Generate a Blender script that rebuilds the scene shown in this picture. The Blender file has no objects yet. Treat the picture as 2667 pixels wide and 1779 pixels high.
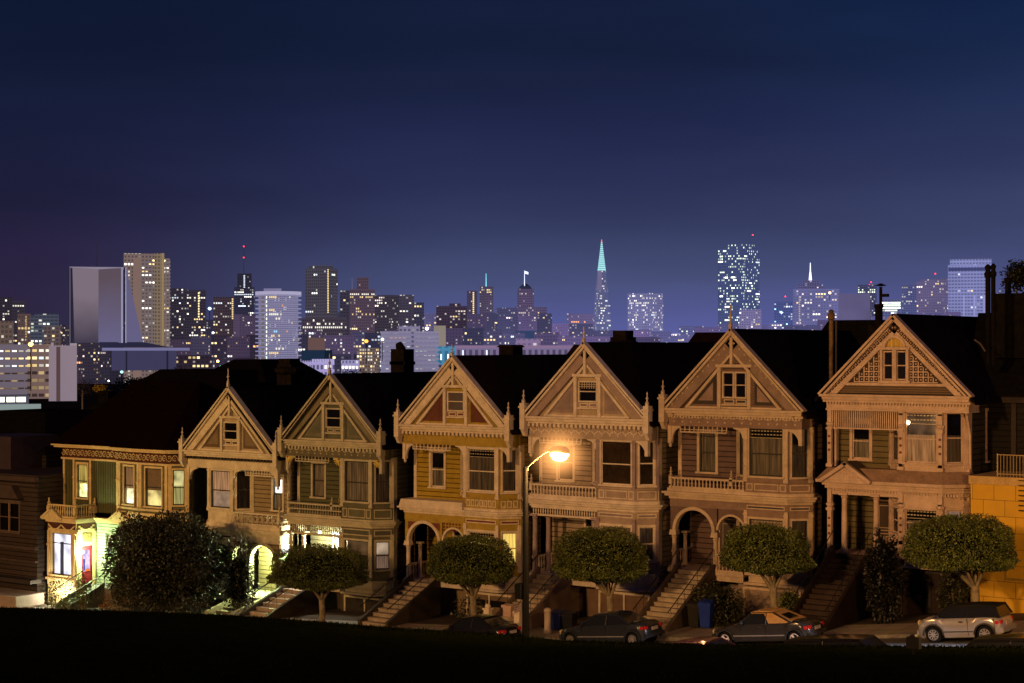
import bpy, bmesh, math, random
from mathutils import Vector, Matrix, noise
R = random.Random(7)
sc = bpy.context.scene
COL = sc.collection
PI = math.pi
# ------------------------------------------------------------------ survey of the view (camera model used to measure)
F = 4400.; TH = math.radians(35.5); CU = 1333.5; CV = 899.; D = 72.; CZ = 20.
_s, _c = math.sin(TH), math.cos(TH)
def ray(u):
    t = (u - CU) / F
    return (_c*t - _s, _s*t + _c)
def dep(u, Y): return (Y + D) / ray(u)[1]
def XX(u, Y): return ray(u)[0] * dep(u, Y)
CX = -XX(2328, 0)
def X(u, Y=0): return CX + XX(u, Y)
def Z(u, v, Y=0): return CZ - (v - CV) * dep(u, Y) / F
def W(u, v, d):                      # a surveyed point at depth d metres
    r = ray(u)
    return (CX + r[0]*d, -D + r[1]*d, CZ - (v - CV)*d/F)
# ------------------------------------------------------------------ materials
def newmat(name):
    m = bpy.data.materials.new(name); m.use_nodes = True
    nt = m.node_tree; nt.nodes.clear()
    return m, nt.nodes, nt.links
def out(n, l, sock):
    o = n.new('ShaderNodeOutputMaterial'); l.new(sock, o.inputs['Surface'])
def principled(n, col=None, rough=.7, **k):
    p = n.new('ShaderNodeBsdfPrincipled')
    if col: p.inputs['Base Color'].default_value = (*col, 1)
    p.inputs['Roughness'].default_value = rough
    for a, b in k.items(): p.inputs[a.replace('_', ' ')].default_value = b
    return p
def math_(n, l, op, a, b=None, c=None):
    m = n.new('ShaderNodeMath'); m.operation = op
    for i, x in enumerate((a, b, c)):
        if x is None: continue
        if isinstance(x, (int, float)): m.inputs[i].default_value = x
        else: l.new(x, m.inputs[i])
    return m.outputs[0]
_cache = {}
def paint(col, rough=.55, var=.22, scale=2.2, bump=.0, metallic=0., name='paint', dirt=True):
    key = ('p', col, rough, var, scale, bump, metallic)
    if key in _cache: return _cache[key]
    m, n, l = newmat(name)
    p = principled(n, col, rough, Metallic=metallic); p.inputs['Specular IOR Level'].default_value = .5 if rough < .35 else (.0 if max(col) < .05 and rough > .6 else .2)
    tc = n.new('ShaderNodeNewGeometry')
    nz = n.new('ShaderNodeTexNoise'); nz.inputs['Scale'].default_value = scale; nz.inputs['Detail'].default_value = 6
    l.new(tc.outputs['Position'], nz.inputs['Vector'])
    nz2 = n.new('ShaderNodeTexNoise'); nz2.inputs['Scale'].default_value = scale*9; nz2.inputs['Detail'].default_value = 3
    l.new(tc.outputs['Position'], nz2.inputs['Vector'])
    s = math_(n, l, 'ADD', nz.outputs[0], nz2.outputs[0])
    mr = n.new('ShaderNodeMapRange'); mr.inputs[1].default_value = .7; mr.inputs[2].default_value = 1.3
    mr.inputs[3].default_value = 1 - var*1.4; mr.inputs[4].default_value = 1 + var*.6
    l.new(s, mr.inputs[0])
    mx = n.new('ShaderNodeVectorMath'); mx.operation = 'SCALE'; mx.inputs[0].default_value = col
    l.new(mr.outputs[0], mx.inputs['Scale']); l.new(mx.outputs[0], p.inputs['Base Color'])
    if bump:
        b = n.new('ShaderNodeBump'); b.inputs['Strength'].default_value = bump; b.inputs['Distance'].default_value = .03
        l.new(nz2.outputs[0], b.inputs['Height']); l.new(b.outputs[0], p.inputs['Normal'])
    out(n, l, p.outputs[0]); _cache[key] = m; return m
def siding(col, pitch=.26, vert=False, depth=.75):
    key = ('s', col, pitch, vert)
    if key in _cache: return _cache[key]
    m, n, l = newmat('board_siding')
    p = principled(n, col, .6); p.inputs['Specular IOR Level'].default_value = .15
    g = n.new('ShaderNodeNewGeometry'); sx = n.new('ShaderNodeSeparateXYZ'); l.new(g.outputs['Position'], sx.inputs[0])
    zc = math_(n, l, 'ADD', sx.outputs[0], sx.outputs[1]) if vert else sx.outputs[2]
    fr = math_(n, l, 'FRACT', math_(n, l, 'DIVIDE', zc, pitch))
    idx = math_(n, l, 'FLOOR', math_(n, l, 'DIVIDE', zc, pitch))
    wn = n.new('ShaderNodeTexWhiteNoise'); wn.noise_dimensions = '1D'; l.new(idx, wn.inputs['W'])
    groove = math_(n, l, 'LESS_THAN', fr, .16)
    nz = n.new('ShaderNodeTexNoise'); nz.inputs['Scale'].default_value = 2.5; nz.inputs['Detail'].default_value = 7
    l.new(g.outputs['Position'], nz.inputs['Vector'])
    k = math_(n, l, 'ADD', math_(n, l, 'MULTIPLY', wn.outputs[0], .14), math_(n, l, 'MULTIPLY', nz.outputs[0], .6))
    k = math_(n, l, 'ADD', k, .6)
    k = math_(n, l, 'MULTIPLY', k, math_(n, l, 'SUBTRACT', 1., math_(n, l, 'MULTIPLY', groove, depth)))
    mx = n.new('ShaderNodeVectorMath'); mx.operation = 'SCALE'; mx.inputs[0].default_value = col
    l.new(k, mx.inputs['Scale']); l.new(mx.outputs[0], p.inputs['Base Color'])
    b = n.new('ShaderNodeBump'); b.inputs['Distance'].default_value = .03; b.inputs['Strength'].default_value = .8
    l.new(math_(n, l, 'SUBTRACT', fr, math_(n, l, 'MULTIPLY', groove, .8)), b.inputs['Height']); l.new(b.outputs[0], p.inputs['Normal'])
    out(n, l, p.outputs[0]); _cache[key] = m; return m
def emis(col, st, name='lit'):
    key = ('e', col, st)
    if key in _cache: return _cache[key]
    m, n, l = newmat(name)
    e = n.new('ShaderNodeEmission'); e.inputs[0].default_value = (*col, 1); e.inputs[1].default_value = st
    out(n, l, e.outputs[0]); _cache[key] = m; return m
def lit_room(col, st, scale=1.5, name='lit_room'):     # uneven light of a room seen through a window
    key = ('lr', col, st, scale)
    if key in _cache: return _cache[key]
    m, n, l = newmat(name)
    g = n.new('ShaderNodeNewGeometry')
    nz = n.new('ShaderNodeTexNoise'); nz.inputs['Scale'].default_value = scale; nz.inputs['Detail'].default_value = 1.5
    l.new(g.outputs['Position'], nz.inputs['Vector'])
    mr = n.new('ShaderNodeMapRange'); mr.inputs[1].default_value = .35; mr.inputs[2].default_value = .65
    mr.inputs[3].default_value = st*.35; mr.inputs[4].default_value = st*1.3; l.new(nz.outputs[0], mr.inputs[0])
    e = n.new('ShaderNodeEmission'); e.inputs[0].default_value = (*col, 1); l.new(mr.outputs[0], e.inputs[1])
    out(n, l, e.outputs[0]); _cache[key] = m; return m
def curtain_mat(col, glow=0., gc=(1, .8, .5)):
    key = ('c', col, glow, gc)
    if key in _cache: return _cache[key]
    m, n, l = newmat('curtain_cloth')
    g = n.new('ShaderNodeNewGeometry'); sx = n.new('ShaderNodeSeparateXYZ'); l.new(g.outputs['Position'], sx.inputs[0])
    w = math_(n, l, 'ADD', sx.outputs[0], sx.outputs[1])
    cb = n.new('ShaderNodeCombineXYZ'); l.new(math_(n, l, 'MULTIPLY', w, 9.), cb.inputs[0]); l.new(math_(n, l, 'MULTIPLY', sx.outputs[2], .5), cb.inputs[1])
    nz = n.new('ShaderNodeTexNoise'); nz.inputs['Scale'].default_value = 1.; nz.inputs['Detail'].default_value = 2
    l.new(cb.outputs[0], nz.inputs['Vector'])
    mr = n.new('ShaderNodeMapRange'); mr.inputs[1].default_value = .3; mr.inputs[2].default_value = .7; mr.inputs[3].default_value = .35; mr.inputs[4].default_value = 1.15
    l.new(nz.outputs[0], mr.inputs[0])
    p = principled(n, col, .9)
    mx = n.new('ShaderNodeVectorMath'); mx.operation = 'SCALE'; mx.inputs[0].default_value = col
    l.new(mr.outputs[0], mx.inputs['Scale']); l.new(mx.outputs[0], p.inputs['Base Color'])
    if glow:
        p.inputs['Emission Color'].default_value = (*gc, 1); l.new(math_(n, l, 'MULTIPLY', mr.outputs[0], glow), p.inputs['Emission Strength'])
    out(n, l, p.outputs[0]); _cache[key] = m; return m
def glass_mat():
    if 'g' in _cache: return _cache['g']
    m, n, l = newmat('window_glass')
    t = n.new('ShaderNodeBsdfTransparent'); t.inputs[0].default_value = (.8, .82, .85, 1)
    g = n.new('ShaderNodeBsdfGlossy'); g.inputs['Roughness'].default_value = .06
    f = n.new('ShaderNodeFresnel'); f.inputs[0].default_value = 1.5
    x = n.new('ShaderNodeMixShader'); l.new(f.outputs[0], x.inputs[0]); l.new(t.outputs[0], x.inputs[1]); l.new(g.outputs[0], x.inputs[2])
    out(n, l, x.outputs[0]); _cache['g'] = m; return m
GLASS = glass_mat()
DARKROOM = paint((.012, .010, .010), .9, .1, name='dark_room')
BLACKROOF = paint((.012, .010, .009), .95, .4, 3., .3, name='roof_shingles')
IRON = paint((.012, .012, .013), .45, .2, name='black_iron')
CONC = paint((.22, .20, .18), .85, .35, 1.4, .3, name='concrete')
# ------------------------------------------------------------------ mesh collector
class MB:
    sx = 1
    def __init__(s): s.v = []; s.f = []; s.m = []; s.uv = []
    def poly(s, pts, m=0):
        i = len(s.v); s.v += [tuple(p) for p in pts]; s.f.append(tuple(range(i, i+len(pts)))); s.m.append(m)
    def box(s, x0, x1, y0, y1, z0, z1, m=0):
        s.hexa([(x0,y0,z0),(x1,y0,z0),(x1,y1,z0),(x0,y1,z0),(x0,y0,z1),(x1,y0,z1),(x1,y1,z1),(x0,y1,z1)], m)
    def hexa(s, p, m=0):
        i = len(s.v); s.v += p
        for q in ((0,3,2,1),(4,5,6,7),(0,1,5,4),(1,2,6,5),(2,3,7,6),(3,0,4,7)): s.f.append(tuple(i+k for k in q)); s.m.append(m)
    def pbox(s, pl, s0, s1, z0, z1, t0, t1, m=0):
        (ox, oy), (dx, dy) = pl; nx, ny = dy, -dx
        P = lambda a, t, z: (ox+dx*a+nx*t, oy+dy*a+ny*t, z)
        s.hexa([P(s0,t1,z0),P(s1,t1,z0),P(s1,t0,z0),P(s0,t0,z0),P(s0,t1,z1),P(s1,t1,z1),P(s1,t0,z1),P(s0,t0,z1)], m)
    def prism(s, pts, a, b, mode='xz', m=0):          # polygon extruded: xz -> along y, xy -> along z, yz -> along x
        f = {'xz': lambda p, t: (p[0], t, p[1]), 'xy': lambda p, t: (p[0], p[1], t), 'yz': lambda p, t: (t, p[0], p[1])}[mode]
        n = len(pts); i = len(s.v)
        s.v += [f(p, a) for p in pts] + [f(p, b) for p in pts]
        s.f.append(tuple(range(i, i+n))); s.m.append(m); s.f.append(tuple(range(i+2*n-1, i+n-1, -1))); s.m.append(m)
        for k in range(n):
            s.f.append((i+k, i+(k+1) % n, i+n+(k+1) % n, i+n+k)); s.m.append(m)
    def beam(s, x0, z0, x1, z1, w, y0, y1, m=0):      # board in the xz plane, w to its lower side
        L = math.hypot(x1-x0, z1-z0); nx, nz = -(z1-z0)/L*w, (x1-x0)/L*w
        if nz > 0: nx, nz = -nx, -nz
        s.prism([(x0,z0),(x1,z1),(x1+nx,z1+nz),(x0+nx,z0+nz)], y0, y1, m=m)
    def tube(s, pts, r, n=6, m=0, cap=True):
        pts = [Vector(p) for p in pts]; rr = r if isinstance(r, (list, tuple)) else [r]*len(pts)
        rings = []; up = Vector((0, 0, 1))
        for i, p in enumerate(pts):
            d = (pts[min(i+1, len(pts)-1)] - pts[max(i-1, 0)]).normalized()
            a = d.cross(up if abs(d.z) < .95 else Vector((1, 0, 0))).normalized(); b = d.cross(a)
            i0 = len(s.v); rings.append(i0)
            for k in range(n):
                t = 2*PI*k/n; s.v.append(tuple(p + (a*math.cos(t)+b*math.sin(t))*rr[i]))
        for i in range(len(rings)-1):
            for k in range(n):
                s.f.append((rings[i]+k, rings[i]+(k+1) % n, rings[i+1]+(k+1) % n, rings[i+1]+k)); s.m.append(m)
        if cap:
            s.f.append(tuple(rings[0]+k for k in range(n))); s.m.append(m)
            s.f.append(tuple(rings[-1]+k for k in reversed(range(n)))); s.m.append(m)
    def lathe(s, c, prof, n=10, axis='z', m=0):       # prof: (radius, height)
        rings = []
        for r, h in prof:
            rings.append(len(s.v))
            for k in range(n):
                t = 2*PI*(k+.5)/n; a, b = r*math.cos(t), r*math.sin(t)
                s.v.append({'z': (c[0]+a, c[1]+b, c[2]+h), 'y': (c[0]+a, c[1]+h, c[2]+b), 'x': (c[0]+h, c[1]+a, c[2]+b)}[axis])
        for i in range(len(rings)-1):
            for k in range(n):
                s.f.append((rings[i]+k, rings[i]+(k+1) % n, rings[i+1]+(k+1) % n, rings[i+1]+k)); s.m.append(m)
        s.f.append(tuple(rings[0]+k for k in range(n))); s.m.append(m)
        s.f.append(tuple(rings[-1]+k for k in reversed(range(n)))); s.m.append(m)
    def wall(s, pl, s0, s1, z0, z1, holes=(), t=0, m=0):
        xs = sorted({s0, s1, *[h[0] for h in holes], *[h[1] for h in holes]}); zs = sorted({z0, z1, *[h[2] for h in holes], *[h[3] for h in holes]})
        (ox, oy), (dx, dy) = pl; nx, ny = dy, -dx
        P = lambda a, z: (ox+dx*a+nx*t, oy+dy*a+ny*t, z)
        for i in range(len(xs)-1):
            for j in range(len(zs)-1):
                a, b, c, d = xs[i], xs[i+1], zs[j], zs[j+1]
                if a < s0-1e-6 or b > s1+1e-6 or c < z0-1e-6 or d > z1+1e-6: continue
                if any(h[0] < (a+b)/2 < h[1] and h[2] < (c+d)/2 < h[3] for h in holes): continue
                s.poly([P(a, c), P(b, c), P(b, d), P(a, d)], m)
    def build(s, name, mats, parent=None, smooth=None, fix=True):
        me = bpy.data.meshes.new(name)
        me.from_pydata([(x*MB.sx, y, z) for x, y, z in s.v] if MB.sx != 1 else s.v, [], [f[::-1] for f in s.f] if MB.sx != 1 else s.f)
        if not isinstance(mats, (list, tuple)): mats = [mats]
        for mt in mats: me.materials.append(mt)
        if len(mats) > 1: me.polygons.foreach_set('material_index', s.m)
        if fix:
            bm = bmesh.new(); bm.from_mesh(me); bmesh.ops.recalc_face_normals(bm, faces=bm.faces); bm.to_mesh(me); bm.free()
        if smooth is not None:
            me.polygons.foreach_set('use_smooth', [True]*len(me.polygons))
            me.set_sharp_from_angle(angle=math.radians(smooth))
        me.update()
        o = bpy.data.objects.new(name, me); COL.objects.link(o)
        if parent is not None: o.parent = parent
        return o
def tag(o, label=None, cat=None, group=None, kind=None):
    if label: o['label'] = label
    if cat: o['category'] = cat
    if group: o['group'] = group
    if kind: o['kind'] = kind
    return o
def thing(name, label, cat, loc=(0, 0, 0), rz=0, group=None):
    o = bpy.data.objects.new(name, None); COL.objects.link(o); o.location = loc; o.rotation_euler = (0, 0, rz)
    o.empty_display_size = .3
    return tag(o, label, cat, group)
# ------------------------------------------------------------------ ground heights
def interp(kn, x):
    if x <= kn[0][0]: return kn[0][1]
    for (a, b), (c, d) in zip(kn, kn[1:]):
        if x <= c: return b + (d-b)*(x-a)/(c-a)
    return kn[-1][1]
GK = [(-400, -14), (-120, 0.6), (-70, 2.9), (-52, 3.75), (-42, 4.35), (-34, 4.9), (-24, 5.5), (-16.5, 6.05), (-9.5, 6.78), (-1.8, 7.58), (5.9, 8.53), (12, 9.2), (60, 14), (120, 20)]
def gz(x): return sum(interp(GK, x+k) for k in (-3, -1.5, 0, 1.5, 3))/5
# ------------------------------------------------------------------ house parts
def curtain_mesh(mb, pl, s0, s1, z0, z1, t, waves=None):
    (ox, oy), (dx, dy) = pl; nx, ny = dy, -dx
    n = max(8, int((s1-s0)/.045)); pts = []
    for i in range(n+1):
        a = s0+(s1-s0)*i/n; tt = t + .022*math.sin(a*38)+.01*math.sin(a*17+1)
        pts.append((ox+dx*a+nx*tt, oy+dy*a+ny*tt))
    for a, b in zip(pts, pts[1:]):
        mb.poly([(a[0], a[1], z0), (b[0], b[1], z0), (b[0], b[1], z1), (a[0], a[1], z1)])
def window(par, pl, s0, s1, z0, z1, trim, sash, inside='curtain', split=.5, cas=.11, room=None, cur=None, hood=.0, leaded=0, bars=0):
    m = MB()
    for a, b, c, d in ((s0-cas, s0, z0, z1), (s1, s1+cas, z0, z1), (s0-cas, s1+cas, z1, z1+cas*1.3)):
        m.pbox(pl, a, b, c, d, -.15, .05)
    m.pbox(pl, s0-cas-.05, s1+cas+.05, z0-.09, z0, -.15, .12)
    if hood: m.pbox(pl, s0-cas-.06, s1+cas+.06, z1+cas*1.3, z1+cas*1.3+.09, -.02, .05+hood)
    w = m.build('window', trim, par)
    m = MB(); b = .05
    for a, bb, c, d in ((s0, s0+b, z0, z1), (s1-b, s1, z0, z1), (s0, s1, z0, z0+b*1.3), (s0, s1, z1-b, z1)): m.pbox(pl, a, bb, c, d, -.09, -.03)
    if split: m.pbox(pl, s0, s1, z0+(z1-z0)*split-.03, z0+(z1-z0)*split+.03, -.08, -.02)
    if bars:
        zs = z0+(z1-z0)*split
        for i in range(1, bars): m.pbox(pl, s0+(s1-s0)*i/bars-.015, s0+(s1-s0)*i/bars+.015, zs, z1, -.07, -.03)
        m.pbox(pl, s0, s1, (zs+z1)/2-.015, (zs+z1)/2+.015, -.07, -.03)
    m.build('sash', sash, w)
    m = MB(); m.wall(pl, s0, s1, z0, z1, t=-.06); m.build('pane', GLASS, w, fix=False)
    if leaded:
        m = MB(); h = leaded
        m.pbox(pl, s0+b, s1-b, z1-h-.03, z1-h, -.08, -.01)
        k = max(3, int((s1-s0)/.16))
        for i in range(k):
            a = s0+b+(s1-s0-2*b)*(i+.5)/k
            for j in range(2):
                zz = z1-h*(.28+.4*j); q = .05
                m.pbox(pl, a-q, a+q, zz-q*.5, zz+q*.5, -.055, -.045)
        m.build('leaded_light', paint((.5, .42, .3), .3, .5, 14, name='leaded_glass'), w)
    m = MB()
    if inside == 'curtain':
        curtain_mesh(m, pl, s0+.02, s1-.02, z0, z1-(leaded or 0), -.13); m.build('curtain', cur or curtain_mat((.30, .25, .2)), w, fix=False)
    elif inside == 'half':
        curtain_mesh(m, pl, s0+.02, s1-.02, z0, z0+(z1-z0)*.55, -.13); m.build('curtain', cur or curtain_mat((.4, .36, .3)), w, fix=False)
    elif inside == 'blind':
        m.wall(pl, s0, s1, z0+(z1-z0)*.42, z1, t=-.12); m.build('blind', cur or paint((.33, .26, .2), .9, .15, name='blind'), w, fix=False)
    elif inside == 'roundblind':
        m.wall(pl, s0, s1, z0, z1, t=-.12); m.build('blind', cur or paint((.33, .26, .2), .9, .15, name='blind'), w, fix=False)
    m = MB(); m.wall(pl, s0, s1, z0, z1, t=-.2)
    m.build('room_light' if room else 'dark_interior', room or DARKROOM, w, fix=False)
    return w
def spandrel(mb, x, z, w, h, sg, y0, y1):          # quarter-arch bracket in the corner (x,z), growing sg*w along x and h down
    pts = [(x, z), (x+sg*w, z), (x+sg*w, z-h*.14)]
    for i in range(8, -1, -1):
        a = PI/2*i/8
        pts.append((x+sg*(w-(w*.8)*math.cos(a)), z-h*.14-(h*.86)*(1-math.sin(a))))
    pts.append((x, z-h))
    mb.prism(pts, y0, y1)
def arch(mb, x0, x1, z0, z1, y0, y1, spring, m=0, k=14):      # plate x0..x1, z0..z1 with a round-headed opening whose crown is near z1
    r = (x1-x0)/2; cx = (x0+x1)/2
    top = z1
    for i in range(k):
        a, b = PI*i/k, PI*(i+1)/k
        pa, pb = (cx+r*math.cos(a), spring+r*math.sin(a)), (cx+r*math.cos(b), spring+r*math.sin(b))
        mb.prism([pa, pb, (pb[0], top), (pa[0], top)], y0, y1, m=m)
def arch_trim(mb, cx, spring, r, w, y0, y1, k=16, m=0):
    for i in range(k):
        a, b = PI*i/k, PI*(i+1)/k
        q = [(cx+rr*math.cos(t), spring+rr*math.sin(t)) for rr, t in ((r, a), (r+w, a), (r+w, b), (r, b))]
        mb.prism(q, y0, y1, m=m)
def column(par, x, y, z0, z1, r, mat, square=False):
    m = MB(); h = z1-z0
    m.box(x-r*1.5, x+r*1.5, y-r*1.5, y+r*1.5, z0, z0+.12); m.box(x-r*1.6, x+r*1.6, y-r*1.6, y+r*1.6, z1-.1, z1)
    m.lathe((x, y, z0+.12), [(r*1.25, 0), (r*1.25, .08), (r, .14), (r*1.02, h*.3), (r*.9, h*.72), (r*.95, h-.36), (r*1.3, h-.33), (r*.95, h-.28), (r*1.35, h-.22)], 12)
    return m.build('column', mat, par, smooth=40)
def finial(par, x, y, z, h, mat, r=.07, name='finial'):
    m = MB()
    m.box(x-r, x+r, y-r, y+r, z-.3, z+h*.2)
    m.lathe((x, y, z+h*.2), [(r*.7, 0), (r*1.5, h*.05), (r*.6, h*.13), (r*.5, h*.25), (r*1.3, h*.33), (r*.5, h*.42), (r*.35, h*.6), (r*.6, h*.66), (r*.1, h*.8)], 8)
    return m.build(name, mat, par, smooth=40)
def balustrade(par, pl, s0, s1, z0, z1, mat, step=.2, kind='turned'):
    m = MB(); h = z1-z0
    m.pbox(pl, s0, s1, z1-.09, z1, -.08, .08); m.pbox(pl, s0, s1, z0, z0+.09, -.07, .07)
    b = m.build('balustrade', mat, par)
    n = max(2, round((s1-s0)/step)); (ox, oy), (dx, dy) = pl
    if kind == 'turned':
        for i in range(n):
            a = s0+(s1-s0)*(i+.5)/n; q = MB(); r = .05
            q.lathe((ox+dx*a, oy+dy*a, z0+.09), [(r*.8, 0), (r*.8, .06), (r*.5, .1), (r*1.15, (h-.18)*.45), (r*.5, (h-.18)*.75), (r*.8, (h-.18)*.85), (r*.8, h-.18)], 7)
            q.build('baluster', mat, b, smooth=50)
    else:
        q = MB()
        for i in range(n):
            a = s0+(s1-s0)*(i+.5)/n; w = (s1-s0)/n; zc = (z0+z1)/2
            q.pbox(pl, a-w*.5, a-w*.38, z0+.08, z1-.08, -.04, .04)
            if kind == 'ring':
                for k in range(8):
                    t = PI/4*k; rr = w*.33
                    q.pbox(pl, a+rr*math.cos(t)-.035, a+rr*math.cos(t)+.035, zc+rr*1.3*math.sin(t)-.035, zc+rr*1.3*math.sin(t)+.035, -.03, .03)
            else:
                q.pbox(pl, a-w*.5, a+w*.5, zc-.03, zc+.03, -.03, .03)
        q.build('fretwork', mat, b)
    return b
def panel(par, pl, s0, s1, z0, z1, trim, fill, t=.0, name='panel'):
    m = MB(); b = .05
    for a, bb, c, d in ((s0, s0+b, z0, z1), (s1-b, s1, z0, z1), (s0+b, s1-b, z0, z0+b), (s0+b, s1-b, z1-b, z1)): m.pbox(pl, a, bb, c, d, t, t+.045)
    m.pbox(pl, s0+b, s1-b, z0+b, z1-b, t, t+.012, 1)
    return m.build(name, [trim, fill], par)
def door(par, pl, s0, s1, z0, z1, mat, trim, transom=None):
    m = MB(); m.pbox(pl, s0-.12, s0, z0, z1+.15, -.05, .08); m.pbox(pl, s1, s1+.12, z0, z1+.15, -.05, .08); m.pbox(pl, s0, s1, z1, z1+.15, -.05, .08)
    zt = z1-.45 if transom else z1
    m.pbox(pl, s0, s1, zt, zt+.07, -.05, .05)
    m.build('door_frame', trim, par)
    m = MB(); m.pbox(pl, s0, s1, z0, zt, -.06, -.01); h = zt-z0; w = s1-s0
    for a, b, c, d in ((.12, .45, .06, .3), (.55, .88, .06, .3), (.12, .88, .34, .42), (.12, .88, .46, .92)):
        m.pbox(pl, s0+w*a, s0+w*b, z0+h*c, z0+h*c+.03, -.01, .015, 1); m.pbox(pl, s0+w*a, s0+w*b, z0+h*d-.03, z0+h*d, -.01, .015, 1)
        m.pbox(pl, s0+w*a, s0+w*a+.03, z0+h*c+.03, z0+h*d-.03, -.01, .015, 1); m.pbox(pl, s0+w*b-.03, s0+w*b, z0+h*c+.03, z0+h*d-.03, -.01, .015, 1)
    d_ = m.build('door', [mat, trim], par)
    m = MB(); m.lathe((pl[0][0]+pl[1][0]*(s0+w*.92), pl[0][1]-.02, z0+h*.45), [(.02, 0), (.035, -.04), (.03, -.07)], 8, 'y'); m.build('handle', paint((.5, .35, .1), .3, .1, metallic=1., name='brass'), d_, smooth=40)
    if transom:
        m = MB(); m.wall(pl, s0, s1, zt+.07, z1, t=-.02); m.build('transom', transom, par, fix=False)
def chimney(par, x, y, z0, z1, w, d_, kind='brick', mat=None):
    m = MB(); mat = mat or paint((.02, .015, .013), .95, .4, 4, .5, name='dark_brick')
    m.box(x-w/2, x+w/2, y-d_/2, y+d_/2, z0, z1-.35)
    if kind == 'flare':
        m.lathe((x, y, z1-1.0), [(w*.62, 0), (w*.82, .15), (w*.86, .35), (w*.6, .5)], 8); m.box(x-w*.4, x+w*.4, y-w*.4, y+w*.4, z1-.5, z1)
    elif kind == 'house':
        m.box(x-w*.5, x+w*.5, y-w*.5, y+w*.5, z1-.35, z1-.15); m.prism([(x-w*.62, z1-.15), (x+w*.62, z1-.15), (x+w*.4, z1), (x-w*.4, z1)], y-w*.6, y+w*.6)
    elif kind == 'cowl':
        m.box(x-w*.6, x+w*.6, y-w*.5, y+w*.5, z1-1.3, z1-1.1); m.tube([(x-.1, y, z1-1.1), (x-.12, y, z1-.3), (x-.3, y, z1)], [w*.3, w*.3, w*.2], 8); m.box(x+.15, x+.45, y-.2, y+.2, z1-1.1, z1-.65)
    elif kind == 'pot':
        m.lathe((x, y, z1-.4), [(w*.25, 0), (w*.25, .9), (w*.32, .95), (w*.3, 1.1)], 8); m.tube([(x+.1, y, z1+.6), (x+.1, y, z1+1.55)], .08, 8); m.lathe((x+.1, y, z1+1.58), [(.05, 0), (.3, .03), (.05, .14)], 8); m.box(x+.1, x+.5, y-.1, y+.1, z1+1.05, z1+1.2)
    else:
        m.box(x-w*.6, x+w*.6, y-d_*.6, y+d_*.6, z1-.35, z1-.15); m.box(x-w*.5, x+w*.5, y-d_*.5, y+d_*.5, z1-.15, z1)
    return m.build('chimney', mat, par)
def stairs(par, x0, x1, y0, y1, z0, z1, mat, riser, cheek, n=None, rail=True, newel=None):
    n = n or max(6, round((z0-z1)/.19)); m = MB()       # from (y0,z0) at the porch down to (y1,z1)
    for i in range(n):
        ya, yb = y0+(y1-y0)*i/n, y0+(y1-y0)*(i+1)/n; zt = z0-(z0-z1)*i/n
        m.box(x0, x1, min(ya, yb)-.03, max(ya, yb), zt-.05, zt, 0); m.box(x0, x1, yb+.002, ya, z1-.6, zt-.051, 1)
    st = m.build('staircase', [mat, riser], par)
    for x in (x0, x1):
        m = MB(); w = .09
        m.prism([(y0, z0+.35), (y0, z1-.6), (y1-.15, z1-.6), (y1-.15, z1+.3)], x-w, x+w, 'yz'); m.build('stair_cheek', cheek, st)
        if rail:
            m = MB(); m.tube([(x, y0, z0+1.05), (x, y1-.1, z1+.95)], .025, 6); k = 7
            for i in range(k):
                f = (i+.5)/k; m.tube([(x, y0+(y1-.1-y0)*f, z0+(z1-z0)*f+.3), (x, y0+(y1-.1-y0)*f, z0+(z1-z0)*f+1.0)], .012, 4)
            m.build('handrail', IRON, st)
        if newel:
            m = MB(); m.box(x-.16, x+.16, y1-.35, y1-.05, z1-.3, z1+1.0); m.box(x-.2, x+.2, y1-.4, y1, z1+1.0, z1+1.08); m.lathe((x, y1-.2, z1+1.08), [(.12, 0), (.16, .08), (.1, .2)], 8); m.build('newel_post', newel, st, smooth=35)
    return st
def polyo(o, hw=3.5, b1=2.8, r=3.65, dy=.85, back=1.25):
    return [(-hw-o, -o), (b1+.41*o, -o), (r+o, dy-.41*o), (r+o, back), (-hw-o, back)]
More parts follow.
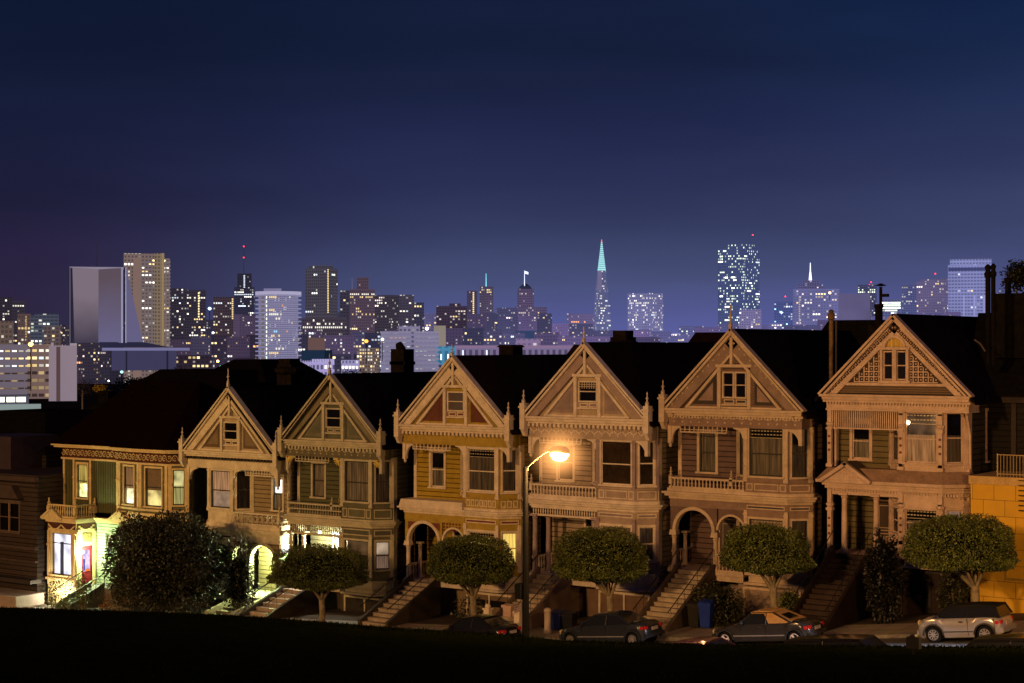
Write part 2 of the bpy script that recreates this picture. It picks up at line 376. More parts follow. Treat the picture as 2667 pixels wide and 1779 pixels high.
def lady(P):
    zg = P['zg']; A = lambda k: P[k]-zg
    root = thing('victorian_house', P['label'], 'house', (P['xc']+.12, 0, zg), 0, 'victorian gabled houses in the row')
    MB.sx = -1 if P.get('mirror') else 1
    T, Wl, AC, PN, SA = P['trim'], P['wall'], P['accent'], P['panel'], P['sash']
    hw = P.get('hw', 3.7); ap, gb, fb, wt, wb, bt, bb, belt, sp, pf, by, base = [A(k) for k in ('apex', 'gb', 'fb', 'wt', 'wb', 'bt', 'bb', 'belt', 'sp', 'pf', 'bay', 'base')]
    b0, b1, rx, dy = P.get('b0', .6), P.get('b1', 2.8), P.get('rx', 3.65), .85
    bl = b0-dy; yw = .85; lx = P.get('lx', -3.5)
    FR = ((0, 0), (1, 0)); RW = ((0, yw), (1, 0)); q = math.sqrt(.5)
    RF = ((b1, 0), (q, q)); LF = ((bl, dy), (q, -q)); Lf = dy/q
    PW = ((0, 1.9), (1, 0)); RS = ((rx, dy), (0, 1))
    h7 = P.get('h7')
    # windows -------------------------------------------------
    wins = P['wins']
    w0 = P.get('w0', (-2.35, -1.45)); wz0 = P.get('w0z', (wb, wt-.35)); bf = (b0+.22, b1-.22)
    # main recessed wall
    m = MB(); m.wall(RW, lx, bl, bt-.7, fb+.1, [(*w0, wz0[0], wz0[1])])
    m.wall(PW, lx, bl+.6, pf, belt, [(*P['door'], pf, pf+2.75)])
    m.wall(((lx, 16), (0, -1)), 0, 16-yw, pf-.1, gb); m.wall(((lx, 1.9), (0, -1)), 0, 1.1, pf, belt-.1)
    m.build('wall', Wl, root, fix=False)
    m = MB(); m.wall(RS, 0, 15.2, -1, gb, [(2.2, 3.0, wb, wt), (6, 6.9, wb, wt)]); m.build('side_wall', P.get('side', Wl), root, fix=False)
    m = MB(); m.box(rx-.28, rx+.03, dy+.002, dy+.3, by, fb); m.box(lx-.03, lx+.16, yw-.05, yw+.12, bb, fb); m.build('corner_board', T, root)
    for a in (2.2, 6): window(root, RS, a, a+.8, wb, wt, T, SA, 'dark')
    # bay
    rw = (.22, Lf-.22)
    zlb = P.get('lwb', by+.75); zlt = P.get('lwt', belt-.75)
    m = MB()
    for pl, a, b, hs in ((FR, b0, b1, bf), (RF, 0, Lf, rw), (LF, 0, Lf, rw)):
        m.wall(pl, a, b, by, gb if not P.get('rect') else gb, [(*hs, wb, wt), (*hs, zlb, zlt)])
    m.build('bay', P.get('baymat', T), root, fix=False)
    for pl, c in ((FR, b0+.04), (FR, b1-.04), (RF, Lf-.07), (LF, .08)):
        for za, zb_ in ((bt+.02, fb-.02), (by+.3, belt-.35)):
            m = MB(); m.pbox(pl, c-.09, c+.09, za, zb_, .0, .07); m.pbox(pl, c-.12, c+.12, zb_-.22, zb_-.14, .0, .1); m.pbox(pl, c-.12, c+.12, za, za+.16, 0, .1); m.build('pilaster', P.get('pilaster', T), root)
    k = wins
    window(root, FR, *bf, wb, wt, T, SA, k['bf'][0], .47, .08, k['bf'][1], k['bf'][2], leaded=P.get('leaded', 0))
    window(root, RF, *rw, wb, wt, T, SA, k['br'][0], .5, .08, k['br'][1], k['br'][2])
    window(root, LF, *rw, wb, wt, T, SA, 'curtain', .5, .08)
    window(root, FR, *bf, zlb, zlt, T, SA, k['lf'][0], .47, .08, k['lf'][1], k['lf'][2], leaded=P.get('leaded2', 0))
    window(root, RF, *rw, zlb, zlt, T, SA, k['lr'][0], .5, .08, k['lr'][1], k['lr'][2])
    window(root, LF, *rw, zlb, zlt, T, SA, 'curtain', .5, .08)
    window(root, RW, *w0, *wz0, T, SA, k['w0'][0], .5, .13, k['w0'][1], k['w0'][2], hood=.05)
    # bay foot and base
    m = MB(); m.prism([(p[0], p[1]) for p in polyo(.10, -b0, b1, rx, dy)], by-.0, by+.10, 'xy'); m.prism(polyo(.03, -b0, b1, rx, dy), by-.35, by-.002, 'xy')
    m.prism(polyo(-.12, -b0, b1, rx, dy), base+.12, by-.352, 'xy'); m.prism(polyo(.06, -b0, b1, rx, dy), base, base+.118, 'xy'); m.build('bay_foot', P.get('footmat', T), root)
    m = MB(); gy = P.get('gy', .5)
    m.wall(((0, gy), (1, 0)), b0-.5, rx, -1.2, base); m.wall(((b0-.5, 2.), (0, -1)), 0, 2.-gy, -1, base); m.wall(((rx, gy), (0, 1)), 0, .9, -1, base)
    m.wall(((0, 1.2), (1, 0)), lx, b0-.5, -1.2, pf-.1); m.build('basement_wall', P['basemat'], root, fix=False)
    m = MB(); gw = (b0-.1, rx-.35); gp = ((0, gy), (1, 0)); gh = min(base-.25, 2.3)
    m.pbox(gp, gw[0], gw[1], -.2, gh, 0, .03, 0)
    for i in range(1, 4): m.pbox(gp, gw[0], gw[1], gh*i/4, gh*i/4+.03, .03, .05, 0)
    g = m.build('garage_door', [P['garage']], root)
    m = MB()
    for a, b in ((gw[0]-.12, gw[0]), (gw[1], gw[1]+.12), ((gw[0]+gw[1])/2-.05, (gw[0]+gw[1])/2+.05)): m.pbox(gp, a, b, -.2, gh+.12, .0, .09)
    m.pbox(gp, gw[0], gw[1], gh, gh+.12, 0, .085); m.build('garage_frame', P.get('garage_trim', T), g)
    if P.get('slot'):
        m = MB(); m.pbox(gp, gw[0]+.05, gw[0]+1.1, gh*.5, gh*.78, .055, .07); m.pbox(gp, gw[0]+1.25, gw[1]-.2, gh*.5, gh*.78, .055, .07); m.build('garage_window', DARKROOM, g)
    # belt between the floors
    m = MB()
    L = [(.06, belt-.0, belt+.14), (.22, belt+.142, belt+.26), (.32, belt+.262, belt+.36), (.12, belt+.362, bb)] if not h7 else [(.10, belt, belt+.15), (.2, belt+.152, belt+.28), (.42, belt+.282, belt+.42)]
    for o, a, b in L:
        if b > a: m.prism(polyo(o, -lx, b1, rx, dy), a, b, 'xy')
    bo = m.build('belt_cornice', T, root)
    if not h7:
        m = MB(); m.prism(polyo(.02, -lx, b1, rx, dy), sp, belt-.002, 'xy') if not P.get('spindles') else m.prism(polyo(.02, -b0, b1, rx, dy), sp, belt-.002, 'xy'); m.build('lower_frieze', P.get('friezemat', T), root)
        panel(root, FR, b0+.1, b1-.1, sp+.1, belt-.1, T, AC, .022); panel(root, RF, .12, Lf-.1, sp+.1, belt-.1, T, AC, .022)
        # balcony zone
        m = MB(); m.prism(polyo(-.02, -b0, b1, rx, dy), bb-.002, bt, 'xy'); m.prism(polyo(.08, -b0, b1, rx, dy), bt, bt+.08, 'xy'); m.build('bay_apron', P.get('friezemat', T), root)
        if P.get('squares'):
            n = 7
            for i in range(n): panel(root, FR, b0+.1+(b1-b0-.2)*i/n+.03, b0+.1+(b1-b0-.2)*(i+1)/n-.03, bb+.08, bt-.06, T, AC, -.018)
            for i in range(3): panel(root, RF, .1+(Lf-.2)*i/3+.04, .1+(Lf-.2)*(i+1)/3-.04, bb+.08, bt-.06, T, AC, -.018)
        else:
            panel(root, FR, b0+.08, b0+.4, bb+.08, bt-.06, T, AC, -.018); panel(root, FR, b0+.48, b1-.45, bb+.08, bt-.06, T, AC, -.018); panel(root, FR, b1-.38, b1-.06, bb+.08, bt-.06, T, AC, -.018)
            panel(root, RF, .12, Lf-.1, bb+.08, bt-.06, T, AC, -.018)
        if P.get('bal', 'turned') != 'none':
            balustrade(root, FR, lx+.12, b0-.02, bb, bt+.06, T, P.get('bstep', .2), P['bal'])
            balustrade(root, ((lx-.02, yw), (0, -1)), 0, yw-.0, bb, bt+.06, T, .2, P['bal'])
            finial(root, lx+.02, 0, bt, .55, T, .08, 'balcony_post')
            if P.get('ball'): finial(root, bl+.1, .0, bt+.05, .45, T, .08, 'balcony_post')
        else:
            m = MB(); m.prism([(lx-.25, belt+.36), (b0, belt+.36), (b0, bt-.25), (lx-.1, bt-.25)], -.25, .9); m.build('skirt_roof', T, root)
    else:
        m = MB()                                      # sloping skirt roof over the lower storey
        o, i = polyo(.40, -lx, b1, rx, dy), polyo(.0, -lx, b1, rx, dy)
        for a in range(3):
            z0_, z1_ = belt+.42, bb+.02
            m.poly([(*o[a], z0_), (*o[a+1], z0_), (*i[a+1], z1_), (*i[a], z1_)])
        m.poly([(*i[0], bb+.02), (*i[1], bb+.02), (*i[2], bb+.02), (i[2][0], 1.3, bb+.02), (i[0][0], 1.3, bb+.02)])
        m.build('skirt_roof', paint((.32, .2, .14), .8, .3, name='painted_shingle'), root)
        m = MB(); m.prism(polyo(.02, -lx, b1, rx, dy), sp+.12, belt, 'xy'); m.build('lower_frieze', T, root)
        m = MB()
        for i_ in range(46): m.box(lx+.02+i_*.137, lx+.08+i_*.137, -.085, -.021, belt-.12, belt-.02)
        for i_ in range(8): m.pbox(RF, .03+i_*.15, .09+i_*.15, belt-.12, belt-.02, .021, .085)
        m.build('dentils', T, root)
        m = MB(); px_, pw, pz = -2.25, 1.15, belt+.425
        m.prism([(px_-pw, pz), (px_+pw, pz), (px_, pz+.75)], -.42, -.34); m.beam(px_-pw-.12, pz-.0, px_+.03, pz+.85, .15, -.62, -.421); m.beam(px_-.03, pz+.85, px_+pw+.12, pz, .15, -.62, -.421)
        for i_ in range(-4, 5):
            for j in range(3):
                if abs(i_)*.14 < .62-j*.2: m.box(px_+i_*.14-.04, px_+i_*.14+.04, -.45, -.421, pz+.1+j*.15, pz+.19+j*.15)
        pd = m.build('porch_pediment', T, root)
        m = MB(); m.prism([(px_-pw-.1, pz), (px_+pw+.1, pz), (px_, pz+.84)], -.34, .8); m.build('pediment_roof', paint((.1, .07, .05), .9, .3, name='old_shingle'), root)
    # porch ------------------------------------------------
    m = MB(); m.box(lx-.1, b0-.05, -.12, 1.9, pf-.18, pf); m.box(lx, b0-.1, -.02, .1, base+.05 if not h7 else pf-.6, pf-.18); m.build('porch_floor', P.get('footmat', T), root)
    door(root, PW, *P['door'], pf, pf+2.75, P['doormat'], T, P.get('transom', DARKROOM))
    top = sp if not h7 else sp+.12
    if P['porch'] == 'arch':
        x0, x1 = lx+.28, lx+2.35; r = (x1-x0)/2; spg = top-.12-r
        m = MB(); arch(m, x0, x1, 0, top, -.0, .2, spg); m.box(lx, x0, 0, .2, spg, top); m.box(x1, x1+.22, 0, .2, spg, top)
        x2, x3 = x1+.28, b0-.02; r2 = (x3-x2)/2; sp2 = top-.3-r2; arch(m, x2+.02, x3-.02, 0, top, .0, .2, sp2); m.build('arch_spandrels', P.get('archfill', Wl), root)
        m = MB(); arch_trim(m, (x0+x1)/2, spg, r-.02, .16, -.08, .22); arch_trim(m, (x2+x3)/2, sp2, r2-.03, .1, -.05, .22)
        for x_ in (x0-.1, x1+.12): m.box(x_-.17, x_+.17, -.1, .24, spg-.14, spg)
        m.build('arch_moulding', T, root)
        for x_ in (x0-.1, x1+.12): column(root, x_, .07, pf, spg-.14, .12, T)
        column(root, x0-.02, 1.0, pf, spg-.14, .1, T)
        if P.get('archpanels'):
            for sgn, xx in ((1, x0-.05), (-1, x1+.05)):
                m = MB(); m.prism([(xx, top-.08), (xx+sgn*.55, top-.08), (xx, top-.5)], -.03, -.001); m.build('panel', AC, root)
            m = MB()
            for i in range(6):
                for j in range(3): m.box(x2+.02+i*.21, x2+.13+i*.21, -.03, -.001, top-.16+j*.17-.3, top-.06+j*.17-.3)
            m.build('lattice', AC, root)
    else:
        cols = P.get('cols', [lx+.2, lx+.75, b0-.15]); zc = top-.02
        for i, x_ in enumerate(cols): column(root, x_, .08 if i != 1 else .5, pf+(.75 if P.get('wallb') else 0), zc, .13, T if not P.get('colmat') else P['colmat'])
        m = MB(); m.box(lx+.02, b0, .0, .14, top-.1, top)
        if P.get('spindles'): m.box(lx+.02, b0, -.02, .14, belt-.1, belt-.003)
        sc_ = m.build('porch_beam', T, root)
        if P.get('spindles'):
            m = MB()
            for i in range(26): xx = lx+.12+i*(b0-lx-.2)/26; m.lathe((xx, .07, top+.0), [(.02, 0), (.045, (belt-top)*.4), (.02, belt-top-.1)], 6)
            m.build('spindle_screen', T, root, smooth=50)
    if not h7: balustrade(root, FR, lx+2.4, b0-.1, pf, pf+.85, T, .2); balustrade(root, ((lx+.05, 1.9), (0, -1)), 0, 1.8, pf, pf+.85, T, .22)
    # frieze and main cornice ---------------------------------
    lw, rw_ = -hw+.12, hw-.12
    m = MB(); m.box(lw, rw_, -.06, 1.2, fb, gb-.02); m.box(lw-.02, rw_+.02, -.11, 1.2, fb-.09, fb-.001); m.build('frieze', P.get('friezemat', T), root)
    m = MB(); h = gb-.02
    m.box(-hw+.02, hw-.02, -.36, 1.3, h-.14, h-.0); m.box(-hw-.06, hw+.06, -.5, 1.3, h+.002, h+.11); m.box(-hw-.0, hw+.0, -.2, -.061, h-.26, h-.142)
    cn = m.build('cornice', T, root)
    n = P.get('dent', 26); m = MB()
    for i in range(n):
        xx = lw+(rw_-lw)*(i+.5)/n; w = .25*(rw_-lw)/n
        m.box(xx-w, xx+w, -.3 if n < 30 else -.16, -.062, h-.42 if n < 30 else h-.36, h-.262)
    m.build('dentils', P.get('dentmat', T), cn)
    if P.get('swag'):
        m = MB()
        for i in range(15):
            xa = lw+.1+(rw_-lw-.2)*i/15; w = (rw_-lw-.2)/15
            for j in range(6):
                f = j/6; g_ = (j+1)/6; zz = lambda t: fb+.42-.2*math.sin(PI*t)*P['swag']
                m.beam(xa+w*f, zz(f), xa+w*g_, zz(g_), .06, -.1, -.061)
            m.lathe((xa+w/2, -.061, fb+.12), [(.05, 0), (.05, -.03), (.02, -.05)], 8, 'y')
        m.build('ornament', P.get('ornmat', T), root)
    # brackets
    br = MB(); by0, by1 = -.04, .1
    if not h7:
        spandrel(br, b0-.02, fb-.09, .6, .5, -1, by0, by1); br.build('bracket', T, root); br = MB(); spandrel(br, lw+.08, fb-.09, .55, .75, 1, by0, by1)
        if not P.get('noleftpost'): br.box(lw-.02, lw+.16, -.1, .14, fb-.95, fb-.02); br.lathe((lw+.07, .02, fb-1.15), [(.03, 0), (.09, .08), (.06, .2)], 8)
        br.build('bracket', T, root); br = MB(); spandrel(br, rw_-.02, fb-.09, .75, .7, -1, by0, by1); br.box(rw_-.16, rw_+.02, -.1, .14, fb-.85, fb-.02); br.build('bracket', T, root)
        if P.get('sunburst'):
            for xx, sg in ((lw+.1, 1), (b0-.12, -1), (rw_-.2, -1)):
                m = MB()
                for i in range(5):
                    a = PI/2*(i+.5)/5; m.beam(xx, fb-.1, xx+sg*.42*math.cos(a), fb-.1-.42*math.sin(a), .05, -.12, -.06)
                m.build('sunburst_ornament', paint((.75, .55, .1), .4, .1, name='gilt'), root)
    m = MB()                                          # fretwork screen above the recess
    x0, x1 = (lx+.25, b0-.1) if h7 else (lx+.55, b0-1.0)
    hh = .85 if h7 else .32
    if P.get('screen', True):
        m.box(x0, x1, -.02, .06, fb-.09-hh, fb-.03-hh)
        nn = 34 if h7 else 10
        for i in range(nn+1): xx = x0+(x1-x0)*i/nn; m.box(xx-.022, xx+.022, -.01, .05, fb-.09-hh+.06, fb-.09)
        if not h7: m.box(x0, x1, -.005, .045, fb-.09-hh*.55, fb-.09-hh*.45)
        m.build('spindle_screen', P.get('scrmat', T), root)
    # gable -----------------------------------------------
    yg = -.05; H = ap-gb
    m = MB(); m.prism([(-hw+.1, gb), (hw-.1, gb), (0, ap-.1)], yg, .2); m.build('gable', P.get('gabmat', Wl), root)
    rw2 = P.get('rake', .42)
    for sg in (-1, 1):
        m = MB(); m.beam(sg*(hw+.08), gb+.02, 0, ap+.06, .15, -.38, yg-.001, 1); m.beam(sg*(hw-.12), gb+.1, 0, ap-.2, rw2, -.24, yg-.001)
        m.beam(sg*(hw+.16), gb+.11, 0, ap+.17, .1, -.46, yg, 1)
        rk = m.build('rake_board', [P.get('rakemat', T), T], root)
        if P.get('rakedots'):
            n = 22 if h7 else 12; m = MB()
            for i in range(n):
                f = (i+.6)/n; xx, zz = sg*(hw-.25)*(1-f), gb+.14+(H-.55)*f
                if h7: m.prism([(xx-.11, zz-.0), (xx, zz-.11), (xx+.11, zz), (xx, zz+.11)], -.285, -.241)
                else: m.lathe((xx, -.24, zz-.02), [(.055, 0), (.055, -.02), (.02, -.04)], 7, 'y')
            m.build('rake_ornament', P['rakedots'], rk)
            if h7:
                m = MB()
                for i in range(n):
                    f = (i+.6)/n; xx, zz = sg*(hw-.25)*(1-f), gb+.14+(H-.55)*f; m.prism([(xx-.035, zz), (xx, zz-.035), (xx+.035, zz), (xx, zz+.035)], -.30, -.286)
                m.build('rake_ornament', T, rk)
    if P.get('dentrake'):
        m = MB(); n = 44
        for i in range(n):
            f = (i+.5)/n; xx, zz = -(hw-.0)*(1-f), gb-.12+(H)*f; m.box(xx-.035, xx+.035, -.5, -.3, zz-.13, zz-.04)
        m.build('rake_dentils', P['dentrake'], root)
    aw = P.get('aw', .62); az0, az1 = gb+H*P.get('az', (.2, .5))[0], gb+H*P.get('az', (.2, .5))[1]; ax = P.get('ax', .1)
    if not h7:
        # inner frame: posts, king post, collar
        s_ = .70; m = MB()
        for sg in (-1, 1):
            m.beam(sg*hw*s_, gb+.02+.12, 0, gb+.12+H*s_*1.06, .13, -.2, yg-.001)
            m.box(ax+sg*(aw+.22)-.09, ax+sg*(aw+.22)+.09, -.24, yg-.001, gb+.02, az1+.28)
            m.box(ax+sg*(aw+.20)-.10, ax+sg*(aw+.20)+.10, -.27, yg-.001, az1+.08, az1+.15)
        cw_ = min(aw+.38, hw*(1-(az1+.42-gb)/H)-.42); m.box(ax-cw_, ax+cw_, -.27, yg-.001, az1+.28, az1+.42); m.box(ax-aw-.1, ax+aw+.1, -.2, yg-.001, az0-.42, az0-.34)
        m.box(-.07, .07, -.32, yg-.001, az1+.42, ap-.25)
        m.box(-hw*s_, hw*s_, -.16, yg-.001, gb+.02, gb+.2)
        m.build('gable_frame', T, root)
        for sg in (-1, 1):
            xa = ax+sg*(aw+.45); hm = (hw*s_-abs(xa)-.35)*H*1.06/hw
            if hm > .3:
                tri = [(xa, gb+.3), (xa+sg*(hm*hw/H/1.06), gb+.3), (xa, gb+.3+hm)]
                m = MB(); m.prism(tri, -.075, yg-.001); cxx = sum(p[0] for p in tri)/3; czz = sum(p[1] for p in tri)/3
                t2 = [(cxx+(p[0]-cxx)*.62, czz+(p[1]-czz)*.62) for p in tri]; m.prism(t2, -.09, -.0751, m=1)
                m.build('gable_panel', [P.get('tri', AC), P.get('tri2', P.get('tri', AC))], root)
        xs = [(ax-aw, ax+aw)] if not P.get('twin') else [(ax-aw, ax-.09), (ax+.09, ax+aw)]
        for a, b in xs:
            m = MB()
            for c_, d_, e, f in ((a-.08, a, az0-.08, az1+.08), (b, b+.08, az0-.08, az1+.08), (a, b, az1, az1+.08), (a, b, az0-.08, az0), (a, b, (az0+az1)/2-.025, (az0+az1)/2+.025)): m.box(c_, d_, -.17, yg-.001, e, f)
            if P.get('muntin'):
                for i in range(1, 7): m.box(a+(b-a)*i/7-.012, a+(b-a)*i/7+.012, -.14, -.08, (az0*.35+az1*.65), az1)
                for i in range(1, 3): m.box(a, b, -.14, -.08, az0*.35+az1*.65+(az1-az0)*.35*i/3-.012, az0*.35+az1*.65+(az1-az0)*.35*i/3+.012)
            at = m.build('attic_window', T, root)
            m = MB(); m.box(a, b, -.075, yg-.001, az0, az1); m.build('pane', P.get('atticin', DARKROOM), at)
            m = MB(); m.wall(((0, -.09), (1, 0)), a, b, az0, az1); m.build('pane', GLASS, at, fix=False)
        for a, b in ((ax-aw-.02, ax-.04), (ax+.04, ax+aw+.02)): panel(root, ((0, -.051), (1, 0)), a, b, az0-.33, az0-.12, T, AC, .0)
        if P.get('dots'):
            m = MB()
            for j, nn in enumerate((5, 4, 3)):
                for i in range(nn): m.lathe(((i-(nn-1)/2)*.24, yg-.05, az1+.6+j*.22), [(.06, .04), (.06, -.03), (.02, -.04)], 8, 'y')
            m.build('ornament', paint((.85, .75, .5), .4, .1, name='pale_dots'), root)
    else:
        m = MB(); m.box(-hw+.2, hw-.2, -.12, yg-.001, gb+.12, gb+.5); m.build('gable_panel', siding((.16, .11, .08), .1), root)
        m = MB(); m.box(-hw+.55, hw-.55, -.2, yg-.001, gb+.5, gb+.62); pitch = .235
        lat = MB(); zz0 = gb+.62
        slope = lambda z: (hw-.62)*(1-(z-gb)/(H-.45))
        for i in range(-14, 15):
            for j in range(12):
                x_, z_ = i*pitch, zz0+.02+j*pitch
                if abs(x_) < .62 or abs(x_)+.1 > slope(z_+.2): continue
                if z_ > zz0+1.5: continue
                lat.box(x_-.03-pitch/2+.03, x_+pitch/2, -.13, -.075, z_, z_+.05); lat.box(x_-pitch/2, x_-pitch/2+.05, -.13, -.075, z_+.05, z_+pitch)
                lat.box(x_-.008, x_+.055, -.11, -.06, z_+.11, z_+.175)
        lat.build('lattice', T, root)
        m.box(-.68, -.56, -.28, yg-.001, zz0, zz0+1.5); m.box(.56, .68, -.28, yg-.001, zz0, zz0+1.5); m.box(-.1, .1, -.26, yg-.001, zz0, zz0+1.5); m.box(-.75, .75, -.34, yg-.001, zz0+1.5, zz0+1.62)
        m.box(-.75, .75, -.3, yg-.001, zz0, zz0+.12)
        arch_trim(m, 0, zz0+1.62, .42, .12, -.3, yg-.001); m.build('gable_frame', T, root)
        m = MB(); m.prism([(.42*math.cos(PI*i/12), zz0+1.62+.42*math.sin(PI*i/12)) for i in range(13)], -.1, yg-.001); m.build('fanlight', curtain_mat((.4, .2, .03), .22, (1, .45, .05)), root)
        for a in (-.5, .12):
            m = MB()
            for c_, d_, e, f in ((a-.05, a, zz0+.14, zz0+1.45), (a+.38, a+.43, zz0+.14, zz0+1.45), (a, a+.38, zz0+1.39, zz0+1.45), (a, a+.38, zz0+.14, zz0+.2), (a, a+.38, zz0+.77, zz0+.82)): m.box(c_, d_, -.17, yg-.001, e, f)
            at = m.build('attic_window', T, root); m = MB(); m.box(a, a+.38, -.09, yg-.001, zz0+.2, zz0+1.39); m.build('pane', paint((.01, .01, .012), .1, .1, name='dark_pane'), at)
        for xx in (lx+.12, b0+.04, b1-.04, ):     # turned posts with bosses, upper and lower storey
            for z0_, z1_ in ((bb+.05, fb-.09), (pf if xx < 0 else by+.1, belt-.02)):
                m = MB(); m.box(xx-.1, xx+.1, -.1, .1, z0_, z1_)
                m.box(xx-.15, xx+.15, -.15, .15, z0_+(z1_-z0_)*.66, z0_+(z1_-z0_)*.7); m.lathe((xx, 0, z0_+(z1_-z0_)*.7), [(.1, 0), (.19, .12), (.19, .2), (.12, .24)], 8)
                m.box(xx-.15, xx+.15, -.15, .15, z0_, z0_+.15)
                po = m.build('turned_post', T, root)
                m = MB()
                for t in (.3, .42, .54): m.lathe((xx, -.101, z0_+(z1_-z0_)*t), [(.06, 0), (.06, -.03), (.03, -.05)], 8, 'y')
                m.build('boss', paint((.2, .06, .03), .5, .1, name='dark_red_paint'), po)
        m = MB()                                       # curved bracket and bosses on the flank
        m.prism([(dy+.0, fb-.0), (dy-.55, fb-.0), (dy-.3, fb-.5), (dy-.05, fb-1.1), (dy, fb-2.6)], rx+.0, rx+.1, 'yz'); m.build('bracket', T, root)
    # roof --------------------------------------------------
    rl = P.get('rl', 16.); zr = ap+.17
    m = MB()
    for sg in (-1, 1):
        e = hw+.3; sl = (ap+.17-gb)/(hw+.16); ze = zr-sl*e
        m.prism([(sg*e, ze), (0, zr), (0, zr-.14), (sg*e, ze-.14)], -.42, rl)
    m.prism([(-hw, gb+.1), (hw, gb+.1), (0, ap)], rl-.3, rl-.1)
    m.box(-hw-.25, hw+.25, 1.31, rl, gb-.2, gb+.0)
    ro = m.build('roof', P.get('roofmat', BLACKROOF), root)
    if P.get('rear', 1):
        ry, rz_, rh = P.get('ry', 10.5), ap+P.get('rup', .75), hw+.15
        m = MB(); sl = P.get('rs', 1.3)
        b = [(-rh, ry, gb-.5), (rh, ry, gb-.5), (rh, ry+11, gb-.5), (-rh, ry+11, gb-.5)]; ins = 1.1
        t = [(-rh+2.4, ry+3.2, rz_), (rh-2.4, ry+3.2, rz_), (rh-2.4, ry+9, rz_), (-rh+2.4, ry+9, rz_)]
        m.hexa(b+t); m.build('rear_roof', P.get('roofmat', BLACKROOF), root)
        m = MB(); m.box(-rh, rh, ry+.02, ry+10.9, -1, gb-.501); m.build('rear_wall', P.get('side', Wl), root)
    for c_ in P.get('chim', []): MB.sx = 1; chimney(root, X(c_[0], c_[1])-P['xc'], c_[1], ap-3.4, Z(c_[0], c_[2], c_[1])-zg, *c_[3:]); MB.sx = -1 if P.get('mirror') else 1
    # corner blocks + finials
    if not h7:
        for sg in (-1, 1) if not P.get('oneblock') else (-1,):
            m = MB(); xx = sg*(hw+.02); m.box(xx-.15, xx+.15, -.52, -.1, gb-.6, gb+.75); m.box(xx-.2, xx+.2, -.57, -.06, gb+.5, gb+.6); m.prism([(-.52, gb-.6), (-.1, gb-.6), (-.1, gb-1.0), (-.3, gb-.95)], xx-.1, xx+.1, 'yz'); m.build('corner_block', T, root)
            finial(root, xx, -.36, gb+.75, .7, T, .07)
        finial(root, 0, -.36, ap+.15, P['fin']-P['apex']-.1, P.get('finmat', T), .07)
    # stairs --------------------------------------------------
    if P.get('stairs', True):
        s0, s1 = P.get('stx', (-2.9, -1.05)); stairs(root, s0, s1, -.12, P.get('sty', -4.4), pf, gz(P['xc']+((s0+s1)/2)*MB.sx)-zg, P['stairmat'], P.get('risermat', P['stairmat']), P.get('cheek', T), newel=P.get('newel'), rail=P.get('rail', True))
    MB.sx = 1
    return root
# ------------------------------------------------------------------ the row of houses
def pt(c, **k): return paint(c, name=k.pop('name', 'house_paint'), **k)
cur1 = curtain_mat((.33, .27, .21)); cur2 = curtain_mat((.42, .36, .28)); curglow = curtain_mat((.5, .42, .3), 1.3, (1, .66, .14)); curpink = curtain_mat((.5, .4, .35), .25, (1, .62, .45))
warm = lit_room((1, .62, .38), .55); white = emis((1, 1, .9), 3.0); cream = lit_room((1, .8, .6), .8); faint = emis((.9, .5, .25), .05)
d_ = ('roundblind', None, paint((.085, .05, .03), .9, .5, 1.2, name='dim_room')); c1 = ('curtain', None, cur1); c2 = ('curtain', None, cur2)
stone = paint((.42, .34, .26), .8, .3, 2., .2, name='stair_stone')
tr2 = pt((.78, .68, .46)); tr3 = pt((.56, .50, .34)); tr4 = pt((.80, .66, .50)); tr5 = pt((.78, .65, .54)); tr6 = pt((.58, .44, .32)); tr7 = pt((.60, .43, .34))
dk = pt((.05, .04, .035)); dsash = pt((.05, .045, .04)); red = pt((.20, .05, .03))
lady(dict(label='cream and tan gabled house with a brightly lit round arched doorway at its right', mirror=1, xc=-41.64, zg=4.4, apex=17.39, fin=18.6, gb=13.6, fb=12.72, wt=12.5, wb=10.3, bt=10.08, bb=9.42, belt=8.82, sp=8.42, pf=5.3, bay=5.7, base=5.0,
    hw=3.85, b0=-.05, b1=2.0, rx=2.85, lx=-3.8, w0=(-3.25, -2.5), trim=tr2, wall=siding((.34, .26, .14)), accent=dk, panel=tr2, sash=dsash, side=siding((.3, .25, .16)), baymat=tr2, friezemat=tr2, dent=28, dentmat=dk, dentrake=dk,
    gabmat=pt((.52, .42, .26)), tri=pt((.16, .11, .06)), tri2=pt((.25, .18, .10)), bal='ring', bstep=.42, porch='arch', door=(-3.1, -2.1), doormat=pt((.1, .12, .08)), transom=white, az=(.22, .47), aw=.5, ax=0.0,
    wins=dict(bf=('blind', lit_room((1, .6, .35), .35), curtain_mat((.55, .42, .3), .28, (1, .55, .3))), br=('curtain', None, cur1), lf=c1, lr=('curtain', None, cur1), w0=('half', white, cur2)), basemat=pt((.25, .2, .14)), garage=pt((.1, .08, .06)), stairmat=stone, cheek=tr2, stx=(-3.5, -1.6), sty=-3.6, newel=None,
    chim=[(750, 7., 934, 1.2, 1.0, 'flare')], leaded=0, noleftpost=0, rear=0))
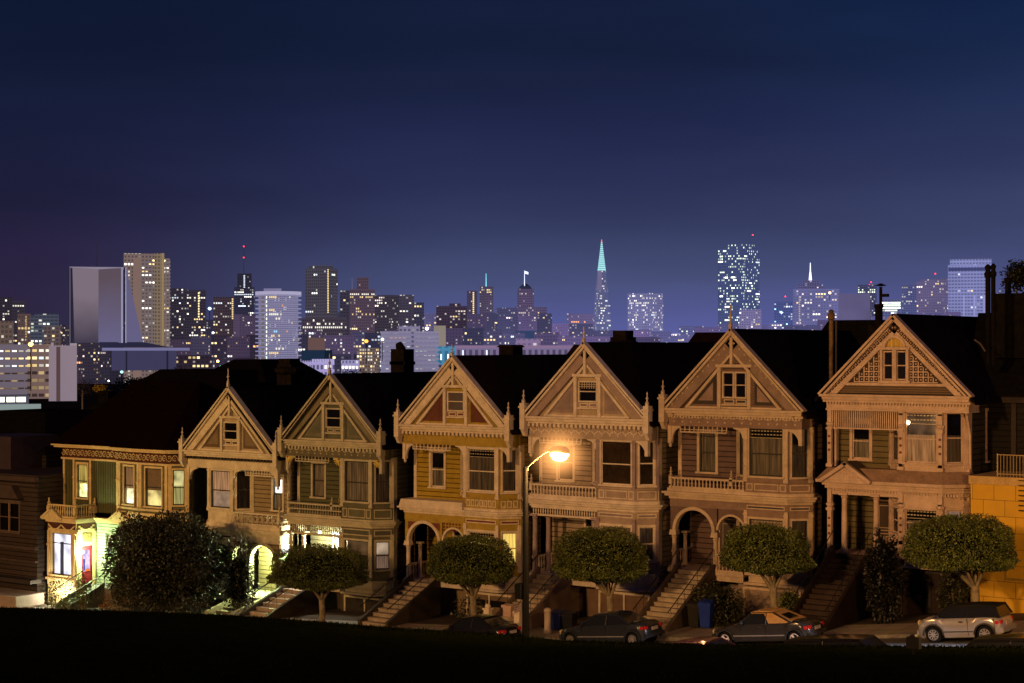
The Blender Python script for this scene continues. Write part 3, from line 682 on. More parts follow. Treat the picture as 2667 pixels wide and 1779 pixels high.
lady(dict(label='olive green gabled house with cream trim, gilt sunburst brackets and a glowing porch', xc=-33.65, zg=4.9, apex=18.23, fin=19.5, gb=14.5, fb=13.72, wt=13.5, wb=11.25, bt=10.9, bb=10.25, belt=9.8, sp=9.25, pf=6.3, bay=6.75, base=6.0,
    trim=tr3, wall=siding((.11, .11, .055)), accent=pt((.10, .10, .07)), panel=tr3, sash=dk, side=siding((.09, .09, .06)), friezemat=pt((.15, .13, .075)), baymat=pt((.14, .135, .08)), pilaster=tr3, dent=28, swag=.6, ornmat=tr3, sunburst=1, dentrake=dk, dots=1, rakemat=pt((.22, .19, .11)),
    gabmat=pt((.12, .12, .07)), tri=pt((.17, .16, .10)), tri2=pt((.13, .13, .08)), bal='square', bstep=.2, porch='square', spindles=1, door=(-1.6, -.6), doormat=pt((.5, .45, .3)), transom=white, az=(.24, .5), aw=.5,
    wins=dict(bf=c2, br=c2, lf=('half', lit_room((1, .5, .2), .12), cur2), lr=('half', lit_room((1, .7, .45), .5), curtain_mat((.5, .4, .35), .18, (1, .6, .4))), w0=c2), basemat=pt((.08, .06, .045)), garage=pt((.03, .025, .02)), stairmat=stone, cheek=pt((.07, .055, .04)), newel=None, ball=1,  # stair cheek darkened: shade put into its colour
    chim=[(1044, 7.5, 894, 1.0, 1., 'cowl')], rear=0))
lady(dict(label='mustard yellow gabled house with pale trim and one glowing yellow curtained window', xc=-24.96, zg=5.5, apex=19.29, fin=20.0, gb=15.6, fb=14.72, wt=14.5, wb=12.25, bt=11.85, bb=11.35, belt=10.85, sp=10.45, pf=7.15, bay=7.7, base=6.95,
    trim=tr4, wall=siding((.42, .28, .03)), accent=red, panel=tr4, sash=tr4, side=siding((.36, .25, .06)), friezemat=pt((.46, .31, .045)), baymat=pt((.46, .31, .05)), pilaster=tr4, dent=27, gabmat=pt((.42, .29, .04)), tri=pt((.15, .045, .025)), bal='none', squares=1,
    porch='arch', archfill=pt((.44, .30, .04)), archpanels=1, door=(-1.5, -.5), doormat=pt((.35, .22, .1)), az=(.25, .5), aw=.5, leaded=.42, leaded2=.3, atticin=paint((.3, .24, .2), .9, .15, name='blind'),
    wins=dict(bf=('curtain', None, cur1), br=c1, lf=('curtain', None, curglow), lr=('curtain', None, curglow), w0=('half', None, cur2)), basemat=pt((.28, .20, .12)), garage=pt((.22, .15, .1)), slot=1, stairmat=stone, cheek=pt((.06, .045, .025)), newel=None,  # cheek colour carries the black shadow beside the steps
    roofmat=paint((.022, .015, .011), .95, .3, 3, .3, name='brown_shingles'), chim=[(1326, 8.5, 898, 1.0, 1., 'house')], finmat=tr4))
lady(dict(label='pale pink gabled house with mauve panels and a turned balustrade right behind the street lamp', xc=-16.55, zg=6.05, apex=19.99, fin=20.9, gb=16.25, fb=15.34, wt=15.2, wb=13.0, bt=12.78, bb=12.22, belt=11.68, sp=11.28, pf=8.2, bay=8.5, base=7.7,
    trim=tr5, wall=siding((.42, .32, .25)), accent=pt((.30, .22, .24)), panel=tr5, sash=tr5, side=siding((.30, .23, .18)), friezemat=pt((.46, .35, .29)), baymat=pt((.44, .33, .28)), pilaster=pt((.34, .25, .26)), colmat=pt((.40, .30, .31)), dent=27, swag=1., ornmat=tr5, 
    gabmat=pt((.52, .40, .27)), rakemat=pt((.40, .29, .27)), tri=pt((.36, .26, .24)), tri2=pt((.30, .22, .21)), bal='turned', porch='square', spindles=1, door=(-1.3, -.3), doormat=dk, az=(.25, .5), aw=.5, muntin=1,
    wins=dict(bf=d_, br=d_, lf=('blind', None, None), lr=c1, w0=d_), basemat=pt((.22, .14, .10)), garage=pt((.22, .13, .09)), stairmat=stone, risermat=stone, cheek=pt((.16, .11, .09)), newel=tr5,  # dark cheek tone stands in for shade on the stair side
    chim=[(1618, 5.0, 861, 1.0, 1., 'flare')], roofmat=paint((.014, .007, .007), .95, .3, 3, .3, name='dark_shingles')))
lady(dict(label='mauve brown gabled house with rosettes along its rakes and a wide arched porch', xc=-8.21, zg=6.75, apex=20.62, fin=21.9, gb=16.85, fb=16.15, wt=16.05, wb=13.8, bt=13.5, bb=13.02, belt=12.5, sp=12.12, pf=9.1, bay=9.4, base=8.6,
    trim=tr6, wall=siding((.14, .09, .085)), accent=pt((.05, .045, .06)), panel=tr6, sash=dsash, side=siding((.2, .14, .11)), friezemat=pt((.26, .17, .14)), baymat=pt((.27, .18, .14)), pilaster=tr6, dent=44, swag=.4, ornmat=tr6, rakemat=pt((.27, .185, .15)), rakedots=pt((.52, .4, .25)), rake=.5,
    gabmat=siding((.19, .12, .10), .13), tri=dk, tri2=pt((.3, .2, .17)), bal='turned', porch='arch', archfill=pt((.16, .10, .09)), door=(-1.75, -.75), doormat=pt((.12, .09, .08)), az=(.18, .48), aw=.58, twin=1, leaded=.42, leaded2=.42, ball=1, oneblock=1,
    wins=dict(bf=('curtain', None, cur1), br=('curtain', None, cur1), lf=('blind', None, paint((.4, .3, .22), .9, .1, name='pale_blind')), lr=c2, w0=('curtain', None, cur1)), basemat=pt((.26, .19, .16)), garage=pt((.30, .22, .18)), gy=.25, stairmat=stone, cheek=pt((.09, .065, .05)),  # stair side shadow put into the cheek colour
    chim=[]))
lady(dict(label='large olive house with pink trim and a square lattice filling its broad gable', h7=1, xc=0, zg=7.6, apex=21.25, fin=21.3, gb=17.67, fb=17.1, wt=17.0, wb=14.75, bt=14.5, bb=14.35, belt=13.42, sp=13.12, pf=10.45, bay=10.75, base=10.0,
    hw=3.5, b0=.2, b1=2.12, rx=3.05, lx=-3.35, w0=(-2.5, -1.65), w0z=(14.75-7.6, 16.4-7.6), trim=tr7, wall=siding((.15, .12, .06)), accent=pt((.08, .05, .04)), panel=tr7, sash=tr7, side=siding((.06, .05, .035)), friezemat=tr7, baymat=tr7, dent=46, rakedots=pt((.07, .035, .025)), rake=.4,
    gabmat=pt((.055, .03, .022)), porch='square', door=(-1.75, -.95), doormat=pt((.07, .045, .03)), cols=[-2.55, -2.75, -1.0], leaded=.5, leaded2=.4,
    wins=dict(bf=('half', lit_room((1, .5, .25), .16), curtain_mat((.6, .45, .33), .10, (1, .52, .25))), br=('half', None, cur1), lf=('half', None, cur2), lr=('curtain', None, curpink), w0=('half', None, cur2)), basemat=pt((.05, .035, .03)), garage=pt((.035, .02, .018)), garage_trim=dk, stairmat=pt((.035, .02, .016)), cheek=pt((.02, .012, .01)), stx=(-3.0, -1.2), sty=-4.8,  # near-black stair and cheek colours stand in for the shadow there
    roofmat=BLACKROOF, chim=[(2283, 6.5, 829, .75, .9, 'pot')], ry=13., rup=.4))

# ------------------------------------------------------------------ the corner house at the left end of the row
def corner_house():
    g = 3.7; xo = -52.
    root = thing('corner_house', 'green corner house with a hipped roof and a curved bay of lit windows', 'house', (xo, 0, g))
    T = pt((.80, .62, .30)); Wl = siding((.10, .10, .045), .22, vert=True); G = siding((.34, .42, .26), .2); DK = pt((.10, .035, .025)); SA = dsash
    z = lambda a: a-g
    x = lambda a: a-xo
    MW = ((x(-57.5), .65), (1, 0)); ze = z(13.5); fb = z(12.72)
    pts = [(x(-52.2), .65), (x(-51.8), .3), (x(-49.5), -.05), (x(-47.0), -.02), (x(-46.0), .8), (x(-46.0), 1.2)]
    m = MB(); m.wall(MW, 0, 5.3, z(9.0), fb, [(1.35, 2.35, z(10.15), z(12.3))]); m.wall(MW, 2.8, 5.3, z(8.9), z(9.3)); m.wall(((x(-57.5), 14), (0, -1)), 0, 13.35, -1, fb); m.wall(((x(-46.), 1.2), (0, 1)), 0, 12, -1, fb)
    m.build('wall', Wl, root, fix=False)
    m = MB(); m.wall(((x(-54.3), .66), (1, 0)), 0, 2.2, -1, z(9.0), [(.9, 1.55, z(6.5), z(8.0))]); m.build('lower_wall', G, root, fix=False)
    # curved bay
    m = MB(); walls = []
    ins = [('blind', lit_room((1, .85, .45), 2.6), curtain_mat((.5, .36, .2), .12, (1, .6, .3))), ('blind', lit_room((1, .74, .25), 1.3), paint((.38, .28, .18), .9, .2, name='blind')), ('half', lit_room((1, .85, .35), .8), curtain_mat((.4, .4, .2), .5, (1, .85, .3)))]
    for i, (a, b) in enumerate(zip(pts, pts[1:])):
        L = math.dist(a, b); pl = (a, ((b[0]-a[0])/L, (b[1]-a[1])/L)); walls.append((pl, L))
        hs = [] if L < .9 else [(L/2-(.56 if i != 2 else .72), L/2+(.56 if i != 2 else .72), z(10.05), z(12.4))]
        if i == 3: hs = [(.3, 1.0, z(10.2), z(12.35))]
        m.wall(pl, 0, L, 0, fb, hs); walls[-1] += (hs,)
    m.build('bay', pt((.17, .15, .07)), root, fix=False)
    k = 0
    for pl, L, hs in walls:
        for h in hs: window(root, pl, h[0], h[1], h[2], h[3], T, SA, ins[k][0], .5, .09, ins[k][1], ins[k][2]); k += 1
        m = MB()
        for s in (.12, L-.12):
            if L > .9: m.pbox(pl, s-.11, s+.11, z(9.9), fb, .0, .07); m.pbox(pl, s-.13, s+.13, z(11.4), z(11.5), .0, .11)
        if L > .9: m.pbox(pl, 0, L, z(9.75), z(9.88), 0, .12); m.pbox(pl, .1, L-.1, z(9.2), z(9.6), .0, .04); m.build('bay_pilasters', T, root)
    window(root, MW, 1.35, 2.35, z(10.15), z(12.3), T, SA, 'blind', .5, .12, lit_room((1, .88, .3), 3., 2.), curtain_mat((.5, .4, .12), .45, (1, .8, .2)))
    m = MB()
    for s in (.09, 1.05, 2.65, 5.2): m.pbox(MW, s-.08, s+.08, z(9.2), fb, 0, .06); m.pbox(MW, s-.11, s+.11, z(11.4), z(11.5), 0, .09)
    m.build('corner_board', T, root)
    # frieze with scrolls, and eaves
    fr = [(x(-57.55), .65), *pts[:-1], (x(-46.0), 1.2)]
    out_ = lambda o: [(x(-57.55)-o, .65-o), (x(-52.2)-o*.4, .65-o), (x(-51.9)-o*.2, .3-o*1.0), (x(-49.5), -.05-o), (x(-47.0)+o*.3, -.02-o), (x(-46.0)+o, .8-o*.3), (x(-46.0)+o, 13), (x(-57.55)-o, 13)]
    m = MB(); m.prism(out_(.03), fb, ze-.12, 'xy'); m.build('frieze', DK, root)
    m = MB(); m.prism(out_(.1), fb-.12, fb-.001, 'xy'); m.prism(out_(.42), ze-.12, ze, 'xy'); m.prism(out_(.55), ze+.001, ze+.1, 'xy'); m.build('cornice', T, root)
    m = MB(); n = 34; path = out_(.035)[:6]
    seg = [(a, b, math.dist(a, b)) for a, b in zip(path, path[1:])]; tot = sum(s[2] for s in seg)
    for i in range(n):
        t = tot*(i+.5)/n
        for a, b, L in seg:
            if t <= L: break
            t -= L
        d_x, d_y = (b[0]-a[0])/L, (b[1]-a[1])/L; c = (a[0]+d_x*t, a[1]+d_y*t); pl = (c, (d_x, d_y)); zc = (fb+ze-.12)/2
        for j in range(9):
            th = 2*PI*j/9*.85+(.3 if i % 2 else 3.4); r_ = .17-.006*j
            m.pbox(pl, r_*math.cos(th)-.03, r_*math.cos(th)+.03, zc+r_*1.1*math.sin(th)-.03, zc+r_*1.1*math.sin(th)+.03, 0, .04)
        m.pbox(pl, -.03, .03, zc-.03, zc+.03, 0, .04)
    m.build('scroll_ornament', T, root)
    # belt cornice
    zc = z(9.0)
    m = MB(); m.box(x(-57.35), x(-54.05), -1.25, .64, zc-.16, zc); m.box(x(-57.15), x(-54.2), -1.1, .64, zc-.3, zc-.161); m.box(x(-54.049), x(-50.5), .2, .64, zc-.16, zc); m.box(x(-54.05), x(-51), .35, .64, zc-.3, zc-.161); m.build('belt_cornice', T, root)
    for a, y_ in ((-56.35, -1.26), (-51.6, .15)):
        m = MB(); m.prism([(x(a)-.85, zc), (x(a)+.85, zc), (x(a), zc+.55)], y_, y_+.4); m.beam(x(a)-1., zc, x(a)+.02, zc+.66, .12, y_-.12, y_-.001); m.beam(x(a)-.02, zc+.66, x(a)+1., zc, .12, y_-.12, y_-.001); m.build('pediment', T, root)
    for y0_, a, b in ((-1.02, -57., -54.3),):
        # porch box
        zt, zb = z(8.2), z(5.35)
        FRp = ((x(a), y0_), (1, 0)); SD = ((x(b), y0_), (0, 1))
        m = MB(); m.wall(FRp, 0, b-a, -1, zc-.3, [(.42, 2.25, zb, z(8.0))]); m.wall(SD, 0, 1.66, -1, zc-.3, [(.45, 1.3, z(4.75), z(7.25))]); m.wall(((x(a), .64), (0, -1)), 0, 1.66, -1, zc-.3); m.build('porch_wall', T, root, fix=False)
        m = MB()
        for pl, s in ((FRp, .12), (FRp, b-a-.1), (SD, .1), (SD, 1.5)): m.pbox(pl, s-.1, s+.1, z(4.7), zt-.05, 0, .08); m.pbox(pl, s-.14, s+.14, z(7.2), z(7.3), 0, .12)
        m.pbox(FRp, -.1, b-a+.1, z(5.0), z(5.15), 0, .14); m.build('porch_pilasters', T, root)
        m = MB(); m.pbox(FRp, .05, b-a-.05, zt+.1, zc-.32, 0, .03); m.pbox(SD, .05, 1.6, zt+.1, zc-.32, 0, .03); m.build('swag_frieze', DK, root)
        m = MB()
        for i in range(2):
            for j in range(8):
                f0, f1 = j/8, (j+1)/8; xs = lambda f: x(a)+.12+i*1.28+1.18*f; zz = lambda f: zc-.42-.3*math.sin(PI*f)
                m.beam(xs(f0), zz(f0), xs(f1), zz(f1), .09, y0_-.06, y0_-.031)
        for j in range(8):
            f0, f1 = j/8, (j+1)/8
            m.pbox(SD, .15+1.3*f0, .15+1.3*f1, zc-.5-.3*math.sin(PI*(f0+f1)/2), zc-.4-.3*math.sin(PI*(f0+f1)/2), .031, .06)
        m.build('swag', T, root)
        window(root, FRp, .42, 2.25, zb, z(8.0), T, SA, 'none', .76, .1, lit_room((.9, .86, 1), 1.9, .9))
        m = MB(); m.wall(FRp, 1.0, 1.35, zb, zb+2.1, t=-.16); m.build('interior_pillar', pt((.12, .14, .2)), root, fix=False)
        # door on the porch flank
        m = MB(); m.pbox(SD, .45, 1.3, z(4.75), z(7.25), -.1, -.05)
        dr = m.build('door', pt((.28, .02, .03)), root)
        m = MB(); m.wall(SD, .6, 1.15, z(5.6), z(6.95), t=-.04); m.build('door_pane', lit_room((.75, .6, 1), 1.2, 2.5), dr, fix=False)
        m = MB(); m.wall(SD, .62, .75, z(5.65), z(6.4), t=-.03); m.build('blue_strip', emis((.03, .08, .5), .8), dr, fix=False)
        m = MB(); m.wall(SD, .78, 1.12, z(5.6), z(5.75), t=-.03); m.build('orange_strip', emis((1, .25, .03), 1.), dr, fix=False)
        m = MB(); m.wall(SD, .5, 1.25, z(7.45), z(8.05), t=.02); m.build('stained_transom', paint((.5, .35, .12), .3, .9, 12, name='stained_glass'), root, fix=False)
        # balcony
        bz0, bz1 = zc+.02, z(9.85)
        balustrade(root, ((x(a)+.1, y0_-.05), (1, 0)), 0, b-a-.1, bz0, bz1, T, .21); balustrade(root, ((x(b), y0_-.05), (0, 1)), 0, 1.6, bz0, bz1, T, .2)
        for q in ((x(a)+.1, y0_), (x(b), y0_-.05), (x(b), .5)):
            finial(root, q[0], q[1], bz1-.3, .7, T, .11, 'balcony_post'); 
    window(root, ((x(-54.3), .66), (1, 0)), .9, 1.55, z(6.5), z(8.0), G, G, 'blind', .5, .1, lit_room((.8, 1, .6), .6))
    # wall lamp beside the door
    m = MB(); lx_, ly_, lz_ = x(b)+.22, y0_+.3, z(6.9); m.lathe((lx_, ly_, lz_), [(.03, -.12), (.1, -.06), (.11, .05), (.03, .14)], 10); lm = m.build('wall_lamp', emis((.85, 1, .6), 30.), root, smooth=60)
    m = MB(); m.tube([(x(b), ly_, lz_+.2), (lx_, ly_, lz_+.24), (lx_, ly_, lz_+.13)], .018, 6); m.build('lamp_bracket', IRON, lm)
    # hip roof
    e = .6; zt_ = ze+.1
    A_ = (X(351, 7.5)-xo, 7.5, Z(351, 990, 7.5)-g); B_ = (X(520, 7.5)-xo, 7.5, Z(351, 990, 7.5)-g)
    fl = out_(e-.02); c0, c5, c6, c7 = fl[0], fl[5], (x(-46)+e, 14.2), (x(-57.55)-e, 14.2)
    m = MB(); V3 = lambda p: (p[0], p[1], zt_)
    for i in range(5): m.poly([V3(fl[i]), V3(fl[i+1]), B_ if i >= 3 else A_]) if i != 2 else m.poly([V3(fl[2]), V3(fl[3]), B_, A_])
    m.poly([V3(c0), A_, V3(c7)]); m.poly([V3(c5), V3(c6), B_]); m.poly([V3(c7), A_, B_, V3(c6)])
    m.build('roof', paint((.011, .0045, .004), .95, .4, 3, .3, name='red_black_shingles'), root, fix=False)
    chs = paint((.01, .008, .008), .95, .3, name='black_roofing')
    for u0_, u1_, v_, yy, sl in ((417, 600, 962, 15, 40), (609, 676, 936, 19, 55)):
        a, b_ = X(u0_, yy)-xo, X(u1_, yy)-xo; zz = Z(u0_, v_, yy)-g; o2 = X(u0_+sl, yy)-X(u0_, yy)
        m = MB(); m.hexa([(a-o2, yy-2.5, zz-1.6), (b_+o2*1.4, yy-2.5, zz-1.6), (b_+o2*1.4, yy+5, zz-1.6), (a-o2, yy+5, zz-1.6), (a, yy, zz), (b_, yy, zz), (b_, yy+4, zz), (a, yy+4, zz)]); m.box(a-o2, b_+o2, yy-2.3, yy+5, 0, zz-1.61); m.build('rear_roof', chs, root)
    # front steps and stoop
    stairs(root, x(-53.4), x(-52.2), -.6, -3.2, z(4.75), gz(-53)-g, paint((.33, .36, .25), .8, .2, name='stone_steps'), paint((.15, .16, .1), .8, .2, name='riser'), pt((.2, .2, .14)), rail=False)
    m = MB(); m.box(x(-54.29), x(-51.5), -.6, .64, -1, z(4.75)); m.build('porch_floor', CONC, root)
    m = MB()
    for s in (x(-54.1), x(-52.1)):
        m.tube([(s, -.6, z(5.7)), (s, -3.1, z(4.7))], .03, 6)
        for i in range(8): f = i/7; m.tube([(s, -.6-2.5*f, z(4.7)-1.*f), (s, -.6-2.5*f, z(5.7)-1.*f)], .015, 5)
    m.build('iron_railing', IRON, root)
    return root
corner_house()
def light(name, kind, loc, energy, col, rad=.1, **k):
    l = bpy.data.lights.new(name, kind); l.energy = energy; l.color = col
    if kind in ('POINT', 'SPOT'): l.shadow_soft_size = rad
    for a, b in k.items(): setattr(l, a, b)
    o = bpy.data.objects.new(name, l); COL.objects.link(o); o.location = loc; return o
light('corner_door_light', 'POINT', (-53.85, -.75, 6.95), 750, (.74, 1, .54), .12)
light('corner_garden_light', 'POINT', (-55.4, -1.7, 4.3), 260, (1, .95, .7), .1)
light('arch_porch_light', 'POINT', (-39.2, 1.0, 7.6), 1500, (.8, 1, .42), .1)
light('veranda_light', 'POINT', (-35.6, .9, 8.7), 700, (1, .9, .65), .1)
for (xx, yy, zz), nm, lb, c in (((-39.2, 1.0, 7.85), 'porch_lantern', 'small bright lantern hanging inside the round arched porch of the cream house', (.85, 1, .5)), ((-35.6, 1.1, 9.15), 'porch_lantern', 'small bright lantern under the porch ceiling of the olive green house', (1, .95, .75))):
    t = thing(nm, lb, 'lantern', (xx, yy, zz)); m = MB(); m.lathe((0, 0, 0), [(.04, -.14), (.1, -.1), (.1, .08), (.03, .12)], 8); m.build('lantern_glass', emis(c, 12.), t); m = MB(); m.tube([(0, 0, .1), (0, 0, .5)], .012, 5); m.build('chain', IRON, t)

t = thing('table_lamp', 'small bright lamp glowing behind the upper bay window of the lattice gabled house', 'lamp', (X(2357, .1)+.14, .12, Z(2357, 1101, .1)))
m = MB(); m.lathe((0, 0, 0), [(.03, -.07), (.08, -.03), (.08, .04), (.03, .08)], 10); m.build('bulb', emis((1, .72, .35), 30.), t, smooth=60)
m = MB(); m.tube([(0, .02, -.45), (0, .02, -.07)], .015, 5); m.build('lamp_stem', IRON, t)
# ------------------------------------------------------------------ ground, street, park hill
GR = 8
def strip(name, ys, zoff, mat, x0=-130, x1=60, step=3, **k):
    m = MB(); xs = [x0+i*step for i in range(int((x1-x0)/step)+1)]
    for a, b in zip(xs, xs[1:]):
        for (ya, yb, za, zb) in [(ys[i], ys[i+1], zoff[i], zoff[i+1]) for i in range(len(ys)-1)]:
            m.poly([(a, ya, gz(a)+za), (b, ya, gz(b)+za), (b, yb, gz(b)+zb), (a, yb, gz(a)+zb)])
    o = m.build(name, mat, fix=False); tag(o, kind='structure', **k); return o
def asphalt():
    m, n, l = newmat('asphalt'); p = principled(n, (.05, .048, .046), .6)
    g = n.new('ShaderNodeNewGeometry'); nz = n.new('ShaderNodeTexNoise'); nz.inputs['Scale'].default_value = .6; nz.inputs['Detail'].default_value = 8; l.new(g.outputs['Position'], nz.inputs['Vector'])
    cr = n.new('ShaderNodeValToRGB'); cr.color_ramp.elements[0].position = .35; cr.color_ramp.elements[0].color = (.035, .032, .03, 1); cr.color_ramp.elements[1].position = .7; cr.color_ramp.elements[1].color = (.10, .09, .08, 1)
    l.new(nz.outputs[0], cr.inputs[0]); l.new(cr.outputs[0], p.inputs['Base Color'])
    out(n, l, p.outputs[0]); return m
def paving():
    m, n, l = newmat('sidewalk_concrete'); p = principled(n, (.2, .17, .14), .75)
    g = n.new('ShaderNodeNewGeometry'); nz = n.new('ShaderNodeTexNoise'); nz.inputs['Scale'].default_value = .9; nz.inputs['Detail'].default_value = 8; l.new(g.outputs['Position'], nz.inputs['Vector'])
    b = n.new('ShaderNodeTexBrick'); b.offset = 0; b.inputs['Scale'].default_value = 1; b.inputs['Brick Width'].default_value = 1.2; b.inputs['Row Height'].default_value = 1.2; b.inputs['Mortar Size'].default_value = .02
    b.inputs['Color1'].default_value = (.34, .27, .2, 1); b.inputs['Color2'].default_value = (.40, .32, .24, 1); b.inputs['Mortar'].default_value = (.07, .06, .05, 1); l.new(g.outputs['Position'], b.inputs['Vector'])
    mx = n.new('ShaderNodeMix'); mx.data_type = 'RGBA'; mx.blend_type = 'MULTIPLY'; mx.inputs[0].default_value = .7; l.new(b.outputs[0], mx.inputs[6]); l.new(nz.outputs['Color'], mx.inputs[7])
    l.new(mx.outputs[2], p.inputs['Base Color']); out(n, l, p.outputs[0]); return m
ASP, PAV = asphalt(), paving()
strip('road', (-19.0, -13., -6.42), (-.16, -.08, -.16), ASP)
strip('sidewalk', (-6.25, -3.0), (-.02, .0), PAV)
strip('kerb', (-6.42, -6.40, -6.25), (-.165, -.015, -.016), CONC)
strip('kerb', (-19.18, -19.02, -18.98), (-.01, -.01, -.17), CONC)
strip('sidewalk', (-21.5, -19.18), (.02, -.01), PAV)
strip('front_yard_ground', (-3.0, 1.2, 26.), (-.004, .0, -1.), paint((.07, .05, .035), .9, .4, 1.2, .4, name='yard_soil'))
BK = [(0, 1582), (300, 1591), (600, 1602), (820, 1618), (1020, 1634), (1360, 1656), (1465, 1668), (1860, 1679), (2540, 1685), (2667, 1685), (3000, 1688)]
_bx = [(X(u, -24), Z(u, v, -24)) for u, v in BK]; _bx = [(-120, _bx[0][1]-6)] + _bx + [(60, 15)]
def hillz(x, y):
    zb = interp(_bx, x); ztop = 18.3 - .09*(30-x) if x < 30 else 18.3+.03*(x-30)
    if y < -24: t = (-24-y)/48.; return zb + (ztop-zb)*(t if t <= 1 else 1+(t-1)*.6) + .05*noise.noise((x*.3, y*.3, 0))*(1 if y < -26 else 0)
    t = min(1, (y+24)/2.5); return zb+(gz(x)+.0-zb)*(t*t*(3-2*t))
m = MB(); xs = [-140+i*2 for i in range(131)]; ys = [-130, -110, -95, -85, -78, -72, -68, -64, -60, -55, -50, -45, -40, -36, -32, -29, -27, -25.5, -24.6, -24, -23.6, -23.2, -22.6, -22, -21.5]
for a, b in zip(xs, xs[1:]):
    for c_, e in zip(ys, ys[1:]): m.poly([(a, c_, hillz(a, c_)), (b, c_, hillz(b, c_)), (b, e, hillz(b, e)), (a, e, hillz(a, e))])
GRASS = paint((.008, .011, .0032), .95, .5, 1.5, .2, name='park_grass')
tag(m.build('grass_hill', GRASS, smooth=60), kind='structure')
m = MB()
for i in range(22000):
    x = R.uniform(-50, 30); y = R.uniform(-26, -23.4) if i < 11000 else R.uniform(-50, -26); z = hillz(x, y); h = R.uniform(.03, .11); a = R.uniform(0, PI); w = .02
    m.poly([(x-w*math.cos(a), y-w*math.sin(a), z-.02), (x+w*math.cos(a), y+w*math.sin(a), z-.02), (x+R.uniform(-.04, .04), y+R.uniform(-.04, .04), z+h)])
tag(m.build('grass', GRASS, fix=False), 'dark grass blades along the brow of the park hill', 'grass', kind='stuff')
# ------------------------------------------------------------------ foliage
def leafmat(c0, c1, rough=.5):
    key = ('leaf', c0, c1)
    if key in _cache: return _cache[key]
    m, n, l = newmat('foliage'); p = principled(n, c0, rough); g = n.new('ShaderNodeNewGeometry')
    nz = n.new('ShaderNodeTexNoise'); nz.inputs['Scale'].default_value = 1.6; nz.inputs['Detail'].default_value = 3; l.new(g.outputs['Position'], nz.inputs['Vector'])
    t = math_(n, l, 'ADD', math_(n, l, 'MULTIPLY', g.outputs['Random Per Island'], .75), math_(n, l, 'SUBTRACT', nz.outputs[0], .35))
    cr = n.new('ShaderNodeValToRGB'); cr.color_ramp.elements[0].color = (*c0, 1); cr.color_ramp.elements[0].position = .15; cr.color_ramp.elements[1].color = (*c1, 1); cr.color_ramp.elements[1].position = .9
    l.new(t, cr.inputs[0]); l.new(cr.outputs[0], p.inputs['Base Color']); out(n, l, p.outputs[0]); _cache[key] = m; return m
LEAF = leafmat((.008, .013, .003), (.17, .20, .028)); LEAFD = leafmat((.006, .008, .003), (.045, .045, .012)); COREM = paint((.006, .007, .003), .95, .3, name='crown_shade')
BARK = paint((.30, .24, .16), .85, .45, 5, .6, name='pale_bark')
def leafcloud(m, n, c, r, flat, seed, ls=.075, shell=.72, drop=0., lump=.16):
    rr = random.Random(seed); k = 0
    while k < n:
        d = Vector((rr.gauss(0, 1), rr.gauss(0, 1), rr.gauss(0, 1))).normalized()
        if d.z < -.35 and rr.random() < .35: continue
        lob = 1+lump*noise.noise(d*2.1+Vector((seed, 0, 0)))+lump*.6*noise.noise(d*5.3+Vector((0, seed, 0)))
        q = shell+(1-shell)*rr.random()**.6
        z = d.z*r[2]*(1 if d.z > 0 else flat)
        # super-ellipse: clipped boxy top
        h = math.hypot(d.x, d.y); e = 1/(max(h**3.1+abs(d.z)**3.1, 1e-6))**(1/3.1)
        p = Vector((c[0]+d.x*r[0]*q*lob*e, c[1]+d.y*r[1]*q*lob*e, c[2]+z*q*lob*e-drop))
        a = Vector((rr.gauss(0, 1), rr.gauss(0, 1), rr.gauss(0, 1))).normalized(); b = a.cross(d+a*.01).normalized(); s = ls*rr.uniform(.6, 1.5)
        b2 = (d*rr.uniform(.2, 1)+b.cross(a)*rr.uniform(-1, 1)+Vector((0, 0, -.2))).normalized()
        m.poly([p-b*s*.45, p+b2*s*.8-b*s*.1, p+b*s*.45, p-b2*s*.5]); k += 1
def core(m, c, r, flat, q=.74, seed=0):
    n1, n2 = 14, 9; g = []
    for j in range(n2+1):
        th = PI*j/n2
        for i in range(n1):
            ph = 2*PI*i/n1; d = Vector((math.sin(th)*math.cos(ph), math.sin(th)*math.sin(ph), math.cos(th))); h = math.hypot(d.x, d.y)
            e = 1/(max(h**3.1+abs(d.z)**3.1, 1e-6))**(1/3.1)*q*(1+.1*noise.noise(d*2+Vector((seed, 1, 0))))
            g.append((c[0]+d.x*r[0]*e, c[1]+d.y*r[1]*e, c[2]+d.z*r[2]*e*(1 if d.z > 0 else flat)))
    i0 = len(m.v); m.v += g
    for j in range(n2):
        for i in range(n1): m.f.append((i0+j*n1+i, i0+j*n1+(i+1) % n1, i0+(j+1)*n1+(i+1) % n1, i0+(j+1)*n1+i)); m.m.append(0)
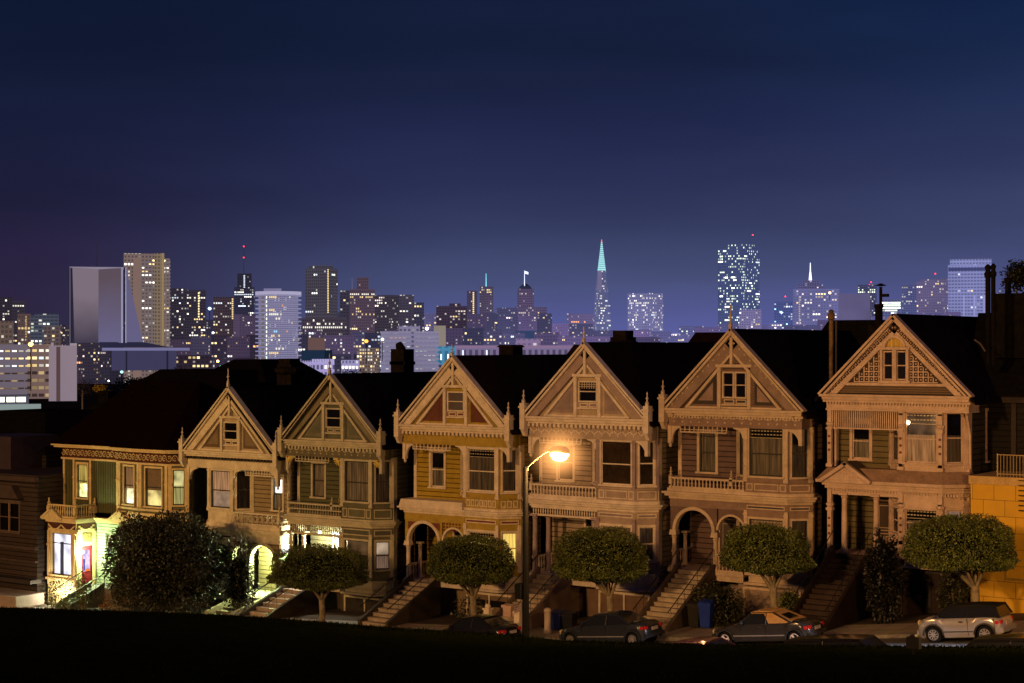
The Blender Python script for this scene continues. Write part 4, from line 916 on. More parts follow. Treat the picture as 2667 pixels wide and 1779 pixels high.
def street_tree(u0, u1, vt, vb, ut, Y, label, seed, n=15000, mat=LEAF, lean=0, name='street_tree', trunk=.17, flat=.62, ls=.055, q=.8, sh=.8, lump=.14):
    xa, xb = X(u0, Y), X(u1, Y); um = (u0+u1)/2; cx = (xa+xb)/2; sc_ = dep(um, Y)
    wid = (u1-u0)*sc_/F/1.0; zt, zb = Z(um, vt, Y), Z(um, vb, Y); tx = X(ut, Y); g = gz(tx)-.02
    t = thing(name, label, 'tree', (tx, Y, g), 0, 'round clipped street trees' if name == 'street_tree' else None)
    zc = zb+(zt-zb)*(.34 if name == 'street_tree' else .45); r = (wid/2*(.97 if name == 'street_tree' else .93), wid/2*.8, (zt-zc)*.93); fl = (zc-zb)/(zt-zc)*(.72 if name == 'street_tree' else 1); c = (cx-tx, 0, zc-g)
    m = MB(); leafcloud(m, int(n*2.1) if name == 'street_tree' else n, c, r, fl, seed, ls, sh, lump=lump)
    cr = m.build('crown', mat, t, fix=False)
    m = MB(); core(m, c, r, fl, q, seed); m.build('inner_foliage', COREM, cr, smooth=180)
    m = MB(); rr = random.Random(seed+9); fk = (lean, 0, max(.9, (zb-g)*.82)); m.tube([(0, 0, -.1), (.03, .02, fk[2]*.5), fk], [trunk*1.15, trunk*.92, trunk*.95], 10)
    m.build('trunk', BARK, t, smooth=60); m = MB()
    for i in range(9):
        a = 2*PI*i/9+rr.uniform(-.2, .2); q = rr.uniform(.35, .7); e = (c[0]+r[0]*q*math.cos(a), r[1]*q*math.sin(a), c[2]-r[2]*fl*rr.uniform(.3, .6))
        mid = (fk[0]+(e[0]-fk[0])*.4+rr.uniform(-.1, .1), e[1]*.4, fk[2]+(e[2]-fk[2])*.62); m.tube([(fk[0], 0, fk[2]-.15), mid, e], [trunk*.5, trunk*.34, trunk*.2], 7)
    m.build('branches', BARK, t, smooth=60)
    return t
street_tree(266, 606, 1330, 1600, 455, -5., 'big dark bushy tree hiding the front of the corner house', 1, 34000, LEAFD, name='bushy_tree', flat=.9, trunk=.2, ls=.10, q=.7, sh=.6, lump=.2)
street_tree(690, 972, 1420, 1543, 838, -4.8, 'clipped round tree with forked pale trunk in front of the olive green house', 2, 15000)
street_tree(1102, 1350, 1392, 1532, 1232, -4.8, 'clipped round tree on straight trunk in front of the mustard yellow house', 3, 15000)
street_tree(1436, 1696, 1372, 1528, 1588, -4.8, 'clipped round tree right of the street lamp, in front of the pink house', 4, 16000)
street_tree(1872, 2120, 1366, 1506, 2014, -4.8, 'clipped round tree rising behind the soft top car', 5, 16000)
street_tree(2356, 2655, 1340, 1500, 2540, -4.8, 'clipped round tree above the silver hatchback, against the yellow wall', 6, 17000)
def shrub(u0, u1, vt, vb, Y, label, seed, n=3500, mat=LEAFD, name='shrub', ls=.09, dense=True):
    um = (u0+u1)/2; x = X(um, Y); w = (u1-u0)*dep(um, Y)/F; zt, zb = Z(um, vt, Y), Z(um, vb, Y)
    t = thing(name, label, 'shrub', (x, Y, zb)); h = zt-zb; m = MB(); c = (0, 0, h*.45); leafcloud(m, n, c, (w/2, w/2*.8, h*.55), .8, seed, ls, .45, lump=.5)
    f = m.build('foliage', mat, t, fix=False); 
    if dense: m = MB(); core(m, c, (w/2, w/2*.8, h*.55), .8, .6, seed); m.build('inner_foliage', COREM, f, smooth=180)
    m = MB(); rr = random.Random(seed)
    for i in range(6): m.tube([(0, 0, -.2), (rr.uniform(-.3, .3)*w, rr.uniform(-.2, .2), h*rr.uniform(.4, .9))], [.04, .015], 5)
    m.build('stem', BARK, t); return t
LG = leafmat((.03, .05, .01), (.2, .26, .06))
shrub(580, 668, 1408, 1606, -2.6, 'dark leafy shrub between the bushy tree and the lit arched doorway', 21, 3800, LEAFD)
shrub(112, 200, 1505, 1600, -3.6, 'thin twiggy shrub lit from behind under the bright window of the corner house', 22, 1500, LG, ls=.07, dense=False)
shrub(196, 236, 1500, 1600, -3.4, 'narrow leafy shrub beside the steps of the corner house', 23, 700, LEAF, ls=.07, dense=False)
shrub(258, 345, 1545, 1606, -3.8, 'low flowering shrub right of the stone steps of the corner house', 24, 1300, leafmat((.05, .03, .01), (.3, .12, .03)), ls=.07, dense=False)
shrub(1800, 1935, 1525, 1640, -2.4, 'dark spreading shrub behind the blue bins of the mauve brown house', 25, 4500, LEAFD)
shrub(2022, 2100, 1540, 1620, -1.6, 'sparse shrub right of the trunk behind the soft top car', 26, 1500, LEAF, dense=False)
shrub(2256, 2348, 1405, 1622, -2.4, 'tall black cypress like shrub beside the stairs of the lattice gabled house', 27, 9000, leafmat((.003, .003, .002), (.012, .01, .006)))
shrub(2446, 2525, 1488, 1600, -1.2, 'climbing leafy shrub at the corner of the garage beside the yellow wall', 28, 2600, leafmat((.008, .012, .004), (.05, .05, .012)), ls=.08, dense=False)
shrub(1180, 1270, 1560, 1622, -3.6, 'small scraggly shrub in front of the yellow house garage', 29, 500, LEAFD, dense=False)
# ------------------------------------------------------------------ street lamp
YL = -19.7; xl = X(1369, YL); gl = gz(xl); zh = Z(1457, 1183, YL-.3)
lamp = thing('street_lamp', 'tall dark street lamp with a curved arm and a glowing orange head', 'street lamp', (xl, YL, gl))
zp = Z(1369, 1222, YL)-gl; xe = X(1457, YL)-xl
m = MB(); m.lathe((0, 0, 0), [(.28, 0), (.26, .25), (.16, .35), (.14, 1.5), (.095, zp)], 14); m.lathe((0, 0, zp), [(.1, 0), (.07, .1), (.02, .16)], 12); m.build('pole', paint((.006, .006, .007), .6, .3, name='painted_steel'), lamp, smooth=40)
m = MB(); ze_ = zh-gl; m.tube([(0, 0, zp-.25), (.12, 0, zp+.1), (xe*.32, 0, zp+(ze_-zp)*.62), (xe*.62, 0, ze_+.04), (xe-.3, 0, ze_+.09)], [.035, .032, .03, .028, .028], 8); m.build('arm', paint((.35, .28, .2), .4, .2, name='galvanised_steel'), lamp, smooth=60)
m = MB(); m.lathe((xe-.42, 0, ze_+.1), [(.07, 0), (.17, .15), (.2, .4), (.17, .7), (.05, .85)], 12, 'x'); hd = m.build('lamp_head', paint((.5, .4, .3), .4, .1, name='lamp_housing'), lamp, smooth=60)
m = MB(); m.lathe((xe, 0, ze_-.05), [(.06, -.24), (.2, -.17), (.29, 0), (.26, .08)], 14); m.v = [((a-xe)*1.35+xe, b, c_) for a, b, c_ in m.v]; m.build('refractor', emis((1, .56, .18), 22.), hd, smooth=60)
m = MB(); zc = Z(1365, 1560, YL)-gl; m.box(-.35, -.1, -.2, .12, zc, zc+.58); m.build('control_box', paint((.012, .014, .012), .6, .2, name='dark_box'), lamp)
def glow(nm, loc, r, col, st, par=None):              # sphere of volume emission that paints a halo around the bulb
    m_, n, l = newmat('halo_emission'); g = n.new('ShaderNodeTexCoord'); ln = n.new('ShaderNodeVectorMath'); ln.operation = 'LENGTH'; l.new(g.outputs['Object'], ln.inputs[0])
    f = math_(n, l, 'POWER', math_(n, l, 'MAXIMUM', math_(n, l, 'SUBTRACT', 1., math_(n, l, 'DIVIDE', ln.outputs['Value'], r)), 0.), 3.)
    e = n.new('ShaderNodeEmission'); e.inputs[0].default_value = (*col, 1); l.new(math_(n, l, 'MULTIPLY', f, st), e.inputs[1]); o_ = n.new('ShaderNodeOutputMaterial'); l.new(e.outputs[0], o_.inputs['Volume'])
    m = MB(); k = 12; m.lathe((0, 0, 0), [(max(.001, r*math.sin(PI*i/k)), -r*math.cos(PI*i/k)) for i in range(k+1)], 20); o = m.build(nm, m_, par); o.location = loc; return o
glow('painted_halo', (xe, 0, ze_-.05), 1.5, (1, .42, .12), 3.2, lamp)
light('street_lamp_light', 'POINT', (X(1457, YL), YL-.0, zh-.5), 2600, (1, .50, .15), .25)
# hanging board on the pole
px_, pz_ = X(1352, YL+.0), Z(1352, 1580, YL)
t = thing('sign_board', 'small pale board hanging askew beside the lamp pole with faint dark lettering', 'sign', (xl-.14, YL, pz_))
WH = pt((.48, .36, .32))
m = MB(); m.hexa([(-.38, -.02, -.28), (-.02, -.02, -.14), (-.02, .02, -.14), (-.38, .02, -.28), (-.38, -.02, .0), (-.02, -.02, .16), (-.02, .02, .16), (-.38, .02, .0)]); sb = m.build('board', WH, t)
m = MB()
for i, (a, b, c_) in enumerate(((-.33, -.1, .04), (-.33, -.15, -.04), (-.33, -.25, -.12))): m.hexa([(a, -.026, c_-.03+.0), (b, -.026, c_-.03+(b-a)*.4), (b, -.021, c_-.03+(b-a)*.4), (a, -.021, c_-.03), (a, -.026, c_), (b, -.026, c_+(b-a)*.4), (b, -.021, c_+(b-a)*.4), (a, -.021, c_)])
m.build('lettering', pt((.12, .05, .08)), sb)
m = MB(); m.tube([(.02, 0, .35), (-.2, 0, .1)], .012, 5); m.build('bracket', IRON, t)
# pale gate pillar by the yellow house steps
def at_u(u, Y): return X(u, Y), gz(X(u, Y))
x, g = at_u(1327, -3.4); t = thing('gate_pillar', 'pink painted pillar with flat cap and stepped wall left of the lamp pole', 'pillar', (x, -3.4, g))
m = MB(); h = Z(1327, 1575, -3.4)-g; m.box(-.24, .24, -.24, .24, -.1, h-.12); m.box(-.3, .3, -.3, .3, h-.12, h); m.build('pillar_shaft', pt((.62, .42, .36)), t); m = MB(); m.box(.241, .9, -.1, .1, -.1, h*.75); m.box(.9, 1.4, -.1, .1, -.1, h*.45); m.build('stepped_wall', pt((.6, .42, .3)), t)
x, g = at_u(1426, -4.9); t = thing('gate_post', 'short round-topped white post right of the pink house stairs, beside the dark bins', 'post', (x, -4.9, g))
m = MB(); h = Z(1426, 1586, -4.9)-g; m.lathe((0, 0, 0), [(.2, -.1), (.2, .15), (.16, .2), (.16, h-.15), (.19, h-.1), (.17, h), (.05, h+.06)], 12); m.build('post_shaft', pt((.5, .4, .34)), t, smooth=40)
# ------------------------------------------------------------------ wheelie bins
def bin_(u, Y, col, label, vt):
    x, g = at_u(u, Y); h = Z(u, vt, Y)-g; t = thing('wheelie_bin', label, 'bin', (x, Y, g), .15, 'bins outside the houses'); M_ = pt(col, rough=.4)
    m = MB(); m.hexa([(-.22, -.28, .06), (.22, -.28, .06), (.22, .25, .06), (-.22, .25, .06), (-.29, -.36, h-.14), (.29, -.36, h-.14), (.29, .34, h-.14), (-.29, .34, h-.14)]); m.box(-.31, .31, -.39, -.35, h-.2, h-.13); m.build('body', M_, t)
    m = MB(); m.hexa([(-.31, -.41, h-.13), (.31, -.41, h-.13), (.31, .36, h-.13), (-.31, .36, h-.13), (-.27, -.36, h-.06), (.27, -.36, h-.06), (.29, .36, h), (-.29, .36, h)]); m.box(-.2, .2, .36, .42, h-.1, h-.05); m.build('lid', M_, t)
    for s in (-.24, .24): m = MB(); m.lathe((s, .28, .1), [(.1, -.03), (.1, .03)], 12, 'x'); m.build('wheel', IRON, t)
bin_(1841, -3.4, (.012, .035, .30), 'bright blue wheelie bin at the foot of the mauve brown house stairs', 1563)
bin_(1812, -3.3, (.02, .018, .016), 'black wheelie bin just left of the bright blue bin', 1566)
bin_(1452, -3.9, (.012, .02, .12), 'dark blue wheelie bin right of the pink house stairs', 1590)
bin_(1484, -3.8, (.012, .012, .02), 'nearly black wheelie bin beside the dark blue one, under the clipped tree', 1592)
# ------------------------------------------------------------------ cars
CG = paint((.012, .013, .015), .08, .05, name='car_glass'); TYRE = paint((.012, .012, .012), .8, .2, name='tyre_rubber'); RIM = paint((.55, .5, .46), .25, .1, metallic=.7, name='alloy')
def car(label, loc, L, Wd, Hh, hood, green, paintm, roofm, cat='car', rz=0, wr=.31, axles=None, rim=RIM, spokes=8, name='parked_car', soft=False, group='cars parked along the street', tilt=0, detail=True, plate=True):
    t = thing(name, label, cat, loc, rz, group); t.rotation_euler = (0, tilt, rz)
    ax = axles or (-L/2+.72, L/2-.68); zb = hood['belt']; N = 56; m = MB(); secs = []
    for i in range(N+1):
        x = -L/2+L*i/N; f = i/N; zt = interp(hood['top'], f); w = Wd/2*interp([(0, .66), (.03, .80), (.10, .94), (.25, 1), (.8, 1), (.93, .95), (.985, .84), (1, .72)], f); zlo = interp([(0, .32), (.04, .2), (.96, .22), (1, .36)], f)
        for a in ax:
            dd = abs(x-a)
            if dd < wr+.07: zlo = max(zlo, math.sqrt((wr+.07)**2-dd**2)+wr-.02)
        zlo = min(zlo, zt-.12)
        secs.append([(x, -w*.94, zlo), (x, -w, zlo+(zt-zlo)*.28), (x, -w*1.0, zlo+(zt-zlo)*.6), (x, -w*.95, zlo+(zt-zlo)*.88), (x, -w*.84, zt), (x, -w*.4, zt+.03), (x, 0, zt+.04), (x, w*.4, zt+.03), (x, w*.84, zt), (x, w*.95, zlo+(zt-zlo)*.88), (x, w, zlo+(zt-zlo)*.6), (x, w, zlo+(zt-zlo)*.28), (x, w*.94, zlo)])
    for s in secs: m.v += s
    k = 13
    for i in range(N):
        for j in range(k-1): m.f.append((i*k+j, (i+1)*k+j, (i+1)*k+j+1, i*k+j+1)); m.m.append(0)
    m.f.append(tuple(range(k))); m.m.append(0); m.f.append(tuple(N*k+j for j in reversed(range(k)))); m.m.append(0)
    m.build('body', paintm, t, smooth=38)
    m = MB(); m.box(-L/2+.5, L/2-.5, -Wd/2*.8, Wd/2*.8, .16, .5); m.build('underbody', TYRE, t)
    # greenhouse: (x, z) outline bottom-front, top-front, top-rear, bottom-rear (+ curve)
    bf, tf, tr, brr = [(a*L-L/2) for a in green]; wb_, wt_ = Wd/2*.88, Wd/2*.68; zt0 = Hh-.06
    def P_(fx, zz, sg):
        q = (zz-zb)/(zt0-zb); return (fx, sg*(wb_+(wt_-wb_)*q), zz)
    m = MB()
    for sg in (-1, 1): m.poly([P_(bf, zb-.02, sg), P_(tf, zt0, sg), P_(tr, zt0, sg), P_(brr, zb-.02, sg)])
    m.poly([P_(bf, zb-.02, -1), P_(tf, zt0, -1), P_(tf, zt0, 1), P_(bf, zb-.02, 1)]); m.poly([P_(brr, zb-.02, -1), P_(tr, zt0, -1), P_(tr, zt0, 1), P_(brr, zb-.02, 1)])
    m.build('windows', CG, t)
    m = MB(); n = 10; rings = []
    for i in range(n+1):
        f = i/n; xx = (tf-.05)+(tr-tf+.1)*f; zz = zt0+.05*math.sin(PI*min(1, max(0, f)))+.01; w = wt_+.03; rings.append([(xx, -w, zt0-.03), (xx, -w*.9, zz+.02), (xx, 0, zz+.045), (xx, w*.9, zz+.02), (xx, w, zt0-.03)])
    for r_ in rings: m.v += r_
    for i in range(n):
        for j in range(4): m.f.append((i*5+j, (i+1)*5+j, (i+1)*5+j+1, i*5+j+1)); m.m.append(0)
    m.f.append((0, 1, 2, 3, 4)); m.m.append(0); m.f.append(tuple(n*5+j for j in (4, 3, 2, 1, 0))); m.m.append(0)
    if soft:
        cq = tr-(tr-tf)*.42
        for sg in (-1, 1):
            e = sg*.012
            m.poly([(cq, P_(0, zt0, sg)[1]+e, zt0), (tr+.0, P_(0, zt0, sg)[1]+e, zt0), (brr+.02, P_(0, zb, sg)[1]+e, zb), (cq+.25, P_(0, zb, sg)[1]+e, zb)])
        f_ = lambda q, y: (tr+(brr-tr)*q+.015, y*(wt_+(wb_-wt_)*q), zt0+(zb-zt0)*q+.012)
        for a, b, c_, d2 in ((0, .25, -1, 1), (.7, 1, -1, 1), (.25, .7, -1, -.6), (.25, .7, .6, 1)): m.poly([f_(a, c_), f_(a, d2), f_(b, d2), f_(b, c_)])
    m.build('soft_top' if soft else 'roof', roofm, t, smooth=40)
    m = MB(); pr = .028
    for sg in (-1, 1):
        for a, b in ((bf, tf), (brr, tr)): m.tube([P_(a, zb-.02, sg), P_(b, zt0, sg)], pr+.012, 5)
        xm = bf+(brr-bf)*.5; m.tube([P_(xm, zb-.02, sg), P_(xm+.02, zt0, sg)], pr, 5)
        m.tube([P_(tf, zt0, sg), P_(tr, zt0, sg)], pr, 5)
    m.build('pillars', roofm if not soft else paintm, t, smooth=60)
    for a in ax:
        for sg in (-1, 1):
            y = sg*(Wd/2-.13); m = MB(); m.lathe((a, y, wr), [(wr*.62, -.10*1), (wr*.95, -.1), (wr, -.06), (wr, .06), (wr*.95, .1), (wr*.62, .1)], 24, 'y'); w_ = m.build('wheel', TYRE, t, smooth=40)
            m = MB(); yo = y+sg*.085
            m.lathe((a, yo, wr), [(wr*.62, 0), (wr*.62, sg*.012), (wr*.55, sg*.014)], 20, 'y')
            r_ = m.build('hubcap', IRON, w_)
            m = MB(); arch_ = 20
            for i in range(spokes):
                th = 2*PI*i/spokes+.2; c_, s_ = math.cos(th), math.sin(th); p = wr*.60; q = wr*.055*(8/spokes)**.6
                m.prism([(a-s_*q, wr+c_*q), (a+s_*q, wr-c_*q), (a+c_*p+s_*q*1.4, wr+s_*p-c_*q*1.4), (a+c_*p-s_*q*1.4, wr+s_*p+c_*q*1.4)], yo+sg*.014, yo+sg*.04)
            for i in range(20):
                a0, a1 = 2*PI*i/20, 2*PI*(i+1)/20; m.prism([(a+wr*r2*math.cos(t2), wr+wr*r2*math.sin(t2)) for r2, t2 in ((.56, a0), (.64, a0), (.64, a1), (.56, a1))], yo+sg*.01, yo+sg*.04)
            m.lathe((a, yo+sg*.014, wr), [(wr*.13, 0), (wr*.13, sg*.03)], 10, 'y'); m.build('rim', rim, w_)
            m = MB()
            for i in range(12):                        # arch lip
                a0, a1 = PI*i/12, PI*(i+1)/12; ro, ri = wr+.11, wr+.055
                m.prism([(a+r2*math.cos(t2), wr-.02+r2*math.sin(t2)) for r2, t2 in ((ri, a0), (ro, a0), (ro, a1), (ri, a1))], sg*(Wd/2-.03), sg*(Wd/2+.012))
            m.build('wheel_arch', hood.get('arch', paintm), t)
    hz = interp(hood['top'], .08)-.13
    for sg in (-1, 1):
        m = MB(); m.lathe((-L/2+.12, sg*Wd/2*.68, hz), [(.12, 0), (.10, -.05), (.03, -.07)], 10, 'x'); m.build('headlight', paint((.8, .62, .4), .15, .1, name='headlamp'), t, smooth=50)
        m = MB(); tz = interp(hood['top'], .95)-.17; m.box(L/2-.17, L/2-.015, sg*Wd/2*.70-.10, sg*Wd/2*.70+.10, tz-.08, tz+.07); m.box(L/2-.24, L/2-.1, sg*(Wd/2*.93)-.02, sg*(Wd/2*.93)+.02, tz-.07, tz+.06); m.build('tail_light', paint((.45, .015, .015), .15, .1, name='red_lens'), t)
        m = MB(); mx_ = bf+.22; m.lathe((mx_, sg*(Wd/2+.08), zb+.07), [(.02, -.08), (.085, -.04), (.09, .03), (.03, .06)], 8, 'x'); m.tube([(mx_, sg*Wd/2*.86, zb), (mx_, sg*(Wd/2+.05), zb+.05)], .02, 5); m.build('mirror', hood.get('mirror', paintm), t, smooth=60)
        m = MB()
        for q in (bf+.12, bf+(brr-bf)*.52, bf+(brr-bf)*.92): 
            if q < brr-.1 or not soft: m.box(q-.006, q+.006, sg*(Wd/2-.02), sg*(Wd/2+.004), .3, zb-.05)
        m.build('door_gap', TYRE, t); m = MB(); q = bf+(brr-bf)*.42; m.box(q-.08, q+.08, sg*(Wd/2), sg*(Wd/2+.035), zb-.17, zb-.13); m.build('door_handle', hood.get('mirror', paintm), t)
        m = MB(); m.box(ax[0]+wr+.12, ax[1]-wr-.12, sg*(Wd/2-.01), sg*(Wd/2+.014), .42, .46); m.build('side_strip', hood.get('strip', RIM), t)
    m = MB(); m.box(L/2-.10, L/2+.05, -Wd/2*.88, Wd/2*.88, .36, .54); m.box(-L/2-.04, -L/2+.1, -Wd/2*.7, Wd/2*.7, .32, .48); m.build('bumper', hood.get('bump', paintm), t)
    m = MB(); tz = interp(hood['top'], .95)-.25; m.box(L/2+.0, L/2+.03, -.25, .25, tz-.07, tz+.07); m.build('number_plate', paint((.4, .34, .28), .5, .1, name='plate'), t)
    return t
def car_at(u, Y, **k):
    x = X(u, Y); return (x, Y, gz(x)-.155), math.atan2(gz(x+2)-gz(x-2), 4)
cp = lambda c, r=.22, mt=.5: paint(c, r, .05, name='car_paint', metallic=mt)
p_, tl = car_at(2518, -7.5); car('silver two door hatchback with a dark roof at the right edge, facing left', p_, 3.48, 1.66, 1.42, dict(top=[(0, .66), (.02, .80), (.08, .92), (.2, .98), (.26, .99), (.92, .98), (.97, .90), (1, .72)], belt=.97, arch=paint((.03, .025, .02), .5, .2, name='black_plastic'), mirror=pt((.02, .02, .02)), strip=pt((.03, .03, .03))), (.22, .36, .93, .985), cp((.42, .39, .39), .22, .5), paint((.006, .006, .007), .6, .1, name='black_roof'), tilt=-tl, wr=.33, spokes=9, name='parked_hatchback')
p_, tl = car_at(2002, -7.4); car('dark convertible car with a raised tan soft top in front of the mauve house', p_, 4.66, 1.72, 1.42, dict(top=[(0, .58), (.03, .68), (.12, .78), (.28, .90), (.34, .93), (.78, .98), (.9, .97), (.97, .88), (1, .7)], belt=.93, mirror=pt((.03, .03, .03))), (.30, .42, .64, .84), cp((.035, .032, .030), .18, .3), paint((.42, .24, .09), .85, .2, 6, .2, name='tan_canvas'), tilt=-tl, spokes=3, rim=paint((.6, .5, .45), .3, .1, name='pale_alloy'), soft=True, name='parked_convertible')
p_, tl = car_at(1592, -7.4); car('dark blue grey saloon car with red tail light in front of the pink house', p_, 4.7, 1.76, 1.42, dict(top=[(0, .58), (.03, .70), (.12, .80), (.28, .92), (.34, .94), (.80, 1.0), (.93, 1.0), (.975, .92), (1, .7)], belt=.95), (.27, .42, .68, .84), cp((.03, .035, .042), .22, .4), cp((.03, .035, .042), .22, .4), tilt=-tl, spokes=12, name='parked_saloon')
p_, tl = car_at(1242, -8.4); car('dark car mostly hidden by the hill brow, in front of the yellow house', p_, 4.3, 1.72, 1.42, dict(top=[(0, .58), (.03, .70), (.12, .80), (.28, .92), (.34, .94), (.80, 1.0), (.93, 1.0), (.975, .92), (1, .7)], belt=.95), (.27, .42, .7, .86), cp((.02, .02, .022), .2, .4), cp((.02, .02, .022), .2, .4), tilt=-tl, rz=0, name='parked_car')
for u, v, lab, gg in ((2160, 1655, 'black estate car showing only roof and windows above the brow, below the tan convertible', (.10, .22, .86, .97)), (2650, 1653, 'black car cut off by the right edge, its roof above the brow', (.1, .24, .8, .95)), (1815, 1661, 'dark purple car hidden behind the hill, only its sloping bonnet and roof edge showing', (.25, .4, .7, .86))):
    Yc = -16.3; x = X(u, Yc); zt = Z(u, v, Yc); hh = 1.46; gq = gz(x)-.12
    if u == 1815: hh = 1.4
    car(lab, (x, Yc, zt-hh-.06), 4.4, 1.72, hh, dict(top=[(0, .7), (.03, .8), (.1, .92), (.3, .96), (.80, .9), (.93, .82), (1, .6)], belt=.95), gg, cp((.015, .014, .016) if u != 1815 else (.07, .03, .06), .15, .4), cp((.015, .014, .016) if u != 1815 else (.07, .03, .06), .15, .4), tilt=-math.atan2(gz(x+2)-gz(x-2), 4), name='parked_car')
# small post box on a thin pole on the park slope
Yp = -31.; xp = X(2380, Yp); gp_ = hillz(xp, Yp); zt = Z(2380, 1652, Yp)
t = thing('parking_meter', 'small dark meter on a thin pole on the park slope, left of the silver hatchback', 'meter', (xp, Yp, gp_)); BM = paint((.015, .013, .012), .6, .1, name='meter_paint')
m = MB(); m.tube([(0, 0, -.2), (0, 0, zt-gp_-.3)], .035, 8); m.build('pole', BM, t)
m = MB(); h = zt-gp_; m.prism([(-.17, h-.36), (.17, h-.36), (.17, h-.08), (.08, h-.05), (.05, h), (-.05, h), (-.08, h-.05), (-.17, h-.08)], -.09, .09); m.build('meter_head', BM, t)
# ------------------------------------------------------------------ neighbours
def blockwork():
    m, n, l = newmat('painted_blocks'); p = principled(n, (.6, .36, .05), .7)
    g = n.new('ShaderNodeNewGeometry'); sx = n.new('ShaderNodeSeparateXYZ'); l.new(g.outputs['Position'], sx.inputs[0]); cb = n.new('ShaderNodeCombineXYZ'); l.new(sx.outputs[0], cb.inputs[0]); l.new(sx.outputs[2], cb.inputs[1])
    b = n.new('ShaderNodeTexBrick'); b.inputs['Scale'].default_value = 1; b.inputs['Brick Width'].default_value = .95; b.inputs['Row Height'].default_value = .7; b.inputs['Mortar Size'].default_value = .012
    b.inputs['Color1'].default_value = (.66, .37, .012, 1); b.inputs['Color2'].default_value = (.60, .33, .01, 1); b.inputs['Mortar'].default_value = (.16, .085, .01, 1); l.new(cb.outputs[0], b.inputs['Vector'])
    nz = n.new('ShaderNodeTexNoise'); nz.inputs['Scale'].default_value = 1.2; nz.inputs['Detail'].default_value = 8; l.new(g.outputs['Position'], nz.inputs['Vector'])
    mr = n.new('ShaderNodeMapRange'); mr.inputs[3].default_value = .75; mr.inputs[4].default_value = 1.2; l.new(nz.outputs[0], mr.inputs[0])
    mx = n.new('ShaderNodeVectorMath'); mx.operation = 'SCALE'; l.new(b.outputs[0], mx.inputs[0]); l.new(mr.outputs[0], mx.inputs['Scale']); l.new(mx.outputs[0], p.inputs['Base Color'])
    out(n, l, p.outputs[0]); return m
x0 = X(2528, -.4); zt = Z(2560, 1240, -.4); g = gz(x0)
t = thing('yellow_building', 'yellow painted block building with roof railing at the right edge of the row', 'building', (x0, -.4, g))
m = MB(); m.box(0, 9, 0, 9, -1.5, zt-g-.35); m.build('wall', blockwork(), t); m = MB(); m.box(-.06, 9.05, -.08, 9.05, zt-g-.35, zt-g); m.build('parapet', pt((.55, .36, .14)), t)
m = MB(); xr = X(2598, -.3)-x0; zr = zt-g
for i in range(22): m.tube([(xr+i*.14, .1, zr), (xr+i*.14, .1, zr+.95)], .012, 5)
for h in (.12, .95): m.tube([(xr, .1, zr+h), (xr+3, .1, zr+h)], .022, 5)
for i in (0, 6, 12): m.tube([(xr+i*.25, .1, zr), (xr+i*.25, .1, zr+1.0)], .03, 6)
m.build('railing', pt((.5, .36, .18)), t); m = MB(); a = X(2618, -.4)-x0; m.box(a, a+1.5, -.05, -.001, Z(2640, 1512, -.4)-g, Z(2640, 1506, -.4)-g); m.box(a, a+.06, -.05, -.001, Z(2640, 1506, -.4)-g, Z(2640, 1440, -.4)-g); m.build('wall_trim', pt((.4, .25, .06)), t)
m = MB()
for i in range(7): zz = Z(2660, 1250+i*13, -.4)-g; m.box(X(2655, -.4)-x0, X(2655, -.4)-x0+1.2, -.12, -.001, zz-.05, zz)
m.build('louvre', pt((.06, .04, .02)), t)
# dark house behind the yellow building
zr = Z(2560, 815, 9); x0 = X(2545, 3.2)
t = thing('dark_house', 'dark unlit house with tall flues rising behind the yellow building', 'house', (x0, 3.2, 8.)); DW = siding((.012, .009, .008)); ze = Z(2545, 1030, 3.2)-8
m = MB(); m.box(0, 8, 0, 14, -.5, ze); m.build('wall', DW, t); m = MB()
for i in range(5): m.box(i*1.6, i*1.6+.22, -.08, -.001, 0, ze)
m.box(-.1, 8, -.2, -.081, ze-.3, ze); m.build('pilasters', pt((.03, .02, .016)), t)
m = MB(); xl_ = X(2526, 9)-x0; yq = 5.8; m.hexa([(-.5, -.4, ze), (9, -.4, ze), (9, 14, ze), (-.5, 14, ze), (X(2548, 9)-x0, yq, zr-8), (9, yq, zr-8), (9, 12, zr-8), (X(2548, 9)-x0, 12, zr-8)]); m.build('roof', BLACKROOF, t)
for uu, vv, rr in ((2573, 692, .115), (2587, 690, .10)):
    m = MB(); xx = X(uu, 3.)-x0; zb_, zt_ = Z(uu, 950, 3.)-8, Z(uu, vv, 3.)-8; m.tube([(xx, -.2, zb_), (xx, -.2, zt_-.3)], rr, 10); m.lathe((xx, -.2, zt_-.55), [(rr, 0), (rr*1.35, .05), (rr*1.5, .2), (rr*.9, .3), (rr*1.3, .5), (rr*.4, .62)], 10); m.build('flue', BLACKROOF, t, smooth=50)
m = MB(); xx = X(2640, 6)-x0; zz = Z(2640, 765, 6)-8; m.box(xx-.8, xx+.8, 2, 3.2, zz-3, zz); m.lathe((xx-.2, 2.6, zz), [(.14, 0), (.12, .7), (.16, .75)], 8); m.build('chimney', BLACKROOF, t)
m = MB(); m.tube([(X(2540, 3)-x0, -.3, Z(2540, 885, 3)-8), (X(2556, 3)-x0, -.35, Z(2556, 895, 3)-8), (X(2568, 3)-x0, -.3, Z(2568, 915, 3)-8)], .04, 6); m.build('curved_pipe', paint((.12, .1, .09), .5, .2, name='pipe_metal'), t)
